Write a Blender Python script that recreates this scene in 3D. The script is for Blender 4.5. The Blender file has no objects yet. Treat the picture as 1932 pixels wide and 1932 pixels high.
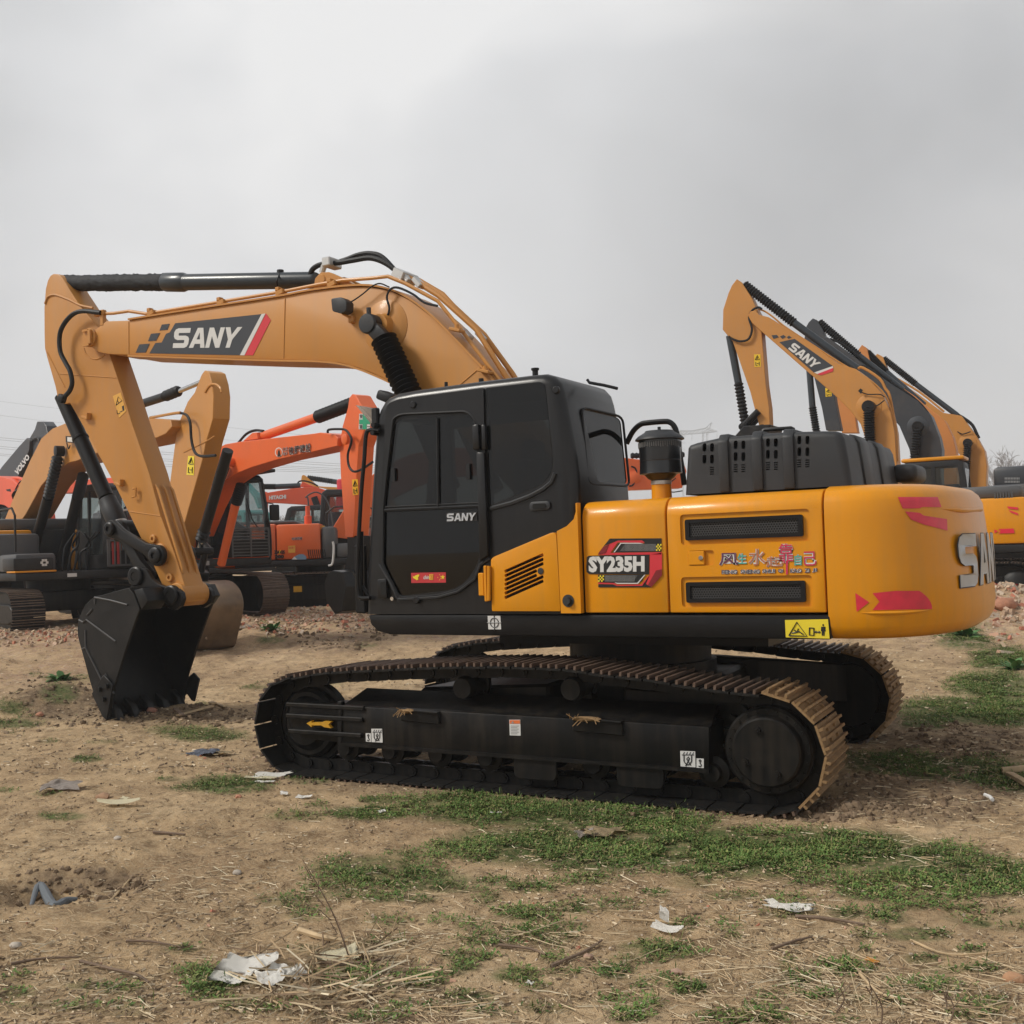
import bpy, bmesh, math, random
import numpy as np
from math import sin, cos, pi, radians
from mathutils import Vector, Matrix, noise, geometry
random.seed(7)
rng = np.random.default_rng(7)
sc = bpy.context.scene
COL = sc.collection
V = Vector

# ------------------------------------------------------------------ camera
F = 2041.8                                   # focal length for a 1932 px wide frame
CAM = V((3.5387, -8.3105, 1.7182))
_yaw, _pit, _rol = .5156, .0339, .0343
FW = V((-sin(_yaw)*cos(_pit), cos(_yaw)*cos(_pit), sin(_pit)))
_r = V((cos(_yaw), sin(_yaw), 0)); _u = _r.cross(FW)
RT = cos(_rol)*_r - sin(_rol)*_u
UP = sin(_rol)*_r + cos(_rol)*_u
cam = bpy.data.cameras.new('camera'); camo = bpy.data.objects.new('camera', cam); COL.objects.link(camo)
cam.sensor_width = 36; cam.lens = 36*F/1932; cam.clip_start = .1; cam.clip_end = 3000
camo.matrix_world = Matrix(((RT.x, UP.x, -FW.x, CAM.x), (RT.y, UP.y, -FW.y, CAM.y), (RT.z, UP.z, -FW.z, CAM.z), (0, 0, 0, 1)))
sc.camera = camo

# ------------------------------------------------------------------ world, sun, exposure
SUN_EL, SUN_AZ = radians(42), radians(222)   # azimuth: direction the light comes from, measured from +x
w = bpy.data.worlds.new('World'); sc.world = w; w.use_nodes = True
nt = w.node_tree; nt.nodes.clear()
def N(t, **k):
    n = nt.nodes.new(t)
    for a, b in k.items(): setattr(n, a, b)
    return n
L = nt.links.new
sky = N('ShaderNodeTexSky', sky_type='NISHITA', sun_disc=False, sun_elevation=SUN_EL, sun_rotation=pi/2-SUN_AZ, air_density=1.0, dust_density=3.0)
bg1 = N('ShaderNodeBackground'); bg1.inputs[1].default_value = .05; L(sky.outputs[0], bg1.inputs[0])
tc = N('ShaderNodeTexCoord')
mp = N('ShaderNodeMapping'); mp.inputs['Scale'].default_value = (1.15, 1.15, 1.9); mp.inputs['Location'].default_value = (3.1, .4, .25); L(tc.outputs['Generated'], mp.inputs[0])
n1 = N('ShaderNodeTexNoise'); n1.inputs['Scale'].default_value = 2.1; n1.inputs['Detail'].default_value = 4; n1.inputs['Roughness'].default_value = .44; n1.inputs['Distortion'].default_value = .35; L(mp.outputs[0], n1.inputs[0])
cr = N('ShaderNodeValToRGB'); L(n1.outputs[0], cr.inputs[0])
e = cr.color_ramp.elements
e[0].position = .38; e[0].color = (.176, .179, .183, 1); e[1].position = .62; e[1].color = (.268, .268, .268, 1)
k = cr.color_ramp.elements.new(.5); k.color = (.213, .216, .221, 1)
# thinner cloud, so a brighter patch, upper left of the view
sep = N('ShaderNodeSeparateXYZ'); L(tc.outputs['Generated'], sep.inputs[0])
hz = N('ShaderNodeMapRange'); hz.inputs[1].default_value = 0.0; hz.inputs[2].default_value = .30; hz.inputs[3].default_value = .55; hz.inputs[4].default_value = 0; L(sep.outputs[2], hz.inputs[0])
mxh = N('ShaderNodeMixRGB'); mxh.inputs[2].default_value = (.245, .249, .255, 1); L(hz.outputs[0], mxh.inputs[0]); L(cr.outputs[0], mxh.inputs[1])
_g = (FW + RT*((640-966)/F) + UP*((966-150)/F)).normalized()
vm = N('ShaderNodeVectorMath', operation='DOT_PRODUCT'); vm.inputs[1].default_value = _g; L(tc.outputs['Generated'], vm.inputs[0])
gm = N('ShaderNodeMapRange', interpolation_type='SMOOTHERSTEP'); gm.inputs[1].default_value = .90; gm.inputs[2].default_value = 1.0; gm.inputs[3].default_value = 0; gm.inputs[4].default_value = .09; L(vm.outputs['Value'], gm.inputs[0])
ag = N('ShaderNodeMixRGB', blend_type='ADD'); ag.inputs[0].default_value = 1; L(mxh.outputs[0], ag.inputs[1]); L(gm.outputs[0], ag.inputs[2])
bg2 = N('ShaderNodeBackground'); bg2.inputs[1].default_value = 1.0; L(ag.outputs[0], bg2.inputs[0])
mix = N('ShaderNodeMixShader'); mix.inputs[0].default_value = .97
L(bg1.outputs[0], mix.inputs[1]); L(bg2.outputs[0], mix.inputs[2])
out = N('ShaderNodeOutputWorld'); L(mix.outputs[0], out.inputs[0])
sl = bpy.data.lights.new('sun', 'SUN'); sl.energy = 1.25; sl.angle = radians(14); sl.color = (1, .945, .86)
so = bpy.data.objects.new('sun', sl); COL.objects.link(so); so.location = (0, 0, 30)
sd = V((cos(SUN_AZ)*cos(SUN_EL), sin(SUN_AZ)*cos(SUN_EL), sin(SUN_EL)))
so.rotation_euler = sd.to_track_quat('Z', 'Y').to_euler()
sc.view_settings.view_transform = 'Standard'; sc.view_settings.look = 'None'
sc.view_settings.exposure = 1.33; sc.view_settings.gamma = 1; sc.view_settings.use_curve_mapping = False
sc.cycles.use_denoising = True
sc.cycles.max_bounces = 8; sc.cycles.volume_bounces = 2; sc.cycles.transparent_max_bounces = 12

# ------------------------------------------------------------------ measuring: a traced photo point onto a real plane
def ray(px, py): return FW + RT*((px-966)/F) + UP*((966-py)/F)
def on_plane(px, py, p, n):
    d = ray(px, py); return CAM + d*((p-CAM).dot(n)/d.dot(n))
def U(px, py, y=0.0): return on_plane(px, py, V((0, y, 0)), V((0, 1, 0)))
def UX(px, py, x): return on_plane(px, py, V((x, 0, 0)), V((1, 0, 0)))
def depth_pt(px, py, D): return CAM + ray(px, py)*D
def sstep(a, b, x):
    t = max(0, min(1, (x-a)/(b-a))); return t*t*(3-2*t)

# ------------------------------------------------------------------ materials
MATS = {}
def mat(name, col, rough=.5, metal=0, coat=0, dirt=0, dirtcol=(.20, .15, .10), var=.08, scale=3, bump=0, bscale=60, emit=None, spec=.5, streak=0):
    if name in MATS: return MATS[name]
    m = bpy.data.materials.new(name); m.use_nodes = True; t = m.node_tree; b = t.nodes['Principled BSDF']; MATS[name] = m
    b.inputs['Roughness'].default_value = rough; b.inputs['Metallic'].default_value = metal
    b.inputs['Specular IOR Level'].default_value = spec
    b.inputs['Coat Weight'].default_value = coat; b.inputs['Coat Roughness'].default_value = .12
    tcn = t.nodes.new('ShaderNodeTexCoord'); ln = t.links.new
    nz = t.nodes.new('ShaderNodeTexNoise'); nz.inputs['Scale'].default_value = scale; nz.inputs['Detail'].default_value = 6; ln(tcn.outputs['Object'], nz.inputs[0])
    hs = t.nodes.new('ShaderNodeHueSaturation'); hs.inputs['Color'].default_value = (*col, 1)
    mr = t.nodes.new('ShaderNodeMapRange'); mr.inputs[1].default_value = .3; mr.inputs[2].default_value = .7; mr.inputs[3].default_value = 1-var; mr.inputs[4].default_value = 1+var
    ln(nz.outputs[0], mr.inputs[0]); ln(mr.outputs[0], hs.inputs['Value'])
    csrc = hs.outputs[0]
    if streak:                                  # faint rain streaks in the dust film
        mpp = t.nodes.new('ShaderNodeMapping'); mpp.inputs['Scale'].default_value = (16, 16, .9); ln(tcn.outputs['Object'], mpp.inputs[0])
        ns = t.nodes.new('ShaderNodeTexNoise'); ns.inputs['Scale'].default_value = 1; ns.inputs['Detail'].default_value = 5; ln(mpp.outputs[0], ns.inputs[0])
        ms = t.nodes.new('ShaderNodeMapRange'); ms.inputs[1].default_value = .46; ms.inputs[2].default_value = .66; ms.inputs[4].default_value = streak; ln(ns.outputs[0], ms.inputs[0])
        xs = t.nodes.new('ShaderNodeMixRGB'); xs.inputs[2].default_value = (*dirtcol, 1); ln(ms.outputs[0], xs.inputs[0]); ln(csrc, xs.inputs[1]); csrc = xs.outputs[0]
    if dirt:
        n2 = t.nodes.new('ShaderNodeTexNoise'); n2.inputs['Scale'].default_value = scale*2.3; n2.inputs['Detail'].default_value = 9; n2.inputs['Roughness'].default_value = .68
        ln(tcn.outputs['Object'], n2.inputs[0])
        m2 = t.nodes.new('ShaderNodeMapRange'); m2.inputs[1].default_value = .48; m2.inputs[2].default_value = .72; m2.inputs[3].default_value = 0; m2.inputs[4].default_value = dirt
        ln(n2.outputs[0], m2.inputs[0])
        mx = t.nodes.new('ShaderNodeMixRGB'); mx.inputs[2].default_value = (*dirtcol, 1); ln(m2.outputs[0], mx.inputs[0]); ln(csrc, mx.inputs[1]); csrc = mx.outputs[0]
        m3 = t.nodes.new('ShaderNodeMapRange'); m3.inputs[3].default_value = rough; m3.inputs[4].default_value = min(1, rough+.35); ln(m2.outputs[0], m3.inputs[0]); ln(m3.outputs[0], b.inputs['Roughness'])
    ln(csrc, b.inputs['Base Color'])
    if bump:
        n3 = t.nodes.new('ShaderNodeTexNoise'); n3.inputs['Scale'].default_value = bscale; n3.inputs['Detail'].default_value = 4; ln(tcn.outputs['Object'], n3.inputs[0])
        bp = t.nodes.new('ShaderNodeBump'); bp.inputs['Strength'].default_value = bump; bp.inputs['Distance'].default_value = .01; ln(n3.outputs[0], bp.inputs['Height']); ln(bp.outputs[0], b.inputs['Normal'])
    if emit: b.inputs['Emission Color'].default_value = (*emit, 1); b.inputs['Emission Strength'].default_value = 1
    return m
def glass(name, tint, amount, dif=(.03, .03, .032)):
    m = bpy.data.materials.new(name); m.use_nodes = True; t = m.node_tree; t.nodes.clear(); MATS[name] = m
    o = t.nodes.new('ShaderNodeOutputMaterial'); mx = t.nodes.new('ShaderNodeMixShader'); tr = t.nodes.new('ShaderNodeBsdfTransparent')
    gl = t.nodes.new('ShaderNodeBsdfGlossy'); fr = t.nodes.new('ShaderNodeFresnel'); df = t.nodes.new('ShaderNodeBsdfDiffuse'); mx2 = t.nodes.new('ShaderNodeMixShader')
    tr.inputs[0].default_value = (*tint, 1); gl.inputs['Roughness'].default_value = .02; fr.inputs[0].default_value = 1.5
    df.inputs[0].default_value = (*dif, 1); mx2.inputs[0].default_value = amount
    l = t.links.new
    l(tr.outputs[0], mx2.inputs[1]); l(df.outputs[0], mx2.inputs[2])
    l(fr.outputs[0], mx.inputs[0]); l(mx2.outputs[0], mx.inputs[1]); l(gl.outputs[0], mx.inputs[2]); l(mx.outputs[0], o.inputs[0])
    return m
YEL = mat('yellow_paint', (.69, .270, .003), .38, coat=.22, dirt=.10, dirtcol=(.40, .22, .05), var=.05, scale=1.2, spec=.3, streak=.16)
BOOMY = mat('boom_paint', (.50, .225, .050), .45, coat=.12, dirt=.14, dirtcol=(.36, .22, .11), var=.05, scale=1.2, spec=.35, streak=.14)
BLK = mat('black_paint', (.007, .007, .008), .42, coat=.05, dirt=.2, dirtcol=(.03, .027, .023), var=.15, scale=2, spec=.25)
SATIN = mat('satin_black_cab', (.0065, .0068, .008), .33, coat=.12, dirt=.08, dirtcol=(.04, .037, .034), var=.10, scale=1.5, spec=.35, streak=.10)
CHAS = mat('chassis_black', (.0050, .0050, .0053), .42, dirt=.30, dirtcol=(.034, .027, .020), var=.2, scale=2.5, spec=.24, streak=.35)
PLAS = mat('dark_grey_plastic', (.026, .028, .032), .5, dirt=.2, dirtcol=(.06, .056, .05), var=.08, scale=2.5, bump=.05, bscale=200, spec=.4)
RUBB = mat('black_rubber', (.009, .010, .012), .55, var=.1, bump=.2, bscale=90, spec=.3)
CYL = mat('cylinder_slate', (.022, .029, .037), .35, coat=.2, var=.04, spec=.4)
SHOE = mat('track_shoe_black', (.008, .008, .008), .55, dirt=.5, dirtcol=(.045, .032, .023), var=.2, scale=5, bump=.3, bscale=40, spec=.25)
GROUS = mat('worn_rusty_edge', (.115, .074, .054), .45, dirt=.5, dirtcol=(.14, .095, .06), var=.25, scale=8)
MUD = mat('dry_mud', (.27, .165, .075), .9, dirt=.5, dirtcol=(.10, .06, .03), var=.25, scale=7, bump=.8, bscale=45)
CHROME = mat('chrome', (.62, .62, .62), .16, metal=1, var=.02)
STEEL = mat('brushed_steel', (.46, .47, .48), .40, metal=.6, var=.06, scale=9)
ALU = mat('galvanised_clamp', (.55, .55, .54), .4, metal=.5)
DEC_K = mat('decal_charcoal', (.030, .035, .045), .45, var=.03)
DEC_B = mat('decal_black', (.010, .010, .011), .4, var=.03)
DEC_W = mat('decal_white', (.62, .62, .61), .5, var=.03)
DEC_R = mat('decal_red', (.60, .030, .045), .4, var=.03)
REFL = mat('reflective_red', (.66, .018, .050), .35, coat=.3, var=.10, scale=14)
DEC_DR = mat('decal_dark_red', (.20, .012, .016), .4, var=.03)
DEC_Y = mat('decal_yellow', (.78, .62, .03), .45, var=.03)
DEC_G = mat('decal_green', (.02, .30, .16), .5, var=.03)
DEC_GR = mat('decal_grey', (.30, .30, .30), .5, var=.03)
DEC_O = mat('decal_orange', (.70, .16, .04), .5, var=.03)
ARROW = mat('arrow_yellow', (.52, .27, .01), .5, dirt=.2)
BRONZE = mat('decal_amber', (.68, .36, .06), .5, var=.03)
HOLE = mat('hole_black', (.004, .004, .004), .9)
GLS = glass('tinted_glass', (.17, .18, .175), .12, (.012, .012, .013))
GLS2 = glass('sky_grey_glass', (.70, .77, .76), .22, (.16, .18, .18))  # sky showing in these panes is mixed in as a grey diffuse colour
CHR_R = mat('print_crimson', (.55, .025, .09), .5); CHR_T = mat('print_teal', (.05, .40, .34), .5); CHR_P = mat('print_plum', (.10, .03, .09), .5); CHR_B = mat('print_rust', (.46, .16, .08), .5)

# ------------------------------------------------------------------ mesh helpers
def finish(bm, name, m, parent=None, ang=32, loc=None):
    bmesh.ops.recalc_face_normals(bm, faces=bm.faces)
    ca = radians(ang)
    for e_ in bm.edges:
        e_.smooth = not (len(e_.link_faces) == 2 and e_.calc_face_angle(0) > ca)
    for f in bm.faces: f.smooth = True
    me = bpy.data.meshes.new(name); bm.to_mesh(me); bm.free()
    return link(name, me, m, parent)
def link(name, me, m, parent=None):
    o = bpy.data.objects.new(name, me); COL.objects.link(o)
    if m is not None:
        me.materials.clear()
        for q in (m if isinstance(m, (list, tuple)) else [m]): me.materials.append(q)
    if parent is not None: adopt(o, parent)
    return o
def wm(o):
    return (wm(o.parent) @ o.matrix_parent_inverse if o.parent else Matrix()) @ o.matrix_basis
def adopt(o, parent):
    o.parent = parent; o.matrix_parent_inverse = wm(parent).inverted()
def thing(name, label, cat, loc=(0, 0, 0), rz=0, group=None):
    o = bpy.data.objects.new(name, None); COL.objects.link(o); o.location = loc; o.rotation_euler = (0, 0, rz); o.empty_display_size = .3
    return tag(o, label, cat, group)
def tag(o, label, cat, group=None):
    o['label'] = label; o['category'] = cat
    if group: o['group'] = group
    return o
def prism(bm, loop, vec, bev=0, seg=2, sharp=30, edge_ok=None):
    """solid from a planar loop pushed along vec; outline edges of both caps and sharp corners bevelled"""
    a = [bm.verts.new(p) for p in loop]; b = [bm.verts.new(V(p)+V(vec)) for p in loop]; n = len(loop)
    fs = [bm.faces.new(a), bm.faces.new(b[::-1])]
    for i in range(n): fs.append(bm.faces.new((a[(i+1) % n], a[i], b[i], b[(i+1) % n])))
    bmesh.ops.recalc_face_normals(bm, faces=fs)
    if bev:
        es = set(fs[0].edges) | set(fs[1].edges)
        for f in fs[2:]:
            for e_ in f.edges:
                if e_.calc_face_angle(0) > radians(sharp): es.add(e_)
        es = [e_ for e_ in es if edge_ok is None or edge_ok(e_)]
        bmesh.ops.bevel(bm, geom=es, offset=bev, segments=seg, profile=.5, affect='EDGES', clamp_overlap=True)
def box(bm, c, s, rot=None, bev=0, seg=1):
    """axis box, centre c, full size s, optional Matrix rotation"""
    M = Matrix.Translation(V(c)) @ (rot.to_4x4() if rot is not None else Matrix()) @ Matrix.Diagonal((*s, 1))
    g = bmesh.ops.create_cube(bm, size=1, matrix=M)
    if bev:
        es = list({e_ for v in g['verts'] for e_ in v.link_edges})
        bmesh.ops.bevel(bm, geom=es, offset=bev, segments=seg, profile=.5, affect='EDGES', clamp_overlap=True)
def basis(d):
    d = V(d).normalized(); q = d.to_track_quat('Z', 'Y'); return q.to_matrix()
def lathe(bm, p0, axis, prof, n=24, cap=True):
    """prof: list of (distance along axis, radius)"""
    B = basis(axis); rings = []
    for t, r in prof:
        rings.append([bm.verts.new(V(p0) + B @ V((r*cos(2*pi*i/n), r*sin(2*pi*i/n), t))) for i in range(n)])
    for a, b in zip(rings, rings[1:]):
        for i in range(n): bm.faces.new((a[i], a[(i+1) % n], b[(i+1) % n], b[i]))
    if cap: bm.faces.new(rings[0][::-1]); bm.faces.new(rings[-1])
def cyl(bm, a, b, r, n=20, ch=0):
    a, b = V(a), V(b); Ln = (b-a).length
    prof = [(0, r), (Ln, r)] if not ch else [(0, r-ch), (ch, r), (Ln-ch, r), (Ln, r-ch)]
    lathe(bm, a, b-a, prof, n)
def smooth_path(pts, k=6):
    pts = [V(p) for p in pts]
    if len(pts) < 3: return pts
    o = []; P = [pts[0]*2-pts[1]] + pts + [pts[-1]*2-pts[-2]]
    for i in range(1, len(P)-2):
        for j in range(k):
            t = j/k; a, b, c, d = P[i-1:i+3]
            o.append(.5*((2*b)+(c-a)*t+(2*a-5*b+4*c-d)*t*t+(3*b-a-3*c+d)*t**3))
    o.append(pts[-1]); return o
def tube(bm, pts, r, n=8, smooth=0, rf=None):
    pts = smooth_path(pts, smooth) if smooth else [V(p) for p in pts]
    up = None; rings = []
    for i, p in enumerate(pts):
        d = (pts[min(i+1, len(pts)-1)]-pts[max(i-1, 0)]).normalized()
        if up is None: up = d.orthogonal().normalized()
        up = (up - d*up.dot(d)).normalized(); s = d.cross(up)
        q = r if rf is None else rf(i/(len(pts)-1))
        rings.append([bm.verts.new(p + up*(q*cos(2*pi*j/n)) + s*(q*sin(2*pi*j/n))) for j in range(n)])
    for a, b in zip(rings, rings[1:]):
        for i in range(n): bm.faces.new((a[i], a[(i+1) % n], b[(i+1) % n], b[i]))
    bm.faces.new(rings[0][::-1]); bm.faces.new(rings[-1])
def bellows(bm, a, b, r0, r1, folds, n=20):
    a, b = V(a), V(b); Ln = (b-a).length; prof = []
    for i in range(folds*2+1): prof.append((Ln*i/(folds*2), r1 if i % 2 else r0))
    lathe(bm, a, b-a, prof, n)
def rounded(pts, r, k=4):
    """round the corners of a 2D/3D closed loop; r one value or list"""
    o = []; n = len(pts)
    for i in range(n):
        p = V(pts[i]); a = V(pts[i-1]); b = V(pts[(i+1) % n]); rr = r[i] if isinstance(r, (list, tuple)) else r
        if rr <= 0: o.append(p); continue
        da = a-p; db = b-p; q = min(rr, da.length*.45, db.length*.45)
        s = p+da.normalized()*q; t = p+db.normalized()*q
        for j in range(k+1):
            u = j/k; o.append(s*(1-u)**2 + p*(2*u*(1-u)) + t*u*u)
    return o
def flat(bm, loops, f, nrm, t, sub=0):
    """thin solid from 2D loops (first outer, rest holes) mapped by f to 3D, thickness t along nrm"""
    pv = [[V((p[0], p[1], 0)) for p in l] for l in loops]
    tris = geometry.tessellate_polygon(pv); pts = [p for l in pv for p in l]; nrm = V(nrm)
    P = [f(p.x, p.y) for p in pts]
    a = [bm.verts.new(p+nrm*t) for p in P]; b = [bm.verts.new(p) for p in P]
    for i, j, k_ in tris:
        try: bm.faces.new((a[i], a[j], a[k_])); bm.faces.new((b[k_], b[j], b[i]))
        except ValueError: pass
    o = 0
    for l in pv:
        n = len(l)
        for i in range(n):
            i0, i1 = o+i, o+(i+1) % n
            try: bm.faces.new((a[i0], a[i1], b[i1], b[i0]))
            except ValueError: pass
        o += n
def quad(tl, tr, br, bl):
    def f(u, v):                              # v up
        x = (1-u)*((1-v)*bl[0]+v*tl[0]) + u*((1-v)*br[0]+v*tr[0]); y = (1-u)*((1-v)*bl[1]+v*tl[1]) + u*((1-v)*br[1]+v*tr[1]); return x, y
    return f
BLOCK = {'S': ([[(1, 1), (.25, 1), (.08, .94), (0, .8), (0, .58), (.08, .46), (.25, .40), (.68, .40), (.71, .37), (.71, .27), (.68, .24), (0, .24), (0, 0), (.75, 0), (.92, .06), (1, .2), (1, .44), (.92, .56), (.75, .62), (.32, .62), (.29, .65), (.29, .73), (.32, .76), (1, .76)]], 1.08),
         'A': ([[(0, 0), (.36, 1), (.70, 1), (1.06, 0), (.77, 0), (.71, .2), (.35, .2), (.29, 0)], [(.42, .42), (.53, .78), (.64, .42)]], 1.10),
         'N': ([[(0, 0), (0, 1), (.27, 1), (.68, .42), (.68, 1), (.95, 1), (.95, 0), (.68, 0), (.27, .58), (.27, 0)]], .99),
         'Y': ([[(0, 1), (.3, 1), (.52, .62), (.74, 1), (1.04, 1), (.66, .4), (.66, 0), (.38, 0), (.38, .4)]], 1.04)}
def block_word(bm, word, f, nrm, t):
    tot = sum(BLOCK[c][1] for c in word)-.04; x = 0
    for c in word:
        ls, adv = BLOCK[c]; x0 = x
        flat(bm, [[((p[0]+x0)/tot, p[1]) for p in l] for l in ls], f, nrm, t); x += adv
_tcache = {}
def glyphs(s, bold=0.0, res=2):
    if (s, bold) in _tcache: return _tcache[(s, bold)]
    c = bpy.data.curves.new('lettering', 'FONT'); c.body = s; c.resolution_u = res; c.offset = bold
    o = bpy.data.objects.new('lettering', c); COL.objects.link(o)
    dg = bpy.context.evaluated_depsgraph_get(); me = bpy.data.meshes.new_from_object(o.evaluated_get(dg))
    vs = [(v.co.x, v.co.y) for v in me.vertices]; fs = [list(p.vertices) for p in me.polygons]
    bpy.data.objects.remove(o); bpy.data.curves.remove(c); bpy.data.meshes.remove(me)
    x0 = min(v[0] for v in vs); x1 = max(v[0] for v in vs); y0 = min(v[1] for v in vs); y1 = max(v[1] for v in vs)
    vs = [((a-x0)/(x1-x0), (b-y0)/(y1-y0)) for a, b in vs]
    _tcache[(s, bold)] = (vs, fs); return vs, fs
def text(bm, s, f, nrm, off, bold=0.0):
    """flat print: glyphs stretched to the unit square of f, lying off along nrm"""
    vs, fs = glyphs(s, bold); vv = [bm.verts.new(f(*v)+V(nrm)*off) for v in vs]
    for p in fs:
        try: bm.faces.new([vv[i] for i in p])
        except ValueError: pass
def to_mesh(bm):
    me = bpy.data.meshes.new('tmp'); bm.to_mesh(me); bm.free(); return me
def carve(bm, cutters):
    """boolean difference of bm with a list of bmesh cutters -> bmesh"""
    bmesh.ops.recalc_face_normals(bm, faces=bm.faces)
    o = bpy.data.objects.new('work', to_mesh(bm)); COL.objects.link(o); tmp = []
    for c in cutters:
        bmesh.ops.recalc_face_normals(c, faces=c.faces)
        q = bpy.data.objects.new('work', to_mesh(c)); COL.objects.link(q); tmp.append(q)
        md = o.modifiers.new('b', 'BOOLEAN'); md.operation = 'DIFFERENCE'; md.object = q; md.solver = 'EXACT'
    me = bpy.data.meshes.new_from_object(o.evaluated_get(bpy.context.evaluated_depsgraph_get()))
    for q in tmp+[o]: bpy.data.objects.remove(q)
    r = bmesh.new(); r.from_mesh(me); bpy.data.meshes.remove(me); return r
def nb(): return bmesh.new()
# ================================================================== the near excavator
EX = thing('excavator', 'large yellow and black excavator in the foreground with its bucket resting on the dirt', 'excavator', (0, 0, 0))
YN = -1.365                                   # plane of its near side
NY = V((0, -1, 0))
ZS, ZB, ZT = 1.234, 1.088, 2.05
ZU = V((0, 0, 1))
def px3(L_, y=YN): return [U(p[0], p[1], y) for p in L_]
def c1(x, y): return (55.92+x*.25326, 454.36+y*.25326)
def c2(x, y): return (524.26+x*.25326, 454.36+y*.25326)
def c3(x, y): return (664.06+x*.28944, 664.06+y*.28944)
def c4(x, y): return (908.71+x*.25326, 873.76+y*.25326)
def c0(x, y): return (x*.25326, 664.06+y*.25326)
def cb(x, y): return (139.8+x*.16283, 1048.5+y*.16283)
def ctl(x, y): return (454.35+x*.32562, 1153.36+y*.32562)
def ctr(x, y): return (1048.51+x*.3618, 1153.36+y*.3618)
def chd(x, y): return (1272.2+x*.17367, 754.93+y*.17367)
def cpf(x, y): return (1160.35+x*.14473, 768.91+y*.14473)
def crr(x, y): return (1537.8+x*.20406, 894.73+y*.20406)

def decal(bm, pts, y, t=.002, fr=None):
    flat(bm, [pts] if not isinstance(pts[0][0], (tuple, list)) else pts, lambda a, b: U(*(fr(a, b) if fr else (a, b)), y), NY, t)

# ---- undercarriage ------------------------------------------------
TH, TCX, TZ = .0333, -.382, -.0198
def tw(s, y, z):                              # track frame -> world
    return V((cos(TH)*(s+TCX)-sin(TH)*y, sin(TH)*(s+TCX)+cos(TH)*y, z+TZ))
TN = V((-sin(TH), cos(TH), 0)); TD = V((cos(TH), sin(TH), 0))
def tpx(px, py, y):                           # photo point on the track-frame plane y -> (s, z)
    q = on_plane(px, py, tw(0, y, 0), TN); q = q - tw(0, 0, 0); return (q.dot(TD), q.z)
TL, TR, TB, TW = -2.357, 2.187, .766, .60
RC = TB/2
def track_path():
    cl, cr_ = TL+RC, TR-RC
    P = [(s, 0.0) for s in np.linspace(cl, cr_, 30)]
    P += [(cr_+RC*sin(a), RC-RC*cos(a)) for a in np.linspace(0, pi*.93, 16)[1:]]
    top = [tpx(*p, -1.59) for p in [(1465, 1313), (1411, 1309), (1349, 1302), (1284, 1293), (1230, 1283), (1121, 1271), (1067, 1262), (943, 1257.5), (822, 1258.5), (702, 1264), (612, 1268.5)]]
    top = [(max(min(s, cr_-.02), cl+.02), z-.0) for s, z in top]
    P += top
    P += [(cl-RC*sin(a), RC+RC*cos(a)) for a in np.linspace(pi*.06, pi, 16)]
    return P
def resample(P, n):
    P = [V((a, b)) for a, b in P]; P.append(P[0]); d = [0]
    for a, b in zip(P, P[1:]): d.append(d[-1]+(b-a).length)
    o = []
    for i in range(n):
        t = d[-1]*(i+.5)/n; j = max(k_ for k_ in range(len(d)-1) if d[k_] <= t); u = (t-d[j])/max(1e-6, d[j+1]-d[j])
        o.append((P[j].lerp(P[j+1], u), d[-1]/n))
    eps = []
    for i, (p, h) in enumerate(o):
        q = (o[(i+1) % n][0]-o[i-1][0]).normalized(); eps.append((p, q, h))
    return eps
def shoe_mesh(pitch, width, name, m2, bars=3, hb=.028):
    bm = nb(); w2 = width/2
    box(bm, (0, 0, -.008), (pitch*.93, width, .016))
    for f in bm.faces: f.material_index = 0
    k0 = len(bm.faces)
    for i in range(bars):
        x = (-.5+(i+.5)/bars)*pitch*.9
        box(bm, (x, 0, hb*.5+.0005), (.016, width*.995, hb))
    bm.faces.ensure_lookup_table()
    for f in bm.faces[k0:]: f.material_index = 1
    k0 = len(bm.faces)
    for y_ in (-.1, .1):                       # bolt heads
        for x in (-.033, .033): box(bm, (x*pitch/.19, y_, .008), (.022, .022, .016))
    me = bpy.data.meshes.new(name)
    for e_ in bm.edges: e_.smooth = False
    bm.to_mesh(me); bm.free()
    for q in m2: me.materials.append(q)
    return me
def link_mesh(pitch, name, m):
    bm = nb()
    for y_ in (-.085, .085):
        lp = rounded([(-pitch*.62, y_, -.018), (pitch*.5, y_, -.018), (pitch*.6, y_, -.06), (pitch*.45, y_, -.105), (-pitch*.5, y_, -.105), (-pitch*.66, y_, -.06)], .02, 2)
        prism(bm, [V(p)-V((0, .016, 0)) for p in lp], (0, .032, 0))
        cyl(bm, (-pitch*.5, y_-.03, -.06), (-pitch*.5, y_+.03, -.06), .036, 10)
    cyl(bm, (-pitch*.5, -.12, -.06), (-pitch*.5, .12, -.06), .02, 8)
    me = bpy.data.meshes.new(name)
    for e_ in bm.edges: e_.smooth = False
    bm.to_mesh(me); bm.free(); me.materials.append(m); return me
SM = shoe_mesh(.19, TW, 'track_shoe', (SHOE, GROUS)); SMM = shoe_mesh(.19, TW, 'muddy_track_shoe', (MUD, MUD)); LM = link_mesh(.19, 'track_link', CHAS)
samples = resample(track_path(), 50)
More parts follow.
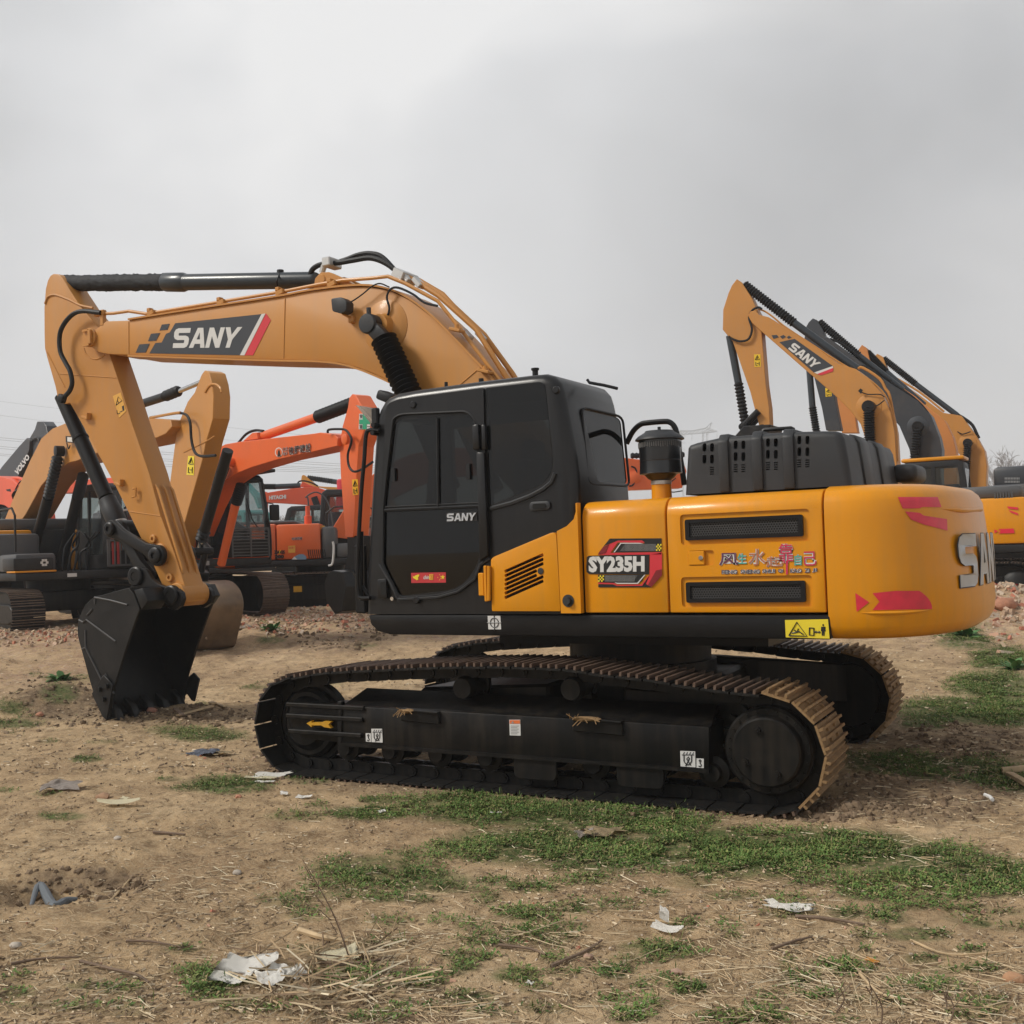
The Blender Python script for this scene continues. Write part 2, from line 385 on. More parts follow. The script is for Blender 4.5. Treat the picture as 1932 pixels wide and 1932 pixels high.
for side in (-1, 1):
    yc = side*(1.59-TW/2)
    for i, (p, d, h) in enumerate(samples):
        ang = math.atan2(d.y, d.x)             # outward normal is to the right of travel
        muddy = p.x > TR-.30 and p.y > .06
        o = bpy.data.objects.new('track_shoe', SMM if muddy else SM); COL.objects.link(o)
        ex = TD*d.x + ZU*d.y; ez = TD*d.y - ZU*d.x; ey = ez.cross(ex)
        M = Matrix.Translation(tw(p.x, yc, p.y)) @ Matrix((ex, ey, ez)).transposed().to_4x4()
        M = M @ Matrix.Rotation(random.uniform(-.012, .012), 4, 'Y') @ Matrix.Diagonal((h/.19*1.0, 1, 1, 1))
        o.matrix_basis = M; adopt(o, EX)
        if muddy: o['label'] = 'track shoe caked in tan mud'
        q = bpy.data.objects.new('track_link', LM); COL.objects.link(q); q.parent = o
def twl(L_, y): return [tw(s, y, z) for s, z in L_]
for side in (-1, 1):
    yi = side*(1.59-TW/2)                      # chain centre
    out_y = side*(1.59-.07); nrm = TN*side
    # long track frame: traced from the near side
    T = lambda p: tpx(*p, -1.59+.07)
    prof = [T(p) for p in [(641, 1331), (832, 1341), (1338, 1371), (1338, 1452), (1000, 1431), (641, 1401)]]
    bm = nb()
    prism(bm, twl(prof, out_y), TN*(-side*.34), .012, 2)
    # sloping top plate up to the inner edge
    a0, a1 = prof[0], prof[2]
    lp = [tw(a0[0], out_y-side*.02, a0[1]-.01), tw(a1[0], out_y-side*.02, a1[1]-.01), tw(a1[0]-.02, out_y-side*.30, a1[1]+.10), tw(a0[0]+.05, out_y-side*.30, a0[1]+.10)]
    prism(bm, lp, (0, 0, -.03))
    b0 = prof[5]; b1 = prof[3]
    lp = [tw(b0[0], out_y+side*.012, b0[1]+.004), tw(b1[0], out_y+side*.012, b1[1]+.004), tw(b1[0], out_y+side*.012, b1[1]-.022), tw(b0[0], out_y+side*.012, b0[1]-.022)]
    prism(bm, lp, TN*(-side*.2))
    finish(bm, 'track_frame', CHAS, EX)
    # idler yoke with three ribs
    bm = nb()
    yk = [T(p) for p in [(541, 1327), (641, 1331), (641, 1403), (566, 1394), (541, 1368)]]
    prism(bm, twl(yk, out_y-side*.03), TN*(-side*.26), .01, 2)
    for (xa, ya, xb, yb) in ((542, 1328, 688, 1336), (542, 1349, 686, 1357), (546, 1378, 684, 1387)):
        a_, b_ = T((xa, ya)), T((xb, yb))
        prism(bm, twl([(a_[0], a_[1]+.014), (b_[0], b_[1]+.014), (b_[0], b_[1]-.02), (a_[0], a_[1]-.02)], out_y+side*.022), TN*(-side*.06), .006, 1)
    a_ = T((642, 1323)); b_ = T((642, 1404))
    prism(bm, twl([(a_[0]-.02, a_[1]), (a_[0]+.02, a_[1]), (b_[0]+.02, b_[1]), (b_[0]-.02, b_[1])], out_y+side*.012), TN*(-side*.05), .006, 1)
    finish(bm, 'idler_yoke', CHAS, EX)
    bm = nb(); cl = TL+RC
    lathe(bm, tw(cl+.0, yi-.16, RC), TN, [(0, .05), (0, .17), (.03, .20), (.05, .22), (.05, RC-.13), (.075, RC-.105), (.12, RC-.10), (.12, RC-.06), (.20, RC-.06), (.20, RC-.10), (.245, RC-.105), (.27, RC-.13), (.27, .22), (.29, .20), (.32, .17), (.32, .05)], 40)
    finish(bm, 'idler_wheel', CHAS, EX)
    cr_ = TR-RC; bm = nb()
    ctr_ = tw(cr_, 0, RC)
    lathe(bm, tw(cr_, yi-side*.12, RC), nrm, [(0, .10), (0, .27), (.10, .27), (.13, .285), (.30, .285), (.315, .27), (.315, .235), (.33, .225), (.36, .222), (.372, .21), (.372, .0)][:-1]+[(.372, .01)], 48)
    for a_ in (1.9, 3.6, 5.2):
        q = tw(cr_+.15*cos(a_), yi+side*.251, RC+.15*sin(a_)); cyl(bm, q, q+nrm*.022, .024, 12); cyl(bm, q+nrm*.0225, q+nrm*.034, .012, 6)
    for j in range(24):
        a_ = 2*pi*j/24; q = tw(cr_+.255*cos(a_), yi+side*.194, RC+.255*sin(a_)); cyl(bm, q, q+nrm*.012, .009, 6)
    finish(bm, 'final_drive', CHAS, EX)
    bm = nb(); n = 21; tl = []
    for j in range(n*4):
        a_ = 2*pi*j/(n*4); r_ = (RC-.115, RC-.115, RC-.035, RC-.035)[j % 4]; tl.append(tw(cr_+r_*cos(a_), yi-side*.035, RC+r_*sin(a_)))
    prism(bm, tl, nrm*.07, 0)
    finish(bm, 'sprocket', CHAS, EX)
    for j in range(8):
        s_ = cl+.42+j*(cr_-cl-.80)/7; zc = .125+.09
        bm = nb()
        lathe(bm, tw(s_, yi-side*.20, zc), nrm, [(0, .03), (0, .055), (.05, .06), (.06, .105), (.085, .105), (.09, .085), (.31, .085), (.315, .105), (.34, .105), (.35, .06), (.40, .055), (.40, .03)], 24)
        finish(bm, 'track_roller', CHAS, EX)
    for px_ in ((1007, 1430), (1205, 1440)):
        s_, _z = T(px_); bm = nb()
        prism(bm, twl(rounded([(s_-.17, .30), (s_+.17, .30), (s_+.17, .09), (s_-.17, .09)], .05, 3), out_y-side*.01), TN*(-side*.025), .004, 1)
        finish(bm, 'chain_guard', CHAS, EX)
    for px_ in ((871, 1299), (1076, 1301)):
        s_, z_ = tpx(*px_, -1.45)
        bm = nb()
        lathe(bm, tw(s_, yi+side*.16, z_), -nrm, [(0, .03), (0, .075), (.05, .088), (.07, .09), (.09, .075), (.25, .075), (.26, .09), (.30, .09), (.34, .04)], 24)
        bm2 = tw(s_, yi-side*.13, z_)
        box(bm, bm2-ZU*.07, (.12, .12, .22), Matrix.Rotation(TH, 3, 'Z'))
        finish(bm, 'carrier_roller', CHAS, EX)
    # step brackets and towing eye on the outer face
    for (xa, xb, ya, yb) in ((760, 832, 1338, 1366), (1083, 1178, 1354, 1387)):
        a_, b_ = T((xa, ya)), T((xb, yb))
        bm = nb()
        prism(bm, twl([(a_[0], a_[1]), (b_[0], a_[1]-.015), (b_[0], b_[1]), (a_[0], b_[1]+.015)], out_y+side*.035), TN*(-side*.045), .006, 1)
        prism(bm, twl([(a_[0], a_[1]+.012), (b_[0], a_[1]-.003), (b_[0], a_[1]-.02), (a_[0], a_[1]-.005)], out_y+side*.05), TN*(-side*.07), .004, 1)
        finish(bm, 'step_bracket', CHAS, EX)
def clump(px, py, y, n_, name='mud_clump'):
    s_, z_ = tpx(px, py, y); bm = nb(); o_ = tw(s_, y, z_)
    bmesh.ops.create_icosphere(bm, subdivisions=2, radius=1)
    for v in bm.verts:
        k_ = 1+.7*noise.noise(v.co*2.1+V((px, 0, 0))); v.co = o_+TD*(v.co.x*n_*k_)+TN*(v.co.y*.035*k_)+ZU*(v.co.z*.016*k_)
    for i in range(14):
        q = o_+TD*random.uniform(-n_, n_)+TN*-.03; tube(bm, [q, q+TD*random.uniform(-.05, .05)+ZU*random.uniform(-.05, .04)-TN*.02], .003, 4)
    return finish(bm, name, MUD, EX, 60)
clump(768, 1341, -1.57, .06); clump(1105, 1356, -1.57, .11)
# carbody between the tracks
bm = nb()
box(bm, tw(-TCX, 0, .55), (1.5, 1.6, .34), Matrix.Rotation(TH, 3, 'Z'), .03)
for sx in (-1, 1):
    for sy in (-1, 1):
        m_ = -TCX
        lp = [tw(m_+sx*.10, sy*.40, .80), tw(m_+sx*.85, sy*.50, .76), tw(m_+sx*1.45, sy*1.12, .66), tw(m_+sx*.30, sy*1.14, .72)]
        prism(bm, lp if sx*sy > 0 else lp[::-1], (0, 0, -.34), .02, 1)
finish(bm, 'carbody', CHAS, EX)
bm = nb()
lathe(bm, (0, 0, .68), ZU, [(0, .62), (.10, .62), (.105, .58), (.30, .58), (.305, .66), (.40, .66)], 48)
finish(bm, 'slewing_ring', CHAS, EX)
# prints on the near track frame
YO = -1.59+.07; fo = lambda a, b: on_plane(a, b, tw(0, YO, 0), TN)
def tdecal(bm, pts, off=.002, cvt=None, t=.0015):
    flat(bm, [pts], lambda a, b: fo(*(cvt(a, b) if cvt else (a, b)))-TN*off, -TN, t)
bm = nb(); tdecal(bm, [(396, 645), (425, 630), (425, 641), (480, 640), (500, 632), (538, 636), (522, 653), (538, 673), (500, 668), (480, 657), (425, 657), (425, 668)], .0, ctl, .034)
finish(bm, 'arrow_decal', ARROW, EX)
def lashing_label(cv, big, small, flip):
    bm = nb(); tdecal(bm, big, .003, cv); tdecal(bm, small, .003, cv); o = finish(bm, 'lashing_label', DEC_W, EX)
    x0, y0 = big[0]; x1, y1 = big[2]; bm = nb()
    g = lambda u, v: cv(x0+(x1-x0)*u, y0+(y1-y0)*v)
    def st(p, w_=1.2):
        P = [fo(*g(*q))-TN*.0055 for q in p]; tube(bm, P, .0032*w_, 5)
    st([(.12, .24), (.9, .24)]); st([(.25, .24), (.25, .62), (.38, .8), (.5, .86), (.62, .8), (.75, .62), (.75, .24)]); st([(.36, .92), (.62, .45), (.55, .36), (.42, .48), (.70, .88)])
    for u in (.2, .4, .6, .8): st([(u, .22), (u+.09, .08)], .8)
    x0, y0 = small[0]; x1, y1 = small[2]
    st([(.5, .12), (.35, .25), (.5, .38), (.65, .25), (.5, .12)]); st([(.5, .38), (.5, .52), (.7, .68), (.55, .85), (.3, .78)])
    finish(bm, 'print', DEC_B, o)
lashing_label(ctl, [(758, 680), (820, 680), (824, 760), (760, 757)], [(725, 706), (755, 706), (757, 757), (727, 754)], 0)
lashing_label(ctr, [(650, 727), (728, 730), (730, 813), (652, 808)], [(735, 766), (773, 768), (773, 817), (735, 815)], 1)
bm = nb(); tdecal(bm, [(1557, 628), (1621, 628), (1623, 720), (1560, 718)], .003, ctl); o = finish(bm, 'warning_label', DEC_W, EX)
bm = nb(); tdecal(bm, [(1560, 630), (1619, 630), (1620, 650), (1560, 650)], .005, ctl); finish(bm, 'label_header', DEC_O, o)
bm = nb()
for k_ in range(6): tdecal(bm, [(1567, 662+k_*9), (1612-8*(k_ % 2), 662+k_*9), (1612-8*(k_ % 2), 665+k_*9), (1567, 665+k_*9)], .005, ctl)
tdecal(bm, [(1570, 647), (1578, 634), (1585, 647)], .007, ctl)
finish(bm, 'print', DEC_GR, o)

# ---- upper frame ---------------------------------------------------
bm = nb()
xf, xc = -1.744, 1.885
lp = [V((xf, YN, ZS-.004)), V((xc, YN, ZS-.004)), V((xc, YN, ZB-.012)), V((xf+.20, YN, ZB-.012)), V((xf+.09, YN, ZB+.012)), V((xf+.02, YN, ZB+.065))]
prism(bm, lp, (0, 2.73, 0), .012, 2)
box(bm, (0.2, 0, 1.03), (2.2, 1.5, .13))
finish(bm, 'deck_frame', BLK, EX)

# ---- cab -----------------------------------------------------------
YC1 = -.385
side = [c3(*p) for p in [(105, 1700), (105, 1500), (130, 1000), (163, 520), (172, 430), (190, 375), (218, 325), (255, 292), (310, 268), (430, 245), (860, 187), (1190, 148), (1270, 142), (1325, 160), (1365, 205), (1385, 270), (1420, 440), (1450, 600), (1478, 800), (1490, 980), (1490, 1120)]]
# the camera sees the roof and rear edge where the bevel turns, so trace on a plane slightly inside the side
LP = [U(p[0], p[1], YN+.05) for p in side]
LP += [V((LP[-1].x, YN+.05, ZS+.003))]; LP[0] = V((LP[0].x, YN+.05, ZS+.003))
LP = [V((p.x, YN, p.z)) for p in LP]
zc_min = ZS+.05
bm = nb(); prism(bm, LP, (0, YC1-YN, 0), .075, 4, sharp=60, edge_ok=lambda e_: max(v.co.z for v in e_.verts) > ZS+.1 and abs(e_.verts[0].co.y-e_.verts[1].co.y) < .01)
cx_ = sum(p.x for p in LP)/len(LP); cz_ = (ZS+2.95)/2
def inset(p, k=.055):
    q = V((p.x-cx_, 0, p.z-cz_)); hx, hz = .95, .9
    return V((cx_+q.x*(1-k/hx), 0, cz_+q.z*(1-k/hz)))
cav = nb(); prism(cav, [inset(p)+V((0, YN+.05, 0)) for p in LP], (0, YC1-YN-.10, 0))
def win(pts, y0=YN-.2, dy=.35):
    b = nb(); prism(b, [V((U(*p, YN).x, y0, U(*p, YN).z)) for p in pts], (0, dy, 0)); return b
def pcurve(pts, r, k=4): return [(p.x, p.y) for p in rounded([V((a, b, 0)) for a, b in pts], r, k)]
door_win = pcurve([c3(*p) for p in [(282, 445), (800, 400), (826, 1000), (836, 1375), (700, 1545), (300, 1592), (205, 1400), (215, 1020)]], [14, 14, 0, 30, 30, 16, 16, 0])
rear_win = pcurve([c3(*p) for p in [(876, 236), (1258, 192), (1290, 500), (1322, 830), (905, 998)]], [2, 14, 10, 40, 2])
cut = [cav, win(door_win), win(rear_win)]
# rear window on the sloping rear wall, front screen, right-hand window
rb = nb(); rq = [UX(*c3(*p), .05) for p in [(1490, 372), (1745, 432), (1790, 868), (1532, 850)]]
rq = rounded(rq, .05, 3)
prism(rb, [p+V((-.3, 0, 0)) for p in rq], (.8, 0, 0)); cut.append(rb)
fb = nb(); box(fb, (xf+.0, (YN+YC1)/2, 2.2), (.5, .66, 1.2)); cut.append(fb)
sb = nb(); box(sb, (-.95, YC1, 2.4), (1.1, .4, .75)); cut.append(sb)
bm = carve(bm, cut)
CAB = finish(bm, 'cab', SATIN, EX, 28)
# door shell: raised outline, rubber seal, glass, bars, hinges
def strip(bm, pts, r, y, cvt=None, n=6, closed=False):
    P = [U(*(cvt(*p) if cvt else p), y) for p in pts]
    if closed: P.append(P[0])
    tube(bm, P, r, n)
# door leaf: frame plate standing proud of the cab side
bm = nb()
leaf = pcurve([c3(*p) for p in [(232, 345), (300, 310), (864, 236), (868, 520), (885, 900), (903, 1330), (838, 1392), (790, 1500), (690, 1572), (560, 1605), (298, 1622), (252, 1520), (183, 1380), (195, 1000), (215, 600)]], [10, 14, 3, 0, 0, 10, 8, 8, 8, 8, 10, 6, 6, 0, 0])
hole = pcurve([c3(*p) for p in [(268, 432), (320, 405), (760, 385), (815, 470), (838, 1000), (848, 1350), (800, 1470), (690, 1552), (560, 1588), (310, 1603), (268, 1520), (200, 1385), (205, 1000), (225, 800)]], [12, 10, 18, 14, 0, 14, 10, 10, 8, 10, 8, 8, 0, 0])
flat(bm, [leaf, hole], lambda a, b: U(a, b, YN-.002), NY, .016)
DOOR = finish(bm, 'door', SATIN, EX)
bm = nb(); strip(bm, hole, .011, YN-.012, closed=True)
finish(bm, 'door_seal', RUBB, DOOR)
bm = nb(); flat(bm, [hole], lambda a, b: U(a, b, YN+.010), NY, .006)
finish(bm, 'door_glass', GLS, DOOR)
bm = nb(); flat(bm, [pcurve([c3(*p) for p in [(208, 1030), (832, 1006), (848, 1350), (800, 1470), (690, 1552), (560, 1588), (310, 1603), (268, 1520), (200, 1385)]], [2, 2, 14, 10, 10, 8, 10, 8, 8])], lambda a, b: U(a, b, YN+.022), NY, .006); finish(bm, 'lower_door_panel', mat('smoked_panel', (.003, .003, .003), .2, spec=.05), DOOR)
bm = nb()
for a, b, r_ in (((211, 1033), (828, 1006), .014), ((556, 432), (563, 1012), .012), ((218, 1012), (825, 985), .008)): strip(bm, [a, b], r_, YN-.006, c3)
box(bm, U(*c3(275, 800), YN-.004), (.03, .03, .10)); box(bm, U(*c3(762, 780), YN-.004), (.03, .03, .12))
finish(bm, 'window_bars', RUBB, DOOR)
bm = nb(); strip(bm, [(900, 1345), (838, 1385), (800, 1480), (690, 1562), (560, 1598), (300, 1612), (262, 1520), (180, 1382)], .013, YN-.014, c3)
finish(bm, 'door_lower_trim', PLAS, DOOR)
bm = nb()
for (x0, y0, x1, y1, t_) in ((808, 478, 855, 640, .05), (858, 478, 893, 640, .035)):
    a = U(*c3(x0, y0), YN); b = U(*c3(x1, y1), YN)
    box(bm, ((a.x+b.x)/2, YN-.012-t_/2, (a.z+b.z)/2), (abs(b.x-a.x), t_, abs(a.z-b.z)), None, .012, 2); finish(bm, 'door_hinge', SATIN, DOOR); bm = nb()
bm.free()
bm = nb()
a = U(*c3(818, 652), YN); b = U(*c3(895, 1320), YN)
lp = [U(*c3(*p), YN-.016) for p in [(820, 655), (872, 655), (898, 1325), (842, 1365)]]
prism(bm, lp, (0, -.028, 0), .010, 2); finish(bm, 'door_edge_cover', SATIN, DOOR)
bm = nb()
hl = rounded([U(*c3(*p), YN-.014) for p in [(172, 1482), (232, 1478), (238, 1610), (175, 1608)]], .02, 3)
prism(bm, hl, (0, -.02, 0), .006, 2)
o = finish(bm, 'door_handle', SATIN, DOOR)
bm = nb(); hl = rounded([U(*c3(*p), YN-.035) for p in [(186, 1500), (222, 1497), (226, 1580), (190, 1583)]], .012, 3); prism(bm, hl, (0, -.003, 0)); finish(bm, 'handle_recess', HOLE, o)
bm = nb(); p = U(*c3(266, 1608), YN-.014); cyl(bm, p, p+NY*.014, .016, 14); finish(bm, 'door_lock', CHROME, DOOR)
bm = nb()
for q in ((402, 345), (1335, 248), (425, 1618)):
    p = U(*c3(*q), YN-.014 if q[0] < 900 else YN+.01); lathe(bm, p, NY, [(0, .028), (.014, .028), (.02, .022), (.02, .001)], 20); finish(bm, 'rubber_stopper', SATIN, CAB); bm = nb()
bm.free()
# rear quarter glass and rear glass
bm = nb(); flat(bm, [rear_win], lambda a, b: U(a, b, YN+.004), NY, .006); finish(bm, 'quarter_glass', GLS, CAB)
bm = nb(); strip(bm, [(905, 1020), (1040, 985), (1160, 940), (1245, 895), (1300, 850), (1325, 790)], .017, YN-.004, c3); finish(bm, 'window_ledge', PLAS, CAB)
# the rear wall leans forward at the top: place its glass on it
rw0, rw1 = LP[16], LP[19]
rn = V((rw0.z-rw1.z, 0, rw1.x-rw0.x)).normalized()
if rn.x < 0: rn = -rn
rqf = lambda a, b: on_plane(*c3(a, b), rw0+rn*-.012, rn)
rwin = pcurve([(1490, 372), (1745, 432), (1790, 868), (1532, 850)], 40)
bm = nb(); flat(bm, [rwin], rqf, rn, .006); finish(bm, 'rear_glass', GLS, CAB)
bm = nb(); P = [rqf(*p)+rn*.016 for p in pcurve([(1484, 362), (1752, 425), (1798, 880), (1525, 862)], 45)]; P.append(P[0]); tube(bm, P, .010, 8); finish(bm, 'rear_window_seal', RUBB, CAB)
# door light over the ledge
bm = nb(); p = U(*c3(1230, 1005), YN+.0); lp = rounded([p+V((x, 0, z)) for x, z in ((-.085, -.035), (.085, -.03), (.085, .035), (-.085, .035))], .034, 4); prism(bm, lp, (0, -.02, 0), .008, 2); o = finish(bm, 'side_lamp_bezel', PLAS, CAB)
bm = nb(); lp = rounded([p+V((x, -.0205, z)) for x, z in ((-.055, -.02), (.055, -.018), (.055, .018), (-.055, .018))], .017, 4); prism(bm, lp, (0, -.004, 0)); finish(bm, 'lens', HOLE, o)
# roof bits
bm = nb(); tube(bm, [U(*p, -1.0) for p in [(1108, 716), (1112, 722), (1140, 727), (1165, 733)]], .012, 6)
finish(bm, 'roof_cable', RUBB, CAB); bm = nb()
p = U(1010, 706, -1.2); cyl(bm, p-ZU*.02, p+ZU*.03, .022, 12); cyl(bm, p+ZU*.03, p+ZU*.045, .03, 12)
finish(bm, 'roof_knob', RUBB, CAB); bm = nb(); p = U(842, 733, -1.2); cyl(bm, p-ZU*.04, p+ZU*.05, .014, 8); finish(bm, 'aerial_base', RUBB, CAB); bm = nb(); p = U(908, 719, -1.2); cyl(bm, p-ZU*.02, p+ZU*.02, .02, 8)
finish(bm, 'roof_bolt', RUBB, CAB)
bm = nb(); p = U(733, 750, -1.15); box(bm, p, (.16, .14, .08), Matrix.Rotation(.4, 3, 'Y'), .02, 2); tube(bm, [p, p+V((.10, 0, -.02)), p+V((.16, .0, -.05))], .012, 6)
finish(bm, 'roof_lamp', RUBB, CAB)
# grab rail at the front pillar
bm = nb(); tube(bm, [U(*c3(*p), YN-.03) for p in [(178, 512), (120, 508), (92, 540), (80, 700), (62, 900), (45, 1200), (36, 1420), (40, 1570), (60, 1602), (118, 1604)]], .017, 10, smooth=4)
for q in ((165, 480), (160, 530)): p = U(*c3(*q), YN); cyl(bm, p+V((0, .06, 0)), p-V((0, .06, 0)), .02, 10)
finish(bm, 'grab_rail', BLK, EX)
bm = nb(); tube(bm, [U(*c3(*p), YN+.02) for p in [(60, 1170), (62, 1620)]], .02, 8); tube(bm, [U(*c3(*p), YN+.02) for p in [(10, 1430), (40, 1480), (108, 1590)]], .014, 8)
box(bm, U(*c3(60, 1480), YN+.08), (.10, .05, .55), None, .01); finish(bm, 'front_step_bracket', BLK, EX)
# plastic visor at the top front pillar
bm = nb(); lp = [UX(*c3(*p), xf-.02) for p in ()]
q = U(*c3(155, 420), YN+.05); lp = [q+V(t_) for t_ in ((.02, 0, -.14), (.02, 0, .06), (-.24, .05, .12), (-.06, .05, -.06))]; prism(bm, lp, (0, .012, 0), .003, 1)
finish(bm, 'rain_visor', glass('clear_visor', (.92, .90, .87), .35, (.6, .55, .5)), CAB)
bm = nb(); box(bm, U(*c3(155, 430), YN+.02), (.06, .05, .16), None, .01); finish(bm, 'visor_bracket', RUBB, CAB)
# seat and consoles behind the glass
bm = nb(); box(bm, (-.72, -.9, 1.72), (.52, .5, .16), None, .05, 2); box(bm, (-.47, -.9, 2.08), (.14, .48, .66), Matrix.Rotation(.12, 3, 'Y'), .06, 2); box(bm, (-.45, -.9, 2.48), (.10, .26, .16), None, .04, 2); box(bm, (-.72, -.9, 1.45), (.4, .4, .38), None, .03)
finish(bm, 'operator_seat', mat('seat_fabric', (.035, .05, .09), .9), EX)
bm = nb()
for y_ in (-1.2, -.6): box(bm, (-.85, y_, 1.80), (.5, .14, .18), None, .03); cyl(bm, (-1.05, y_, 1.88), (-1.08, y_, 2.08), .018, 8)
box(bm, (xf+.35, -.62, 1.95), (.14, .16, .3), None, .03); box(bm, (-.15, -.9, 1.75), (.4, .7, .8), None, .03)
finish(bm, 'console', mat('console_plastic', (.05, .045, .038), .7), EX)

# ---- yellow body ---------------------------------------------------
def xat(px, py=1100): return U(px, py, YN).x
def hood_section(x, y0=YN, y1=.35, zt=ZT, r=.11, zb=ZS+.012):
    pts = [V((x, y0, zb)), V((x, y0, zt-r-.03))]
    for j in range(1, 7):
        a = j/6*pi/2; pts.append(V((x, y0+r*1.15*(1-cos(a)), zt-r-.03+(r+.015)*sin(a))))
    pts += [V((x, y0+.45, zt)), V((x, y1, zt)), V((x, y1, zb))]
    return pts
S1, S2, S3 = xat(1103, 1157), xat(1263, 1159), xat(1561, 1161)
G = .006
bm = nb(); prism(bm, hood_section(S1+G, y1=1.33), (S2-S1-2*G, 0, 0), .010, 2, 40); MIDP = finish(bm, 'side_panel', YEL, EX)
# engine door with two recessed grilles and a latch recess
bm = nb(); prism(bm, hood_section(S2+G, y1=1.33), (S3-S2-2*G, 0, 0), .010, 2, 40)
cuts = []
GR = []
for q in ([(1292, 979), (1514, 972), (1514, 1014), (1292, 1018)], [(1294, 1098), (1519, 1096), (1519, 1136), (1294, 1137)]):
    P = [U(*p, YN) for p in q]; x0 = P[0].x; x1 = P[1].x; z1 = (P[0].z+P[1].z)/2; z0 = (P[2].z+P[3].z)/2; GR.append((x0, x1, z0, z1))
    c = nb(); prism(c, rounded([V((x0-.035, YN-.05, z0-.03)), V((x1+.045, YN-.05, z0-.03)), V((x1+.045, YN-.05, z1+.035)), V((x0-.035, YN-.05, z1+.035))], .03, 3), (0, .066, 0)); cuts.append(c)
P = [U(*p, YN) for p in [(1290, 1034), (1352, 1036), (1352, 1072), (1290, 1070)]]
LX0, LX1, LZ0, LZ1 = P[0].x+.03, P[1].x-.02, P[2].z+.02, P[0].z-.02
c = nb(); prism(c, rounded([V((LX0, YN-.05, LZ0)), V((LX1, YN-.05, LZ0)), V((LX1, YN-.05, LZ1)), V((LX0, YN-.05, LZ1))], .02, 3), (0, .068, 0)); cuts.append(c)
bm = carve(bm, cuts); EDOOR = finish(bm, 'engine_door', YEL, EX)
for (x0, x1, z0, z1) in GR:
    bm = nb(); zc = (z0+z1)/2; xcn = (x0+x1)/2
    outer = [(p.x, p.y) for p in rounded([V((x0, z0, 0)), V((x1, z0, 0)), V((x1, z1, 0)), V((x0, z1, 0))], .015, 3)]
    inner = [(x0+.03, z0+.025), (x1-.03, z0+.025), (x1-.03, z1-.025), (x0+.03, z1-.025)]
    flat(bm, [outer, inner], lambda a, b: V((a, YN+.015, b)), NY, .022)
    g = finish(bm, 'grille', BLK, EX)
    # perforated sheet: a hexagonal net of small webs over a dark back
    bm = nb(); hx = .0175; rows = int((z1-z0-.05)/(hx*.866))+1; cols = int((x1-x0-.06)/hx)+1
    vs = {}
    def hv(a, b):
        k_ = (round(a, 4), round(b, 4))
        if k_ not in vs: vs[k_] = bm.verts.new((a, YN+.006, b))
        return vs[k_]
    for r_ in range(rows):
        for c_ in range(cols):
            cxx = x0+.03+hx*(c_+.5*(r_ % 2)); czz = z0+.025+hx*.866*r_
            if cxx > x1-.03 or czz > z1-.025: continue
            ro_, ri_ = hx/math.sqrt(3), hx*.36
            o_ = [hv(cxx+ro_*cos(pi/6+j*pi/3), czz+ro_*sin(pi/6+j*pi/3)) for j in range(6)]
            i_ = [bm.verts.new((cxx+ri_*cos(pi/6+j*pi/3), YN+.006, czz+ri_*sin(pi/6+j*pi/3))) for j in range(6)]
            for j in range(6):
                try: bm.faces.new((o_[j], o_[(j+1) % 6], i_[(j+1) % 6], i_[j]))
                except ValueError: pass
    q = finish(bm, 'perforated_sheet', mat('grille_grey', (.034, .034, .036), .5, dirt=.3, dirtcol=(.09, .08, .07)), g)
    bm = nb(); box(bm, ((x0+x1)/2, YN+.0135, (z0+z1)/2), (x1-x0-.02, .003, z1-z0-.02)); finish(bm, 'grille_backing', HOLE, g)
bm = nb(); box(bm, ((LX0*.68+LX1*.32)+.0, YN+.004, (LZ0+LZ1)/2), ((LX1-LX0)*.62, .022, (LZ1-LZ0)*.92), None, .004, 1); o = finish(bm, 'latch', YEL, EDOOR)
bm = nb(); cyl(bm, (LX0*.5+LX1*.5, YN-.0075, (LZ0+LZ1)/2), (LX0*.5+LX1*.5, YN-.016, (LZ0+LZ1)/2), .016, 14, .003); finish(bm, 'latch_lock', CHROME, o)
# fairing below the cab
FY = YN-.004
fa = [c3(*p) for p in [(905, 1352), (925, 1335), (1330, 1165), (1358, 1690), (912, 1690)]]
def solid(pts, y, d, bev, m, name, par, r=0):
    bm = nb(); lp = [U(*p, y) for p in pts]
    if r: lp = rounded(lp, r, 3)
    prism(bm, lp, (0, d, 0), bev, 2); return finish(bm, name, m, par)
lpd = [U(*p, FY-.045) for p in fa]
bm = nb(); prism(bm, rounded(lpd, [.02, .02, .05, .01, .01], 3), (0, .05, 0), .012, 2)
cuts = []
for k_ in range(7):
    xa, ya, xb, yb = 995, 1432+k_*28.5, 1248, 1320+k_*28.5
    if k_ in (3, 4): xb, yb = 1205, yb+19
    a, b = U(*c3(xa, ya), FY-.045), U(*c3(xb, yb), FY-.045)
    d_ = (b-a).normalized(); n_ = V((-d_.z, 0, d_.x)); hw = .0115
    c = nb(); prism(c, rounded([a+n_*hw, b+n_*hw, b-n_*hw, a-n_*hw], .008, 2), (0, .04, 0)); 
    for v in c.verts: v.co.y -= .005
    cuts.append(c)
bm = carve(bm, cuts)
FDOOR = finish(bm, 'vented_door', YEL, EX)
bm = nb(); p = U(*c3(1230, 1428), FY-.047); lathe(bm, p+V((0, .0, 0)), NY, [(0, .024), (.004, .024), (.006, .016), (.003, .001)], 16); finish(bm, 'lock', PLAS, FDOOR)
bm = nb(); a = U(*c3(982, 1400), FY-.02); b = U(*c3(1260, 1610), FY-.02); box(bm, ((a.x+b.x)/2, FY-.012, (a.z+b.z)/2+.02), (b.x-a.x-.02, .004, .34)); finish(bm, 'vent_backing', HOLE, FDOOR)
bm = nb()
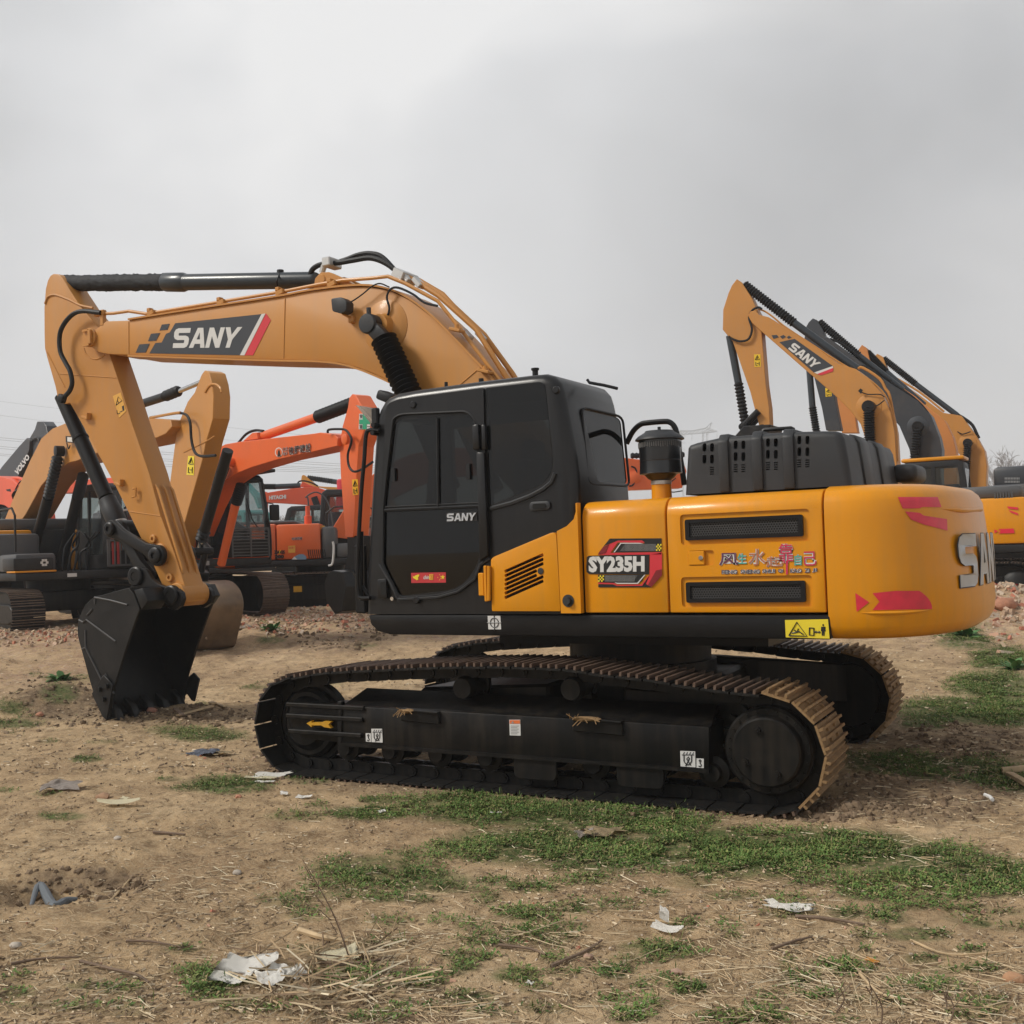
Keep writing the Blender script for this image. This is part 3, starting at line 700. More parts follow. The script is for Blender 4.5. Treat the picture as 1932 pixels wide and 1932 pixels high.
for (x0, y0, x1, y1, t_) in ((838, 1440, 880, 1588, .03), (880, 1392, 908, 1625, .045)):
    a = U(*c3(x0, y0), FY); b = U(*c3(x1, y1), FY); box(bm, ((a.x+b.x)/2, FY-.012-t_/2, (a.z+b.z)/2), (abs(b.x-a.x), t_, abs(a.z-b.z)), None, .006, 1)
a = U(*c3(893, 1395), FY-.06); b = U(*c3(893, 1620), FY-.06); cyl(bm, a, b, .013, 10)
finish(bm, 'door_hinge', YEL, FDOOR)
po = [c3(*p) for p in [(1335, 1168), (1400, 1135), (1445, 1090), (1466, 1040), (1478, 1000), (1490, 985), (1516, 1697), (1362, 1697)]]
_q = [U(*p, FY-.042) for p in po]; _b = ZS+.012; _e = S1-G
_q = [(min(p.x, _e-.012), p.z) for p in _q[:6]]+[(_e, _q[5].z+.004), (_e, _b), (_q[7].x, _b)]
bm = nb(); flat(bm, [_q], lambda x, z: V((x, FY+.013, z)), NY, .055); POST = finish(bm, 'corner_panel', YEL, EX)
bm = nb(); p = U(*c3(1410, 1622), FY-.044); lathe(bm, p, NY, [(0, .045), (.004, .045), (.004, .03), (.006, .03), (.03, .026), (.03, .002)], 20); finish(bm, 'rubber_plug', PLAS, POST)
# right-hand side of the upper structure: tank and tool boxes
bm = nb(); box(bm, (-.35, .92, 1.66), (1.0, .85, .82), None, .04, 2); finish(bm, 'fuel_tank', YEL, EX)
bm = nb(); box(bm, (-1.28, .95, 1.42), (.8, .78, .36), None, .03, 2); finish(bm, 'tool_box', BLK, EX)

# ---- counterweight -------------------------------------------------
def plan(u, hw, rear, x0):
    """plan outline of one side, u 0..1 from the body joint to the rear centre line"""
    ex, ey = rear-x0, hw
    a = u*pi/2
    n_ = 2.6
    return V((x0+ex*(sin(a)**(2/n_)), -ey*(cos(a)**(2/n_)), 0))
CX0 = S3+G; REAR = 2.69
levels = [(ZB-.018, .14, .16, 0), (ZB-.010, .07, .085, 0), (ZB+.02, .03, .04, 0), (ZB+.07, .008, .012, 0), (ZB+.16, 0, .0, 0), (ZB+.40, 0, .012, 0), (ZB+.62, .002, .035, 0), (ZT-.20, .004, .05, 0), (ZT-.11, .010, .06, 0), (ZT-.055, .035, .085, 0), (ZT-.02, .08, .125, 0), (ZT, .18, .22, 0)]
def ring(z, ins, rin, n=44):
    us = [ (i/n) for i in range(n+1)]
    near = [plan(u_, abs(YN)-ins, REAR-rin, CX0) for u_ in us]
    pts = [V((p.x, p.y, z)) for p in near]
    pts += [V((p.x, -p.y, p.z)) for p in pts[-2::-1]]
    return pts
bm = nb(); rings = [[bm.verts.new(p) for p in ring(z, i_, r_)] for z, i_, r_, _ in levels]
for a, b in zip(rings, rings[1:]):
    for i in range(len(a)-1): bm.faces.new((a[i], a[i+1], b[i+1], b[i]))
bm.faces.new(rings[0][::-1]); bm.faces.new(rings[-1])
bm.faces.new([r_[0] for r_ in rings]+[r_[-1] for r_ in rings[::-1]])
CW = finish(bm, 'counterweight', YEL, EX, 40)
# points on its curved side: cast a photo ray on the finished surface
from mathutils.bvhtree import BVHTree
_bt = bmesh.new(); _bt.from_mesh(CW.data); CWT = BVHTree.FromBMesh(_bt); _bt.free()
def cw_pt(px, py, off=0.0):
    d = ray(px, py).normalized(); h, nn, _, _ = CWT.ray_cast(CAM, d)
    if h is None: h, nn, _, _ = CWT.find_nearest(on_plane(px, py, V((REAR, 0, 0)), V((1, 0, 0))))
    nn = nn if nn.dot(d) < 0 else -nn
    return h+nn*off
def cw_patch(pts, off, m, name, nx=12, ny=5, par=None, t=0):
    """thin sheet that follows the counterweight: a quad in the photo, corner points tl tr br bl"""
    bm = nb(); f = quad(*pts); g = [[bm.verts.new(cw_pt(*f(i/nx, j/ny), off)) for i in range(nx+1)] for j in range(ny+1)]
    for j in range(ny):
        for i in range(nx): bm.faces.new((g[j][i], g[j][i+1], g[j+1][i+1], g[j+1][i]))
    return finish(bm, name, m, par if par else CW)
def cw_poly(pts, off, m, name, par=None):
    """strip patch between a top edge list and a bottom edge list"""
    top, bot = pts; bm = nb(); n = 14; k_ = 5
    def along(L_, t):
        q = t*(len(L_)-1); i = min(int(q), len(L_)-2); u = q-i; return (L_[i][0]*(1-u)+L_[i+1][0]*u, L_[i][1]*(1-u)+L_[i+1][1]*u)
    g = []
    for j in range(k_+1):
        row = []
        for i in range(n+1):
            a, b = along(top, i/n), along(bot, i/n); v = j/k_; row.append(bm.verts.new(cw_pt(a[0]*(1-v)+b[0]*v, a[1]*(1-v)+b[1]*v, off)))
        g.append(row)
    for j in range(k_):
        for i in range(n):
            try: bm.faces.new((g[j][i], g[j][i+1], g[j+1][i+1], g[j+1][i]))
            except ValueError: pass
    return finish(bm, name, m, par if par else CW)
cw_poly(([crr(*p) for p in [(762, 213), (1130, 213)]], [crr(*p) for p in [(808, 318), (965, 316), (985, 303), (1165, 305)]]), .004, REFL, 'reflector')
cw_poly(([crr(*p) for p in [(830, 345), (965, 357), (1000, 383), (1215, 415)]], [crr(*p) for p in [(885, 420), (1000, 465), (1080, 485), (1220, 522)]]), .004, REFL, 'reflector')
cw_poly(([crr(*p) for p in [(373, 1098), (498, 1182)]], [crr(*p) for p in [(385, 1272), (498, 1184)]]), .004, REFL, 'reflector')
cw_poly(([crr(*p) for p in [(518, 1098), (760, 1082), (955, 1078), (1010, 1100), (1050, 1150)]], [crr(*p) for p in [(590, 1178), (540, 1252), (760, 1258), (1000, 1245), (1080, 1235)]]), .004, REFL, 'reflector') if False else None
bm = nb()
def cw_grid(bm, f, nx, ny, off):
    g = [[bm.verts.new(cw_pt(*f(i/nx, j/ny), off)) for i in range(nx+1)] for j in range(ny+1)]
    for j in range(ny):
        for i in range(nx): bm.faces.new((g[j][i], g[j][i+1], g[j+1][i+1], g[j+1][i]))
def barf(u, v):                                # arrow-notched left end, rounded right end
    xl = 530+65*(1-abs(2*v-1)); xr = 1078-118*max(0, v)**2.2 if v > 0 else 1078
    y0 = 1100-22*min(1, u*2); y1 = 1256-10*u
    return crr(xl+(xr-xl)*u, y1+(y0-y1)*v)
cw_grid(bm, barf, 16, 10, .004); finish(bm, 'reflector', REFL, CW)
# raised lip under the reflector recess
bm = nb(); tube(bm, [cw_pt(*crr(*p), .0) for p in [(430, 1283), (560, 1284), (760, 1280), (960, 1266), (1090, 1250)]], .012, 8, smooth=3, rf=lambda t: .014*sin(pi*max(.06, min(.94, t)))); finish(bm, 'recess_lip', YEL, CW)
bm = nb(); tube(bm, [cw_pt(*crr(*p), .0) for p in [(1170, 320), (1280, 326), (1400, 332), (1530, 325)]], .012, 8, smooth=3, rf=lambda t: .018*min(1, t*2+.1)); finish(bm, 'recess_lip', YEL, CW)
# SANY badge on the rear: letters follow the curve, raised
def rear_u(y): # x on the rear outline for a given y
    q = min(1, abs(y)/abs(YN)); a = math.acos(max(0, min(1, q))**(2.6/2)); return CX0+(REAR-CX0)*(sin(a)**(2/2.6))
ARC = [(y, rear_u(y)) for y in np.linspace(-1.30, 1.30, 521)]
def badge_map(zb, zt, y0, y1, off):
    # equal arc length between y0 and y1
    pts = [V((x, y)) for y, x in ARC if y0-.006 <= y <= y1+.006]; d = [0]
    for a, b in zip(pts, pts[1:]): d.append(d[-1]+(b-a).length)
    def f(u, v):
        t = u*d[-1]; j = min(range(len(d)), key=lambda k_: abs(d[k_]-t)); j = max(1, min(len(pts)-2, j))
        tg = (pts[j+1]-pts[j-1]).normalized(); uu = t-d[j]; p = pts[j]+tg*uu; nn = V((tg.y, -tg.x))
        z_ = zb+(zt-zb)*v; lean = .012*max(0, (z_-1.54)/.4)
        return V((p.x+nn.x*off-lean, p.y+nn.y*off, z_))
    return f
def flat2(bm, loops, fa, fb, dens=None):
    """like flat() but front and back each have their own map; edges subdivided to follow curves"""
    ls = []
    for l in loops:
        o = []
        for i in range(len(l)):
            a, b = V(l[i]), V(l[(i+1) % len(l)]); n = max(1, int((b-a).length/dens)) if dens else 1
            o += [tuple(a.lerp(b, k_/n)) for k_ in range(n)]
        ls.append(o)
    pv = [[V((p[0], p[1], 0)) for p in l] for l in ls]; tris = geometry.tessellate_polygon(pv); pts = [p for l in pv for p in l]
    a = [bm.verts.new(fa(p.x, p.y)) for p in pts]; b = [bm.verts.new(fb(p.x, p.y)) for p in pts]
    for i, j, k_ in tris:
        try: bm.faces.new((a[i], a[j], a[k_])); bm.faces.new((b[k_], b[j], b[i]))
        except ValueError: pass
    o = 0
    for l in pv:
        n = len(l)
        for i in range(n):
            try: bm.faces.new((a[o+i], a[o+(i+1) % n], b[o+(i+1) % n], b[o+i]))
            except ValueError: pass
        o += n
ps = cw_pt(1805, 1060); pe = cw_pt(1838, 1060)
zt_ = cw_pt(1812, 1008).z; zb_ = cw_pt(1816, 1108).z
lw = 0; 
y0_ = ps.y; 
def badge(parent):
    # four letters; S spans the measured width, the rest follow at the same width round the tail
    pts = ARC; s0 = min(range(len(pts)), key=lambda i: abs(pts[i][0]-ps.y)); s1 = min(range(len(pts)), key=lambda i: abs(pts[i][0]-pe.y))
    arc = [0]
    for a, b in zip(pts, pts[1:]): arc.append(arc[-1]+math.hypot(b[0]-a[0], b[1]-a[1]))
    W = arc[s1]-arc[s0]; pos = arc[s0]
    for ch in 'SANY':
        ls, adv = BLOCK[ch]; wch = W*adv
        i0 = min(range(len(arc)), key=lambda i: abs(arc[i]-pos)); i1 = min(range(len(arc)), key=lambda i: abs(arc[i]-(pos+wch)))
        if i1-i0 < 4: break
        yy0, yy1 = pts[i0][0], pts[i1][0]
        for off0, off1, grow, m, nm in ((.001, .003, .035, DEC_B, 'badge_letter_rim'), (.0025, .006, 0, STEEL, 'badge_letter')):
            bm = nb(); cx, cy = .5*adv, .5
            g = [[(((p[0]-cx)*(1+grow*1.6)+cx)/adv, (p[1]-cy)*(1+grow)+cy) for p in l] for l in ls]
            flat2(bm, g if grow == 0 else g[:1], badge_map(zb_, zt_, yy0, yy1, off1), badge_map(zb_, zt_, yy0, yy1, off0), .12)
            finish(bm, nm, m, parent, 50)
        pos += wch+W*.10
badge(CW)

# ---- prints on the side panels --------------------------------------
P0 = YN
def dec(L_, m, name, par, y, cvt, t=.002):
    bm = nb()
    for pts in L_: decal(bm, pts, y, t, cvt)
    return finish(bm, name, m, par)
Y1 = YN-.0035; Y2 = YN-.0065; Y3 = YN-.0095
B0 = dec([[(955, 562), (1340, 560), (1340, 602), (1215, 600), (1195, 574), (1015, 576), (925, 612), (905, 625)], [(785, 700), (800, 690), (1250, 681), (1247, 829), (800, 826), (782, 810), (780, 770)], [(868, 832), (1215, 830), (1195, 880), (1160, 900), (868, 888)], [(870, 902), (980, 905), (1008, 917), (1192, 915), (1250, 838), (1262, 925), (870, 925)], [(1020, 598), (1340, 600), (1338, 660), (975, 666)]], DEC_B, 'model_decal', MIDP, Y1, c4)
dec([[(905, 625), (1015, 578), (1195, 576), (1215, 590), (1200, 594), (1015, 590), (960, 668), (868, 684), (872, 668)], [(960, 669), (1340, 663), (1340, 680), (868, 685)], [(1254, 682), (1344, 668), (1344, 835), (1264, 924), (1225, 900), (1252, 838)], [(868, 890), (985, 893), (1010, 906), (1190, 904), (1240, 842), (1247, 842), (1196, 914), (1005, 914), (980, 902), (868, 900)]], DEC_R, 'decal_red_band', B0, Y2, c4)
dec([[(905, 625), (950, 603), (925, 666), (868, 684), (872, 668)], [(1300, 800), (1344, 790), (1344, 835), (1264, 924), (1240, 908)]], DEC_DR, 'decal_shade_band', B0, Y3, c4)
dec([[(1035, 594), (1180, 594), (1205, 602), (1180, 600), (1040, 600), (992, 664), (984, 664)], [(1212, 832), (1220, 832), (1165, 899), (1010, 899), (990, 888), (1012, 892), (1160, 892)]], DEC_W, 'decal_white_line', B0, Y2, c4)
gl_ = []
for k_ in range(8):
    y_ = 603+k_*7; xl = 1068-k_*5; gl_.append([(xl, y_), (1300, y_), (1300, y_+1.6), (xl, y_+1.6)])
for x_ in range(1075, 1300, 9): gl_.append([(x_, 603), (x_+1.6, 603), (x_+1.6, 654), (x_, 654)])
for k_ in range(7):
    y_ = 838+k_*7; xr_ = 1158-k_*4; gl_.append([(918, y_), (xr_, y_), (xr_, y_+1.6), (918, y_+1.6)])
for x_ in range(920, 1140, 9): gl_.append([(x_, 837), (x_+1.6, 837), (x_+1.6, 882), (x_, 882)])
dec(gl_, DEC_GR, 'decal_mesh_pattern', B0, Y2, c4, .001)
ck = []
for i in range(4):
    for j in range(4):
        if (i+j) % 2: ck.append([(1300+i*10, 602+j*13), (1310+i*10, 602+j*13), (1310+i*10, 615+j*13), (1300+i*10, 615+j*13)]); ck.append([(868+i*11, 836+j*12), (879+i*11, 836+j*12), (879+i*11, 848+j*12), (868+i*11, 848+j*12)])
dec(ck, DEC_Y, 'decal_checks', B0, Y3, c4, .001)
bm = nb(); q = quad((795, 695), (1214, 691), (1214, 809), (797, 815)); text(bm, 'SY235H', lambda u, v: U(*c4(*q(u, v)), Y2-.0012), NY, 0, .055); finish(bm, 'lettering', DEC_W, B0)
def chl(x, y): return ((1800+x*.25880)/1.43064, (1420+y*.25880)/1.43064)
chars = [('风', (545, 278, 748, 412), CHR_P), ('生', (735, 282, 832, 395), CHR_T), ('水', (850, 236, 1035, 412), CHR_B), ('起', (1035, 315, 1212, 428), CHR_B), ('靠', (1165, 180, 1318, 388), CHR_R), ('自', (1330, 292, 1405, 412), CHR_T), ('己', (1428, 262, 1560, 412), CHR_R)]
SL = None
for bold, off, mm in ((.05, Y1, DEC_W), (.004, Y2, None)):
    for ch, (x0, y0, x1, y1), m_ in chars:
        bm = nb(); q = quad((x0, y0+4), (x1, y0), (x1, y1-3), (x0, y1)); text(bm, ch, lambda u, v: U(*chl(*q(u, v)), off), NY, 0, bold)
        if ch == '靠': decal(bm, [(1240, 360), (1262, 358), (1262, 502), (1242, 506)], off, .0005, chl)
        o = finish(bm, 'slogan_character', mm or m_, EDOOR if SL is None else SL)
        if SL is None: SL = o
for s_, x0, x1 in (('FENG', 570, 733), ('SHENG', 768, 970), ('SHUI', 995, 1130), ('QI', 1158, 1214), ('KAO', 1284, 1408), ('ZI', 1435, 1490), ('JI', 1515, 1568)):
    ya = 458-(x0-570)*.018; q = quad((x0, ya), (x1, ya-3), (x1, ya+42), (x0, ya+44))
    for b_, off, m_ in ((.10, Y1, DEC_W), (.01, Y2, mat('print_navy', (.06, .05, .09), .5))):
        bm = nb(); text(bm, s_, lambda u, v: U(*chl(*q(u, v)), off), NY, 0, b_); finish(bm, 'slogan_lettering', m_, SL)
# door badge, flag sticker
q = quad(c3(623, 1053), c3(812, 1048), c3(803, 1098), c3(623, 1104)); bm = nb(); block_word(bm, 'SANY', lambda u, v: U(*q(u, v), YN-.024), NY, .010); BG = finish(bm, 'door_badge', CHROME, DOOR, 20)
bm = nb(); decal(bm, [c3(*p) for p in [(618, 1048), (818, 1041), (818, 1102), (618, 1110)]], YN-.021, .003); finish(bm, 'badge_plate', DEC_B, BG)
FS = dec([[(386, 1440), (612, 1436), (613, 1503), (388, 1506)]], mat('sticker_red', (.50, .03, .035), .5), 'flag_sticker', DOOR, YN+.002, c3)
star = [(593+(14 if i % 2 == 0 else 6)*sin(pi*i/5), 1468-(16 if i % 2 == 0 else 7)*cos(pi*i/5)) for i in range(10)]
L_ = [star, [(396, 1458), (404, 1466), (412, 1458), (428, 1452), (440, 1450), (438, 1462), (430, 1470), (434, 1482), (424, 1488), (412, 1480), (400, 1474)], [(505, 1450), (530, 1449), (530, 1484), (505, 1485)]]
for a, b in ((572, 1452), (580, 1462), (580, 1476), (572, 1486), (560, 1470)): L_.append([(a-3, b), (a, b-3), (a+3, b), (a, b+3)])
dec(L_, DEC_Y, 'print', FS, YN-.001, c3)
bm = nb(); q = quad(c3(466, 1456), c3(503, 1455), c3(503, 1480), c3(466, 1482)); text(bm, 'chin', lambda u, v: U(*q(u, v), YN-.003), NY, 0, .02); finish(bm, 'lettering', DEC_W, FS)
bm = nb(); q = quad(c3(508, 1453), c3(527, 1452), c3(527, 1481), c3(508, 1482)); text(bm, '国', lambda u, v: U(*q(u, v), YN-.0045), NY, 0, .0); finish(bm, 'lettering', DEC_R, FS)
# frame labels
YF = YN-.002
FR_ = [o for o in COL.objects if o.name == 'deck_frame'][0]
o = dec([[(885, 1720), (968, 1720), (973, 1808), (890, 1808)]], DEC_W, 'lifting_label', FR_, YF, c3)
bm = nb(); cc = U(*c3(928, 1765), YF-.004)
ringp = [cc+V((.035*cos(a), 0, .035*sin(a))) for a in np.linspace(0, 2*pi, 21)]; tube(bm, ringp, .0035, 5)
tube(bm, [cc+V((-.062, 0, 0)), cc+V((.062, 0, 0))], .0035, 5); tube(bm, [cc+V((0, 0, -.062)), cc+V((0, 0, .062))], .0035, 5); finish(bm, 'print', DEC_B, o)
WL = dec([[crr(-278, 1348), crr(120, 1340), crr(135, 1520), crr(-270, 1508)]], DEC_Y, 'warning_label', FR_, YF, None)
def cw5(x, y): return ((1700+x*.55072)/1.43064, (1100+y*.55072)/1.43064)
bm = nb()
for P in ([(780, 1118), (818, 1052), (868, 1120), (780, 1118)], [(795, 1106), (830, 1098), (850, 1112)], [(806, 1090), (820, 1100), (826, 1084)], [(880, 1080), (902, 1081), (902, 1116), (880, 1115), (880, 1080)], [(906, 1100), (934, 1101)]):
    tube(bm, [U(*cw5(*p), YF-.004) for p in P], .0045, 5)
for a, s_ in ((908, 1), (932, -1)): decal(bm, [(a-4*s_, 1100), (a+6*s_, 1093), (a+6*s_, 1108)], YF-.003, .002, cw5)
decal(bm, [(938, 1074), (958, 1074), (959, 1096), (955, 1096), (954, 1118), (949, 1118), (948, 1100), (946, 1118), (941, 1118), (941, 1096), (937, 1096)], YF-.003, .002, cw5)
decal(bm, [(944+4*cos(a)+3.5, 1066+5.5*sin(a)) for a in np.linspace(0, 2*pi, 11)[:-1]], YF-.003, .002, cw5)
finish(bm, 'print', DEC_B, WL)

# ---- engine cover --------------------------------------------------
YE = -1.13
EP = [U(*chd(*p), YE) for p in [(105, 1012), (118, 800), (135, 520), (160, 485), (230, 460), (480, 405), (800, 375), (1180, 345), (1600, 332), (1740, 333), (1800, 350), (1840, 420), (1875, 600), (1925, 925)]]
EP[0].z = ZT+.003; EP[-1].z = ZT+.003
bm = nb(); prism(bm, EP, (0, 1.75, 0), .055, 4, sharp=60, edge_ok=lambda e_: abs(e_.verts[0].co.y-e_.verts[1].co.y) < .01 and max(v.co.z for v in e_.verts) > ZT+.06)
cuts = []; slots = []
for gx in (0, 1, 2, 3):
    bx = (326, 665, 1016, 1357)[gx]; dy = (0, -28, -52, -80)[gx]
    for cx__ in (0, 1):
        x_ = bx+cx__*(82+gx*2)
        for (ya, yb) in ((468, 560), (594, 690)): slots.append((x_-20, ya+dy, x_+22, yb+dy))
        if not (gx == 0 and cx__ == 0):
            for k_ in range(4): slots.append((x_-22, 726+dy+k_*24, x_+25, 739+dy+k_*24))
for (xa, ya, xb, yb) in slots:
    P = [U(*chd(*p), YE) for p in [(xa, ya), (xb, ya-2), (xb, yb-2), (xa, yb)]]
    c = nb(); prism(c, [V((p.x, YE-.08, p.z)) for p in rounded(P, .014, 2)], (0, .16, 0)); cuts.append(c)
inner = nb(); ex_ = sum(p.x for p in EP)/len(EP); 
prism(inner, [V((ex_+(p.x-ex_)*.965, YE+.03, ZT-.02+(p.z-ZT)*.955)) for p in EP], (0, 1.65, 0)); cuts.append(inner)
bm = carve(bm, cuts); EC = finish(bm, 'engine_cover', PLAS, EX, 40)
bm = nb(); box(bm, ((EP[2].x+EP[-4].x)/2, YE+.14, ZT+.19), (EP[-4].x-EP[2].x-.12, .02, .36)); finish(bm, 'cover_screen', mat('cover_screen', (.010, .016, .022), .6), EC)
# moulded ribs over the cover
def edge_z(x):
    for a, b in zip(EP, EP[1:]):
        if a.x <= x <= b.x and b.x > a.x: return a.z+(b.z-a.z)*(x-a.x)/(b.x-a.x)
    return ZT
for xa, xb in ((478, 590), (840, 955), (1178, 1300)):
    A = U(*chd(xa, 500), YE).x; B_ = U(*chd(xb, 500), YE).x
    bm = nb()
    lp = [V((A, YE-.022, ZT+.005)), V((A, YE-.022, edge_z(A)-.03)), V((A, YE+.03, edge_z(A)+.022)), V((A, YE+1.72, edge_z(A)+.022)), V((A, YE+1.72, edge_z(A)-.02)), V((A, YE+.06, edge_z(A)-.03)), V((A, YE+.02, ZT+.005))]
    prism(bm, lp, (B_-A, 0, edge_z(B_)-edge_z(A)), .012, 2, 20); finish(bm, 'moulded_rib', PLAS, EC)
bm = nb(); q0, q1 = U(1684, 911, .55), U(1731, 874, .55); box(bm, ((q0.x+q1.x)/2, .75, (q0.z+q1.z)/2), (q1.x-q0.x, .5, q1.z-q0.z), None, .05, 3); finish(bm, 'rear_box', PLAS, EX)
for yy in (YE+.42, YE+1.05):
    bm = nb(); lp = [EP[-1]+V((-.02, 0, 0)), EP[-1]+V((.014, 0, 0)), EP[-2]+V((.014, 0, 0)), EP[-3]+V((.014, 0, .006)), EP[-4]+V((.01, 0, .012)), EP[-5]+V((0, 0, .012)), EP[-5]+V((0, 0, -.03)), EP[-3]+V((-.04, 0, -.03))]
    prism(bm, [V((p.x, yy, p.z)) for p in lp], (0, .30, 0), .006, 2, 20); finish(bm, 'moulded_rib', PLAS, EC)
bm = nb(); P = [U(*chd(*p), -.55) for p in [(960, 335), (985, 322), (1270, 303), (1292, 312), (1296, 345)]]; tube(bm, P, .014, 8, smooth=0); finish(bm, 'cover_handle', BLK, EC)

# ---- air pre-cleaner and hand rail ----------------------------------
YA = -.95
def zx(x, y): p = U(*cpf(x, y), YA); return p
top = zx(580, 385); base = zx(580, 1140); cxp = top.x
def rr_(xa, xb, y): return (zx(xb, y).x-zx(xa, y).x)/2*1.02
prof = [(zx(0, 1140).z, rr_(470, 715, 1000)), (zx(0, 1045).z, rr_(478, 715, 1000))]
bm = nb(); lathe(bm, (cxp, YA, ZT-.03), ZU, [(0, prof[0][1]), (zx(0, 1045).z-ZT+.03, prof[1][1])], 28); AS = finish(bm, 'intake_stem', YEL, EX)
bm = nb(); z0 = zx(0, 1040).z; lathe(bm, (cxp, YA, z0), ZU, [(0, rr_(478, 716, 1000)*1.03), (zx(0, 995).z-z0, rr_(478, 716, 1000)*1.03)], 28); finish(bm, 'hose_clamp', ALU, AS)
bm = nb(); z0 = zx(0, 990).z
lathe(bm, (cxp, YA, z0), ZU, [(0, rr_(480, 715, 990)), (zx(0, 965).z-z0, rr_(440, 750, 990)), (zx(0, 915).z-z0, rr_(400, 790, 900)), (zx(0, 905).z-z0, rr_(338, 850, 900)), (zx(0, 890).z-z0, rr_(342, 848, 900)), (zx(0, 745).z-z0, rr_(345, 838, 800)), (zx(0, 740).z-z0, rr_(340, 842, 800)), (zx(0, 735).z-z0, rr_(345, 838, 800)), (zx(0, 590).z-z0, rr_(340, 842, 700)), (zx(0, 480).z-z0, rr_(338, 842, 700))], 36)
PRE = finish(bm, 'air_precleaner', mat('precleaner_black', (.008, .009, .011), .32, coat=.3), EX)
bm = nb(); z0 = zx(0, 480).z
lathe(bm, (cxp, YA, z0), ZU, [(0, rr_(300, 860, 470)), (.004, rr_(285, 876, 470)), (.014, rr_(290, 870, 470)), (.035, rr_(330, 835, 450)), (.06, rr_(400, 760, 430)), (.07, rr_(410, 750, 430)), (.078, rr_(560, 600, 430)), (.10, rr_(560, 600, 430))], 36); finish(bm, 'rain_cap', PLAS, PRE)
bm = nb()
for i in range(60):
    a = 2*pi*i/60; r_ = rr_(342, 842, 520)+.002
    z1 = zx(0, 500+random.random()*12).z; z2 = zx(0, 555+random.random()*25).z
    box(bm, (cxp+r_*cos(a), YA+r_*sin(a), (z1+z2)/2), (.006, .006, z1-z2))
finish(bm, 'precleaner_fins', mat('fin_grey', (.10, .10, .10), .5), PRE)
bm = nb(); tube(bm, [U(*cpf(*p), -.35) for p in [(150, 470), (235, 310), (330, 222), (420, 200), (640, 182), (720, 195), (775, 250), (805, 340), (830, 520), (868, 760), (905, 1010)]], .022, 10, smooth=4); finish(bm, 'hand_rail', BLK, EX)

# ---- boom ----------------------------------------------------------
YB = .05; BH = .22
YBN = YB-BH
topE = [(180, 622), (200, 606), (243, 604.5), (271, 600), (380, 583), (524, 561), (583, 550), (646, 542), (697, 540.5), (735, 548), (772, 565), (815, 598), (853, 636), (891, 676), (925, 713), (975, 780), (1030, 850), (1075, 905)]
botE = [(1050, 965), (1000, 960), (955, 915), (900, 850), (850, 795), (800, 755), (742, 722), (700, 703), (675, 693.5), (645, 685), (600, 680), (524, 678.5), (400, 675), (300, 671.5), (243, 669.5), (205, 668), (186, 664), (172, 655), (166, 642), (170, 630)]
BL_ = [U(*p, YBN) for p in topE+botE]
bm = nb(); prism(bm, BL_, (0, 2*BH, 0), .008, 2, 40)
BOOM = finish(bm, 'boom', BOOMY, EX, 25)
# flange plates along the top and bottom edges stand a little proud
def flange(seq, name, th=.018, wd=.016):
    P = [U(*p, YBN-.004) for p in seq]; bm = nb()
    C_ = V((sum(p.x for p in BL_)/len(BL_), 0, sum(p.z for p in BL_)/len(BL_)))
    ring_ = []
    for i, p in enumerate(P):
        d = (P[min(i+1, len(P)-1)]-P[max(i-1, 0)]).normalized(); n_ = V((-d.z, 0, d.x))
        if n_.dot(p-C_) < 0 and name == 'top_plate': n_ = -n_
        if name == 'bottom_plate' and n_.z > 0: n_ = -n_
        ring_.append([bm.verts.new(p+n_*.002-V((0, wd, 0))), bm.verts.new(p+n_*(.002+th)-V((0, wd, 0))), bm.verts.new(p+n_*(.002+th)+V((0, 2*BH+wd+.008, 0))), bm.verts.new(p+n_*.002+V((0, 2*BH+wd+.008, 0)))])
    for a, b in zip(ring_, ring_[1:]):
        for i in range(4): bm.faces.new((a[i], a[(i+1) % 4], b[(i+1) % 4], b[i]))
    bm.faces.new(ring_[0][::-1]); bm.faces.new(ring_[-1])
    finish(bm, name, BOOMY, BOOM, 30)
def dense(seq, k_=3):
    return [(p.x, p.y) for p in smooth_path([V((a, b, 0)) for a, b in seq], k_)]
flange(dense(topE[2:16]), 'top_plate'); flange(dense(botE[4:15]), 'bottom_plate')
# weld seams and reinforcing rings
bm = nb()
for a, b in (((243, 607), (243, 667)), ((538, 563), (535, 676)), ((863, 730), (911, 689))):
    tube(bm, [U(*a, YBN-.001), U(*b, YBN-.001)], .006, 6)
finish(bm, 'weld_seam', BOOMY, BOOM)
bm = nb(); pb = U(*c2(800, 640), YBN)
lathe(bm, pb+V((0, .01, 0)), NY, [(0, .25), (.014, .25), (.03, .21), (.034, .20), (.05, .12), (.10, .10), (.12, .10)], 40); finish(bm, 'cylinder_boss', BOOMY, BOOM)
# nose: fork cheek plates and boss around the stick pivot
pn = U(*c1(452, 722), YBN); bm = nb()
lathe(bm, pn+V((0, .01, 0)), NY, [(0, .105), (.03, .105), (.04, .095), (.04, .05)], 28); o = finish(bm, 'pivot_boss', BOOMY, BOOM)
bm = nb(); box(bm, pn+V((.045, -.045, 0)), (.05, .03, .16), None, .006, 1); box(bm, pn+V((-.02, -.05, .075)), (.09, .02, .025)); box(bm, pn+V((-.01, -.05, -.085)), (.10, .02, .03)); finish(bm, 'pin_keeper', BOOMY, o)
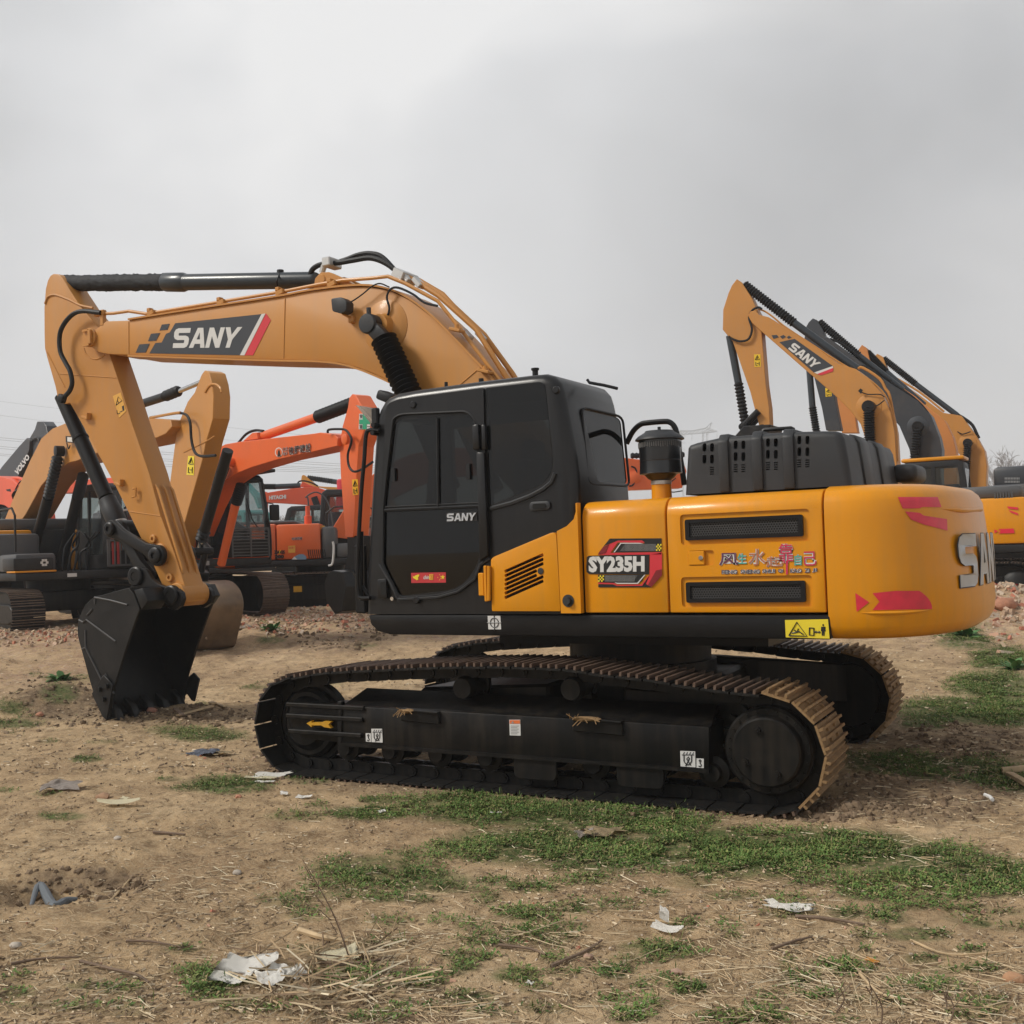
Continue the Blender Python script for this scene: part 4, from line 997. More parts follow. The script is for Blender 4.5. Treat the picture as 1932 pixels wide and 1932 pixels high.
# SANY decal
YD1, YD2 = YBN-.002, YBN-.005
BD = dec([[(1085, 614), (1728, 546), (1567, 852), (893, 838), (937, 762), (985, 757), (1017, 692), (1045, 682)], [(985, 624), (1043, 618), (1027, 662), (968, 668)], [(905, 692), (972, 686), (942, 744), (882, 748)], [(818, 772), (895, 766), (865, 832), (790, 834)]], DEC_K, 'boom_decal', BOOM, YD1, c1)
dec([[(1728, 546), (1757, 541), (1600, 853), (1567, 852)]], DEC_GR if 0 else DEC_W, 'decal_stripe', BD, YD1, c1)
dec([[(1762, 541), (1797, 592), (1665, 853), (1603, 853)]], DEC_R, 'decal_stripe', BD, YD1, c1)
q = quad(c1(1082, 652), c1(1580, 642), c1(1528, 796), c1(1066, 798))
bm = nb(); block_word(bm, 'SANY', lambda u, v: U(*q(u, v), YD2), NY, .001); finish(bm, 'lettering', DEC_W, BD)
# hard pipes with clamps, hoses
def pipe(pts, y, r, m, name, par, smooth=3, cvt=None, n=8):
    bm = nb(); tube(bm, [U(*(cvt(*p) if cvt else p), y) for p in pts], r, n, smooth); return finish(bm, name, m, par)
pipe([(193, 592), (215, 591), (243, 587), (276, 592), (400, 572), (540, 549), (600, 537), (646, 529), (700, 525), (732, 521.5), (765, 535), (826, 568), (870, 622), (939, 713), (975, 762)], YBN+.03, .018, BOOMY, 'hydraulic_pipe', BOOM, 0)
pipe([(770, 524), (788, 533), (828, 558), (899, 622), (952, 707), (990, 762)], .02, .026, BOOMY, 'hydraulic_pipe', BOOM, 0)
pipe([(790, 529), (836, 556), (856, 578), (914, 632), (967, 705), (1000, 760)], .14, .026, BOOMY, 'hydraulic_pipe', BOOM, 0)
pipe([(885, 700), (920, 742), (960, 800)], YBN+.06, .014, BOOMY, 'hydraulic_pipe', BOOM, 0)
bm = nb()
for (x, y, yy) in ((880, 632, -.02), (910, 636, .12), (768, 525, 0), (786, 530, .14), (790, 535, .02)):
    box(bm, U(x, y-1, yy), (.12, .10, .05), Matrix.Rotation(.85, 3, 'Y'), .008, 1); finish(bm, 'pipe_clamp', ALU, BOOM); bm = nb()
bm.free()
bm = nb()
for (x, y) in ((287, 588), (419, 568), (530, 549), (628, 533)):
    p = U(x, y, YBN+.02); box(bm, p-V((0, 0, .02)), (.10, .07, .05), Matrix.Rotation(-.25, 3, 'Y'), .006, 1); box(bm, p+V((-.03, 0, .02)), (.05, .06, .04), None, .006, 1); finish(bm, 'pipe_bracket', BOOMY, BOOM); bm = nb()
for (x, y) in ((862, 623), (916, 701)):
    p = U(x, y, YBN-.02); box(bm, p, (.12, .10, .03), Matrix.Rotation(.3, 3, 'Y'), .006, 1); cyl(bm, p, p+V((0, 0, .05)), .02, 8); finish(bm, 'pipe_bracket', BOOMY, BOOM); bm = nb()
bm.free()
bm = nb(); q_ = U(*c1(548, 580), YBN+.02); box(bm, q_, (.05, .05, .16), None, .005, 1); box(bm, U(*c1(525, 540), YBN+.02), (.16, .06, .06), None, .01, 1); finish(bm, 'hose_bracket', BOOMY, BOOM)
pipe([(585, 518), (590, 508), (600, 501), (613, 497)], .0, .026, RUBB, 'hydraulic_hose', BOOM, 4)
pipe([(620, 497.5), (645, 495), (668, 491), (700, 487), (730, 498), (757, 520)], -.02, .026, RUBB, 'hydraulic_hose', BOOM, 5)
pipe([(633, 496), (655, 489), (676, 481), (699, 478.5), (722, 486), (752, 518)], .12, .026, RUBB, 'hydraulic_hose', BOOM, 5)
bm = nb()
for a, b in (((607, 515), (612, 500)), ((612, 500), (632, 495))): tube(bm, [U(*a, 0), U(*b, 0)], .030, 10)
box(bm, U(626, 497, .0), (.10, .20, .09), None, .01, 1); finish(bm, 'hose_fitting', ALU, BOOM); bm = nb(); box(bm, U(763, 522, .05), (.14, .24, .10), Matrix.Rotation(.5, 3, 'Y'), .01, 1); finish(bm, 'hose_fitting', ALU, BOOM)
# arm cylinder with canvas-wrapped rod
DA = (U(354, 531.5, YB)-CAM).dot(FW); pr = DA/F
a, b = U(352, 532.5, YB), U(597, 528.5, YB)
bm = nb(); lathe(bm, a, b-a, [(0, 15.4*pr), ((b-a).length*.985, 14.6*pr), ((b-a).length, 13*pr)], 32); ACY = finish(bm, 'arm_cylinder', CYL, EX)
a2 = U(312, 532.5, YB); bm = nb(); lathe(bm, a2, a-a2, [(0, 16.5*pr), (.02, 18.0*pr), ((a-a2).length-.05, 18.2*pr), ((a-a2).length, 15.6*pr)], 32); finish(bm, 'cylinder_collar', CYL, ACY)
a0_ = U(116, 534.5, YB); bm = nb(); n_ = 26; prof = []
Lb = (a2-a0_).length
for i in range(n_*2+1):
    prof.append((Lb*i/(n_*2), (15.3+(1.1 if i % 2 else -.2)+random.uniform(-.55, .55))*pr))
lathe(bm, a0_, a2-a0_, prof, 30)
for v in bm.verts: v.co += V((0, random.uniform(-.006, .006), random.uniform(-.006, .006)))
finish(bm, 'rod_boot', mat('canvas_boot', (.012, .014, .018), .75, bump=.6, bscale=50), ACY, 60)
bm = nb(); p = U(529, 516, YB); cyl(bm, p-ZU*.01, p+ZU*.035, .035, 10); tube(bm, [U(524, 547, YB-.1), U(522, 530, YB-.15), U(528, 516, YB-.05)], .008, 6); finish(bm, 'sensor', RUBB, ACY)
bm = nb(); eye = [U(*p, YB-.16) for p in [(590, 548), (594, 525), (604, 514), (620, 513), (652, 527), (672, 540), (600, 552)]]
prism(bm, eye, (0, .08, 0), .006, 1); prism(bm, [p+V((0, .24, 0)) for p in eye], (0, .08, 0), .006, 1); p = U(605, 527, YB-.17); cyl(bm, p, p+V((0, .35, 0)), .055, 20, .01); finish(bm, 'cylinder_bracket', BOOMY, BOOM)
# near boom cylinder with rubber bellows, and the far one
for yy, nm in ((YBN-.16, 0), (YB+BH+.16, 1)):
    dyo = V((0, yy-(YBN-.16), 0))
    pe_ = U(*c2(690, 622), YBN-.16)+dyo; b0 = U(*c2(783, 722), YBN-.16)+dyo; b1 = U(*c2(960, 1110), YBN-.16)+dyo
    d_ = (b1-b0).normalized(); b1 = b0+d_*(b1-b0).length*1.12
    bm = nb(); lathe(bm, pe_+V((0, -.07, 0)), V((0, 1, 0)), [(0, .045), (.004, .085), (.02, .095), (.14, .095), (.155, .085)], 28)
    prism(bm, [pe_+V((-.075, -.05, -.02)), pe_+V((.075, -.05, .02)), b0+V((.075, -.05, .02)), b0+V((-.075, -.05, -.03))], (0, .10, 0), .02, 2)
    cyl(bm, pe_+V((-.0, -.02, .09)), pe_+V((0, -.02, .15)), .022, 8)
    KC = finish(bm, 'boom_cylinder', mat('cylinder_black', (.012, .014, .017), .42, coat=.1, dirt=.2), EX)
    bm = nb(); bellows(bm, b0, b1, .085, .125, 13, 24); finish(bm, 'rod_bellows', RUBB, KC, 60)
    bm = nb(); cyl(bm, b1, b1+d_*.95, .085, 20); finish(bm, 'cylinder_barrel', BLK, KC)
bm = nb(); cyl(bm, pb+V((0, -.20, 0)), pb+V((0, .7, 0)), .05, 16); finish(bm, 'cylinder_pin', BLK, BOOM)
# work lamp with bracket and cables
bm = nb(); p = U(*c2(455, 480), YBN-.12); lp = rounded([U(*c2(*q), YBN-.17) for q in [(395, 430), (470, 418), (512, 450), (508, 520), (470, 542), (405, 525)]], .02, 3); prism(bm, lp, (0, .11, 0), .02, 2)
WLM = finish(bm, 'work_lamp', PLAS, BOOM)
bm = nb(); tube(bm, [U(*c2(478, 520), YBN-.12), U(*c2(485, 545), YBN-.12), U(*c2(545, 575), YBN-.03)], .012, 6); box(bm, U(*c2(550, 585), YBN-.02), (.06, .05, .07), None, .01, 1); finish(bm, 'lamp_bracket', BOOMY, WLM)
bm = nb(); tube(bm, [U(*c2(*q), YBN-.06) for q in [(512, 470), (570, 440), (640, 390), (700, 340), (760, 318), (830, 345)]], .007, 6, smooth=4); tube(bm, [U(*c2(*q), YBN-.05) for q in [(775, 595), (815, 560), (830, 500), (812, 420), (840, 360), (900, 350), (1010, 400), (1090, 460), (1190, 485)]], .011, 6, smooth=4); finish(bm, 'cable', RUBB, BOOM)

# ---- stick ---------------------------------------------------------
SH = .135; YSN = YB-SH
stL = [(101, 516.5), (95, 520), (90, 529), (86, 545), (83.3, 581), (83.5, 630), (84.3, 657), (88.8, 675), (104, 728), (109, 752), (114, 760), (122, 762), (131.7, 760), (162, 813.5), (217.8, 917.3), (243, 968), (281, 1046.5), (304, 1099.7), (320, 1135), (332, 1143), (345, 1143), (352, 1136), (353, 1120), (347, 1100), (329, 1044), (301.4, 968), (281, 892), (249.5, 801), (229, 735), (207.7, 672), (196, 632), (180, 611), (152, 578.5), (132, 548), (117, 523), (109, 517)]
SP = [U(*p, YSN) for p in stL]
bm = nb(); prism(bm, SP, (0, 2*SH, 0), .008, 2, 40); STK = finish(bm, 'stick', BOOMY, EX, 25)
# cylinder ears at the top: raised cheek rim
bm = nb(); tube(bm, [U(*c1(*p), YSN-.002) for p in [(115, 470), (135, 420), (175, 402), (215, 408), (300, 440), (380, 480), (470, 500)]], .014, 6, smooth=3); finish(bm, 'cheek_rim', BOOMY, STK)
bm = nb()
for a, b in ((c1(225, 990), c1(645, 1020)), (c0(960, 1188), c0(1195, 1222)), (c1(130, 830), c1(262, 1090))): tube(bm, [U(*a, YSN-.001), U(*b, YSN-.001)], .006, 6)
tube(bm, [U(*c1(*p), YSN-.001) for p in [(405, 800), (420, 840), (450, 870), (490, 882), (530, 870), (560, 850)]], .008, 6, smooth=3)
finish(bm, 'weld_seam', BOOMY, STK)
def lug(cv, p, s=1, y=YSN, par=STK, name='stick_bracket'):
    bm = nb(); q = U(*cv(*p), y-.03); box(bm, q, (.11*s, .06, .03), Matrix.Rotation(.25, 3, 'Y'), .006, 1); box(bm, q+V((.045*s, 0, .025)), (.02, .06, .05), None, .004, 1); return finish(bm, name, BOOMY, par)
lug(c0, (640, 490)); lug(c0, (885, 985))
bm = nb(); tube(bm, [U(*c0(*p), YSN-.035) for p in [(990, 1020), (1012, 1014), (1010, 1075), (985, 1082)]], .012, 6); finish(bm, 'grab_hook', BOOMY, STK)
bm = nb()
for p, r_ in (((1148, 1392), .045), ((1272, 1680), .045)):
    q = U(*c0(*p), YSN); lathe(bm, q+V((0, .01, 0)), NY, [(0, r_), (.035, r_), (.04, r_*.85), (.04, r_*.45), (.02, r_*.4)], 20)
q = U(*c0(1195, 1510), YSN); lathe(bm, q+V((0, .01, 0)), NY, [(0, .12), (.03, .12), (.045, .10), (.06, .09)], 28)
finish(bm, 'grease_boss', BOOMY, STK)
# three wear ribs on the face toward the cab
for k_ in range(3):
    u_ = (.12, .48, .84)[k_]
    def fp(a, b):                              # along the near right edge, shifted across the face
        p0 = U(*a, YSN); return p0+V((.006, 2*SH*b, 0))
    bm = nb(); A, B_ = fp((289, 912), u_), fp((342, 1086), u_); d_ = (B_-A).normalized()
    n_ = V((d_.z, 0, -d_.x)); n_ = n_ if n_.x > 0 else -n_
    lp = [A, A+d_*.08+n_*.032, B_-d_*.08+n_*.032, B_]
    prism(bm, [p-n_*.006-V((0, .014, 0)) for p in lp], (0, .028, 0), .004, 1); finish(bm, 'wear_rib', BOOMY, STK)
bm = nb(); pe2 = U(*c0(1440, 1830), YSN)
ca = U(338, 1122, YSN); ca.x += 0; cyl(bm, V((ca.x, YSN-.05, ca.z)), V((ca.x, YB+SH+.05, ca.z)), .125, 28, .01); finish(bm, 'bucket_boss', BOOMY, STK)
PIN = V((ca.x, YB, ca.z))
# yellow safety label
bm = nb(); decal(bm, [c1(*p) for p in [(620, 1157), (680, 1130), (720, 1268), (668, 1318)]], YSN-.002); SLB = finish(bm, 'warning_label', BRONZE, STK)
bm = nb()
for P in ([(643, 1225), (660, 1162), (688, 1190), (643, 1225)], [(655, 1190), (665, 1210)], [(650, 1262), (653, 1290), (672, 1284)], [(672, 1275), (690, 1268)]): tube(bm, [U(*c1(*p), YSN-.005) for p in P], .004, 5)
decal(bm, [c1(*p) for p in [(688, 1232), (702, 1226), (706, 1262), (694, 1270)]], YSN-.004); finish(bm, 'print', DEC_B, SLB)
# hose from the boom pipes down to the bucket cylinder
pipe([(190, 590), (180, 589), (157, 587), (139, 592), (123, 608), (113, 630), (113.5, 662), (124, 685), (132, 700), (136, 722), (131, 738), (119, 751), (115, 757)], YSN-.10, .026, RUBB, 'hydraulic_hose', STK, 4)
bm = nb(); p = U(117, 752, YSN-.10); box(bm, p, (.09, .07, .09), Matrix.Rotation(.5, 3, 'Y'), .015, 2); finish(bm, 'hose_fitting', RUBB, STK)
# bucket cylinder, behind the stick
A = U(119, 752, YB); B_ = U(203.5, 945, YB); D_ = (B_-A).normalized(); Lc = (B_-A).length
bm = nb(); lathe(bm, A-D_*.05, D_, [(0, .05), (.02, .085), (Lc*.42, .085), (Lc*.425, .095), (Lc*.44, .095), (Lc*.445, .085), (Lc, .085)], 24)
BC = finish(bm, 'bucket_cylinder', BLK, EX)
bm = nb(); Bx = U(205, 948, YB); lathe(bm, B_-D_*.02, D_, [(0, .10), (.10, .105), (.12, .11), (.30, .11), (.32, .10)], 24); finish(bm, 'cylinder_gland', PLAS, BC)
bm = nb(); q = B_+D_*.30; cyl(bm, q, q+D_*.05, .105, 24); finish(bm, 'rod_clamp', ALU, BC)
bm = nb(); q = B_+D_*.34; bellows(bm, q, q+D_*.16, .075, .105, 3, 20); finish(bm, 'rod_bellows', RUBB, BC, 60)
# linkage: side links and push link
PJ = U(210, 998, YB-.22); PJ = V((PJ.x, YB, PJ.z)); PS = U(*c0(1180, 1515), YSN-.06); PS = V((PS.x, YB, PS.z))
PK = U(267, 1087, YB-.17); PK = V((PK.x, YB, PK.z))
def bar(bm, a, b, y, ra, rb, th):
    d = (b-a); d = V((d.x, 0, d.z)); Ln = d.length; d.normalize(); n_ = V((-d.z, 0, d.x)); lp = []
    for i in range(13): t = pi/2+pi*i/12; lp.append(a+d*(ra*cos(t))+n_*(ra*sin(t)))
    mid = min(ra, rb)*.62
    lp += [a+d*Ln*.25-n_*mid, a+d*Ln*.75-n_*mid]
    for i in range(13): t = -pi/2+pi*i/12; lp.append(b+d*(rb*cos(t))+n_*(rb*sin(t)))
    lp += [a+d*Ln*.75+n_*mid, a+d*Ln*.25+n_*mid]
    prism(bm, [V((p.x, y-th/2, p.z)) for p in lp], (0, th, 0), .012, 2, 60)
for s_ in (-1, 1):
    bm = nb(); bar(bm, PJ, PS, YB+s_*.20, .10, .115, .06)
    for p, r_ in ((PS, .085), (PJ, .075)): lathe(bm, V((p.x, YB+s_*.20, p.z)), V((0, s_, 0)), [(0, r_), (.06, r_), (.07, r_*.8), (.07, r_*.4), (.055, r_*.35)], 24)
    finish(bm, 'side_link', BLK, EX)
bm = nb()
for s_ in (-1, 1): bar(bm, PJ, PK, YB+s_*.10, .10, .10, .08)
cyl(bm, PJ-V((0, .24, 0)), PJ+V((0, .24, 0)), .05, 16); box(bm, (PJ+PK)/2, (.10, .2, .2)); finish(bm, 'push_link', BLK, EX)
bm = nb(); lathe(bm, V((PJ.x, YB-.08, PJ.z))-D_*0, V((0, 1, 0)), [(0, .1), (.16, .1)], 20); finish(bm, 'rod_end', BLK, BC)

# ---- bucket --------------------------------------------------------
BW = .525; YKN = YB-BW
BKT = None
side_px = [(630, 372), (690, 440), (758, 622), (720, 720), (592, 1100), (465, 1510), (400, 1900), (350, 1850), (225, 1600), (100, 1150), (40, 920), (50, 740), (130, 570), (230, 480), (330, 455), (430, 425)]
SPK = [U(*cb(*p), YKN) for p in side_px]
BK = bpy.data.objects.new('bucket', None)
# shell of the bucket: back and floor sheet between the side plates, following the outer curve
outer_i = [6, 7, 8, 9, 10, 11, 12, 13, 14, 15, 0]
curve = smooth_path([SPK[i] for i in outer_i], 4)
bm = nb(); th = .03; cen = V((sum(p.x for p in SPK)/len(SPK), 0, sum(p.z for p in SPK)/len(SPK)))
ra, rb = [], []
for i, p in enumerate(curve):
    d = (curve[min(i+1, len(curve)-1)]-curve[max(i-1, 0)]).normalized(); n_ = V((-d.z, 0, d.x)); n_ = n_ if n_.dot(V((cen.x-p.x, 0, cen.z-p.z))) > 0 else -n_
    ra.append(p); rb.append(p+n_*th)
vs = [[bm.verts.new(V((p.x, YKN+.005, p.z))), bm.verts.new(V((q.x, YKN+.005, q.z))), bm.verts.new(V((q.x, YB+BW-.005, q.z))), bm.verts.new(V((p.x, YB+BW-.005, p.z)))] for p, q in zip(ra, rb)]
for a, b in zip(vs, vs[1:]):
    for i in range(4): bm.faces.new((a[i], a[(i+1) % 4], b[(i+1) % 4], b[i]))
bm.faces.new(vs[0][::-1]); bm.faces.new(vs[-1])
BUCK = mat('bucket_black', (.008, .0085, .0095), .40, spec=.3, dirt=.5, dirtcol=(.035, .031, .027), var=.18, scale=2.2, bump=.12, bscale=25)
BKT = finish(bm, 'bucket', BUCK, EX, 35)
for yy, s_ in ((YKN, -1), (YB+BW-.03, 1)):
    bm = nb(); prism(bm, [V((p.x, yy, p.z)) for p in SPK], (0, .03, 0), .004, 1); finish(bm, 'bucket_side', BUCK, BKT)
# top cover plate between the sides and flared corner plates
bm = nb(); a, b = SPK[0], SPK[2]
prism(bm, [V((a.x, YKN+.01, a.z-.0)), V((SPK[1].x, YKN+.01, SPK[1].z)), V((b.x, YKN+.01, b.z)), V((b.x-.03, YKN+.01, b.z)), V((SPK[1].x-.035, YKN+.01, SPK[1].z-.01)), V((a.x-.02, YKN+.01, a.z-.03))], (0, 2*BW-.02, 0)); finish(bm, 'top_plate', BUCK, BKT)
# ears carrying the two pins
ear_px = [(645, 372), (690, 250), (715, 190), (760, 148), (810, 150), (850, 190), (890, 265), (970, 330), (1080, 370), (1190, 385), (1240, 430), (1255, 500), (1230, 580), (1150, 635), (1080, 600), (1035, 455), (900, 380), (760, 400)]
for k_, s_ in enumerate((-1, 1)):
    e_y = YB+s_*.21; EPp = [U(*cb(*p), YB-.24) for p in ear_px]
    bm = nb(); prism(bm, [V((p.x, e_y-.03, p.z)) for p in EPp], (0, .06, 0), .006, 1)
    for q in (PK, PIN):
        lathe(bm, V((q.x, e_y, q.z)), V((0, s_, 0)), [(0, .105), (.055, .105), (.065, .09), (.065, .05), (.05, .045), (.05, .01)], 24)
    finish(bm, 'bucket_ear', BLK, BKT)
bm = nb(); cyl(bm, V((PIN.x, YB-.27, PIN.z)), V((PIN.x, YB+.27, PIN.z)), .05, 16); cyl(bm, V((PK.x, YB-.27, PK.z)), V((PK.x, YB+.27, PK.z)), .045, 16); finish(bm, 'bucket_pin', CHAS, BKT)
for s_ in (-1, 1):                             # stiffening box beside the ears
    bm = nb(); a = U(*cb(680, 400), YKN); b = U(*cb(770, 635), YKN)
    y0, y1 = (YKN+.01, YB-.25) if s_ < 0 else (YB+.25, YB+BW-.01)
    c_ = (y0+y1)/2
    prism(bm, [V((a.x, y0, a.z)), V((a.x+.13, y0, a.z+.02)), V((b.x+.10, y0, b.z+.10)), V((b.x, y0, b.z))], (0, y1-y0, 0), .01, 2); finish(bm, 'corner_plate', BUCK, BKT)
# weld beads and wear strips on the side
bm = nb()
for P in ([(235, 483), (430, 520), (615, 570)], [(55, 745), (105, 772), (140, 742), (478, 992)], [(130, 860), (135, 1065), (325, 1450)], [(92, 1085), (132, 1065)], [(150, 690), (212, 618)], [(240, 500), (242, 560)], [(330, 1415), (368, 1368), (400, 1480), (462, 1600)]):
    tube(bm, [U(*cb(*p), YKN-.003) for p in P], .011, 6)
finish(bm, 'weld_bead', mat('bucket_edge', (.045, .045, .047), .45), BKT)
# side cutters with bolts
for s_ in (-1, 1):
    yy = YKN-.028 if s_ < 0 else YB+BW+.006
    P = [U(*cb(*p), YKN) for p in [(470, 1490), (370, 1380), (330, 1430), (225, 1595), (350, 1860), (400, 1905)]] if s_ < 0 else [U(*cb(*p), YB+BW) for p in [(1375, 1355), (1443, 1430), (1385, 1690), (1353, 1680), (1298, 1600), (1225, 1660), (1230, 1480)]]
    bm = nb(); prism(bm, [V((p.x, yy, p.z)) for p in P], (0, .024, 0), .005, 1)
    if s_ < 0:
        for q in ((300, 1545), (345, 1660), (385, 1510)): p = U(*cb(*q), YKN-.03); cyl(bm, p, p+NY*.03, .028, 8)
    finish(bm, 'side_cutter', BUCK, BKT)
# lip and teeth
lipA, lipB = SPK[6], SPK[5]; dl = (SPK[6]-SPK[5]).normalized()
fl = (curve[0]-curve[6]).normalized()
for k_ in range(5):
    y_ = YKN+.09+k_*(2*BW-.18)/4; root = V((SPK[6].x, y_, SPK[6].z))+V((.012, 0, .05))
    bm = nb(); f2 = V((fl.x, 0, fl.z)).normalized(); n_ = V((-f2.z, 0, f2.x)); n_ = n_ if n_.x > 0 else -n_
    lp = [root-f2*.17+n_*.045, root-f2*.02+n_*.06, root+f2*.10+n_*.015, root+f2*.10-n_*.02, root-f2*.02-n_*.05, root-f2*.12-n_*.03]
    prism(bm, [p-V((0, .045, 0)) for p in lp], (0, .09, 0), .012, 2); finish(bm, 'bucket_tooth', BUCK, BKT)
# ================================================================== the other machines in the yard
HIT = mat('machine_orange', (.74, .135, .030), .42, coat=.15, dirt=.12, var=.04, scale=.8)
HIT2 = mat('red_orange_paint', (.72, .10, .038), .45, dirt=.12, var=.05, scale=.8)
TAN_Y = mat('weathered_yellow', (.60, .26, .030), .5, dirt=.18, var=.05, scale=.8)
COPPER = mat('faded_orange_yellow', (.56, .21, .05), .5, dirt=.18, var=.05, scale=.8)
SLATE = mat('slate_grey_paint', (.030, .035, .044), .45, dirt=.15, var=.05, scale=.8)
TEAL = mat('teal_paint', (.10, .38, .38), .5, dirt=.15)
DKCAB = mat('matt_black', (.013, .0135, .015), .5, dirt=.35, dirtcol=(.07, .06, .052), scale=1.2, spec=.35)
GREY = mat('grey_hood', (.070, .073, .078), .5, dirt=.2, scale=1.5)
RUSTS = mat('rusty_shoe', (.105, .075, .056), .7, dirt=.6, dirtcol=(.24, .165, .105), var=.2, scale=4)
BSTEEL = mat('worn_bucket_steel', (.17, .12, .078), .42, metal=.3, dirt=.6, dirtcol=(.26, .17, .095), var=.3, scale=2.5)
SBG = shoe_mesh(.20, .6, 'track_shoe', (SHOE, RUSTS), 3, .022)
SBG2 = shoe_mesh(.20, .6, 'rusty_track_shoe', (RUSTS, GROUS), 3, .022)
class Mach:
    def __init__(s, name, label, loc, phi, group, rise=0):
        s.loc = V(loc); s.phi = phi; s.f = V((cos(phi), sin(phi), 0)); s.l = V((-sin(phi), cos(phi), 0))
        s.root = thing(name, label, 'excavator', loc, phi, group)
    def P(s, u, v, z): return s.loc+s.f*u+s.l*v+ZU*z
    def Q(s, px, py, v=0): return on_plane(px, py, s.loc+s.l*v, s.l)
    def R3(s): return Matrix.Rotation(s.phi, 3, 'Z')
    def pr(s, pts, v, half, m, name, par=None, bev=.01, pre=False):
        P = [s.Q(*p, v) for p in pts]; bm = nb(); prism(bm, [p-s.l*half for p in P], s.l*(2*half), bev, 1, 40)
        return finish(bm, name, m, par or s.root, 25)
    def bx(s, u0, u1, v0, v1, z0, z1, m, name, par=None, bev=.03):
        bm = nb(); box(bm, s.P((u0+u1)/2, (v0+v1)/2, (z0+z1)/2), (u1-u0, v1-v0, z1-z0), s.R3(), bev, 2); return finish(bm, name, m, par or s.root)
    def cy(s, pts, v, r, m, name, par=None, boot=None, n=14):
        a, b = s.Q(*pts[0], v), s.Q(*pts[1], v); bm = nb()
        if boot: bellows(bm, a, b, r*.78, r*1.12, boot, n); o = finish(bm, name, m, par or s.root, 60)
        else: cyl(bm, a, b, r, n); o = finish(bm, name, m, par or s.root)
        return o
    def tu(s, pts, v, r, m, name, par=None, sm=4):
        bm = nb(); tube(bm, [s.Q(*p, v) for p in pts], r, 6, sm); return finish(bm, name, m, par or s.root)
    def tx(s, word, q4, v, off, m, par, bold=.03, block=False):
        q = quad(*q4); bm = nb(); side = -1 if (CAM-s.loc).dot(s.l) < v else 1
        f = lambda a, b: s.Q(*q(a, b), v+side*off)
        if block: block_word(bm, word, f, s.l*side, .001)
        else: text(bm, word, f, s.l*side, 0, bold)
        return finish(bm, 'lettering', m, par)
    def de(s, pts, v, off, m, par, name='decal'):
        side = -1 if (CAM-s.loc).dot(s.l) < v else 1; bm = nb(); flat(bm, [pts], lambda a, b: s.Q(a, b, v+side*off), s.l*side, .002); return finish(bm, name, m, par)
    def tracks(s, shoes=True, mesh=None, wd=.6, gauge=1.2, half=2.1, R_=.42, only=(-1, 1)):
        for sd in only:
            P = [(u, 0.) for u in np.linspace(-half+R_, half-R_, 20)]+[(half-R_+R_*sin(a), R_-R_*cos(a)) for a in np.linspace(0, pi, 12)[1:]]+[(u, 2*R_+.03*sin(pi*(u+half)/(2*half))) for u in np.linspace(half-R_, -half+R_, 20)[1:]]+[(-half+R_-R_*sin(a), R_+R_*cos(a)) for a in np.linspace(0, pi, 12)[1:-1]]
            if shoes:
                for p, d, h in resample(P, 52):
                    ex = s.f*d.x+ZU*d.y; ez = s.f*d.y-ZU*d.x; ey = ez.cross(ex)
                    o = bpy.data.objects.new('track_shoe', mesh or SBG); COL.objects.link(o)
                    o.matrix_basis = Matrix.Translation(s.P(p.x, sd*gauge, p.y)) @ Matrix((ex, ey, ez)).transposed().to_4x4() @ Matrix.Diagonal((h/.2, wd/.6, 1, 1)); adopt(o, s.root)
            else:
                bm = nb(); prism(bm, [s.P(u, sd*gauge-wd/2, z) for u, z in P], s.l*wd, 0); finish(bm, 'crawler_track', SHOE, s.root)
            bm = nb()
            for P2 in (P,):
                prism(bm, [s.P(u*.955, sd*gauge-.10, .42+(z-.42)*.86) for u, z in P2], s.l*.20, 0)
            finish(bm, 'track_chain', CHAS, s.root)
            bm = nb(); v0 = sd*gauge+ (wd/2-.10)*sd
            prism(bm, [s.P(u, v0, z) for u, z in ((-1.45, .60), (1.5, .60), (1.75, .50), (1.75, .28), (1.45, .22), (-1.35, .22))], s.l*(-sd*.3), .02, 1); finish(bm, 'track_frame', CHAS, s.root)
            bm = nb(); lathe(bm, s.P(-half+R_, sd*gauge, R_), s.l*sd, [(0, .3), (.16, .3), (.22, .22), (.24, .01)], 24); finish(bm, 'final_drive', CHAS, s.root)
            bm = nb(); lathe(bm, s.P(half-R_, sd*gauge-.15, R_), s.l, [(0, .05), (0, .2), (.05, .34), (.25, .34), (.3, .2), (.3, .05)], 24); finish(bm, 'idler_wheel', CHAS, s.root)
    def body(s, paint, hood=GREY, cabm=None, cab=True, rear=2.75, top=2.08, trackmesh=None, shoes=True, cabglass=None, roof=None, tr=True, belt=1.2, hh=.24):
        if tr: s.tracks(shoes, trackmesh)
        s.bx(-.8, .8, -.9, .9, .4, .8, CHAS, 'carbody')
        bm = nb(); cyl(bm, s.P(0, 0, .75), s.P(0, 0, 1.06), .62, 28); finish(bm, 'slewing_ring', CHAS, s.root)
        s.bx(-1.9, 1.72, -1.32, 1.32, 1.04, belt, DKCAB, 'deck_frame')
        # counterweight
        bm = nb(); rings = []
        for z, ins, rin in ((1.03, .16, .2), (1.08, .04, .05), (1.2, 0, 0), (top-.3, 0, .03), (top-.12, .01, .06), (top-.04, .06, .12), (top, .2, .25)):
            ps_ = [plan(u_/24, 1.33-ins, rear-rin, 1.88) for u_ in range(25)]; ps_ += [V((p.x, -p.y, 0)) for p in ps_[-2::-1]]
            rings.append([bm.verts.new(s.P(-p.x, p.y, z)) for p in ps_])
        for a, b in zip(rings, rings[1:]):
            for i in range(len(a)-1): bm.faces.new((a[i], a[i+1], b[i+1], b[i]))
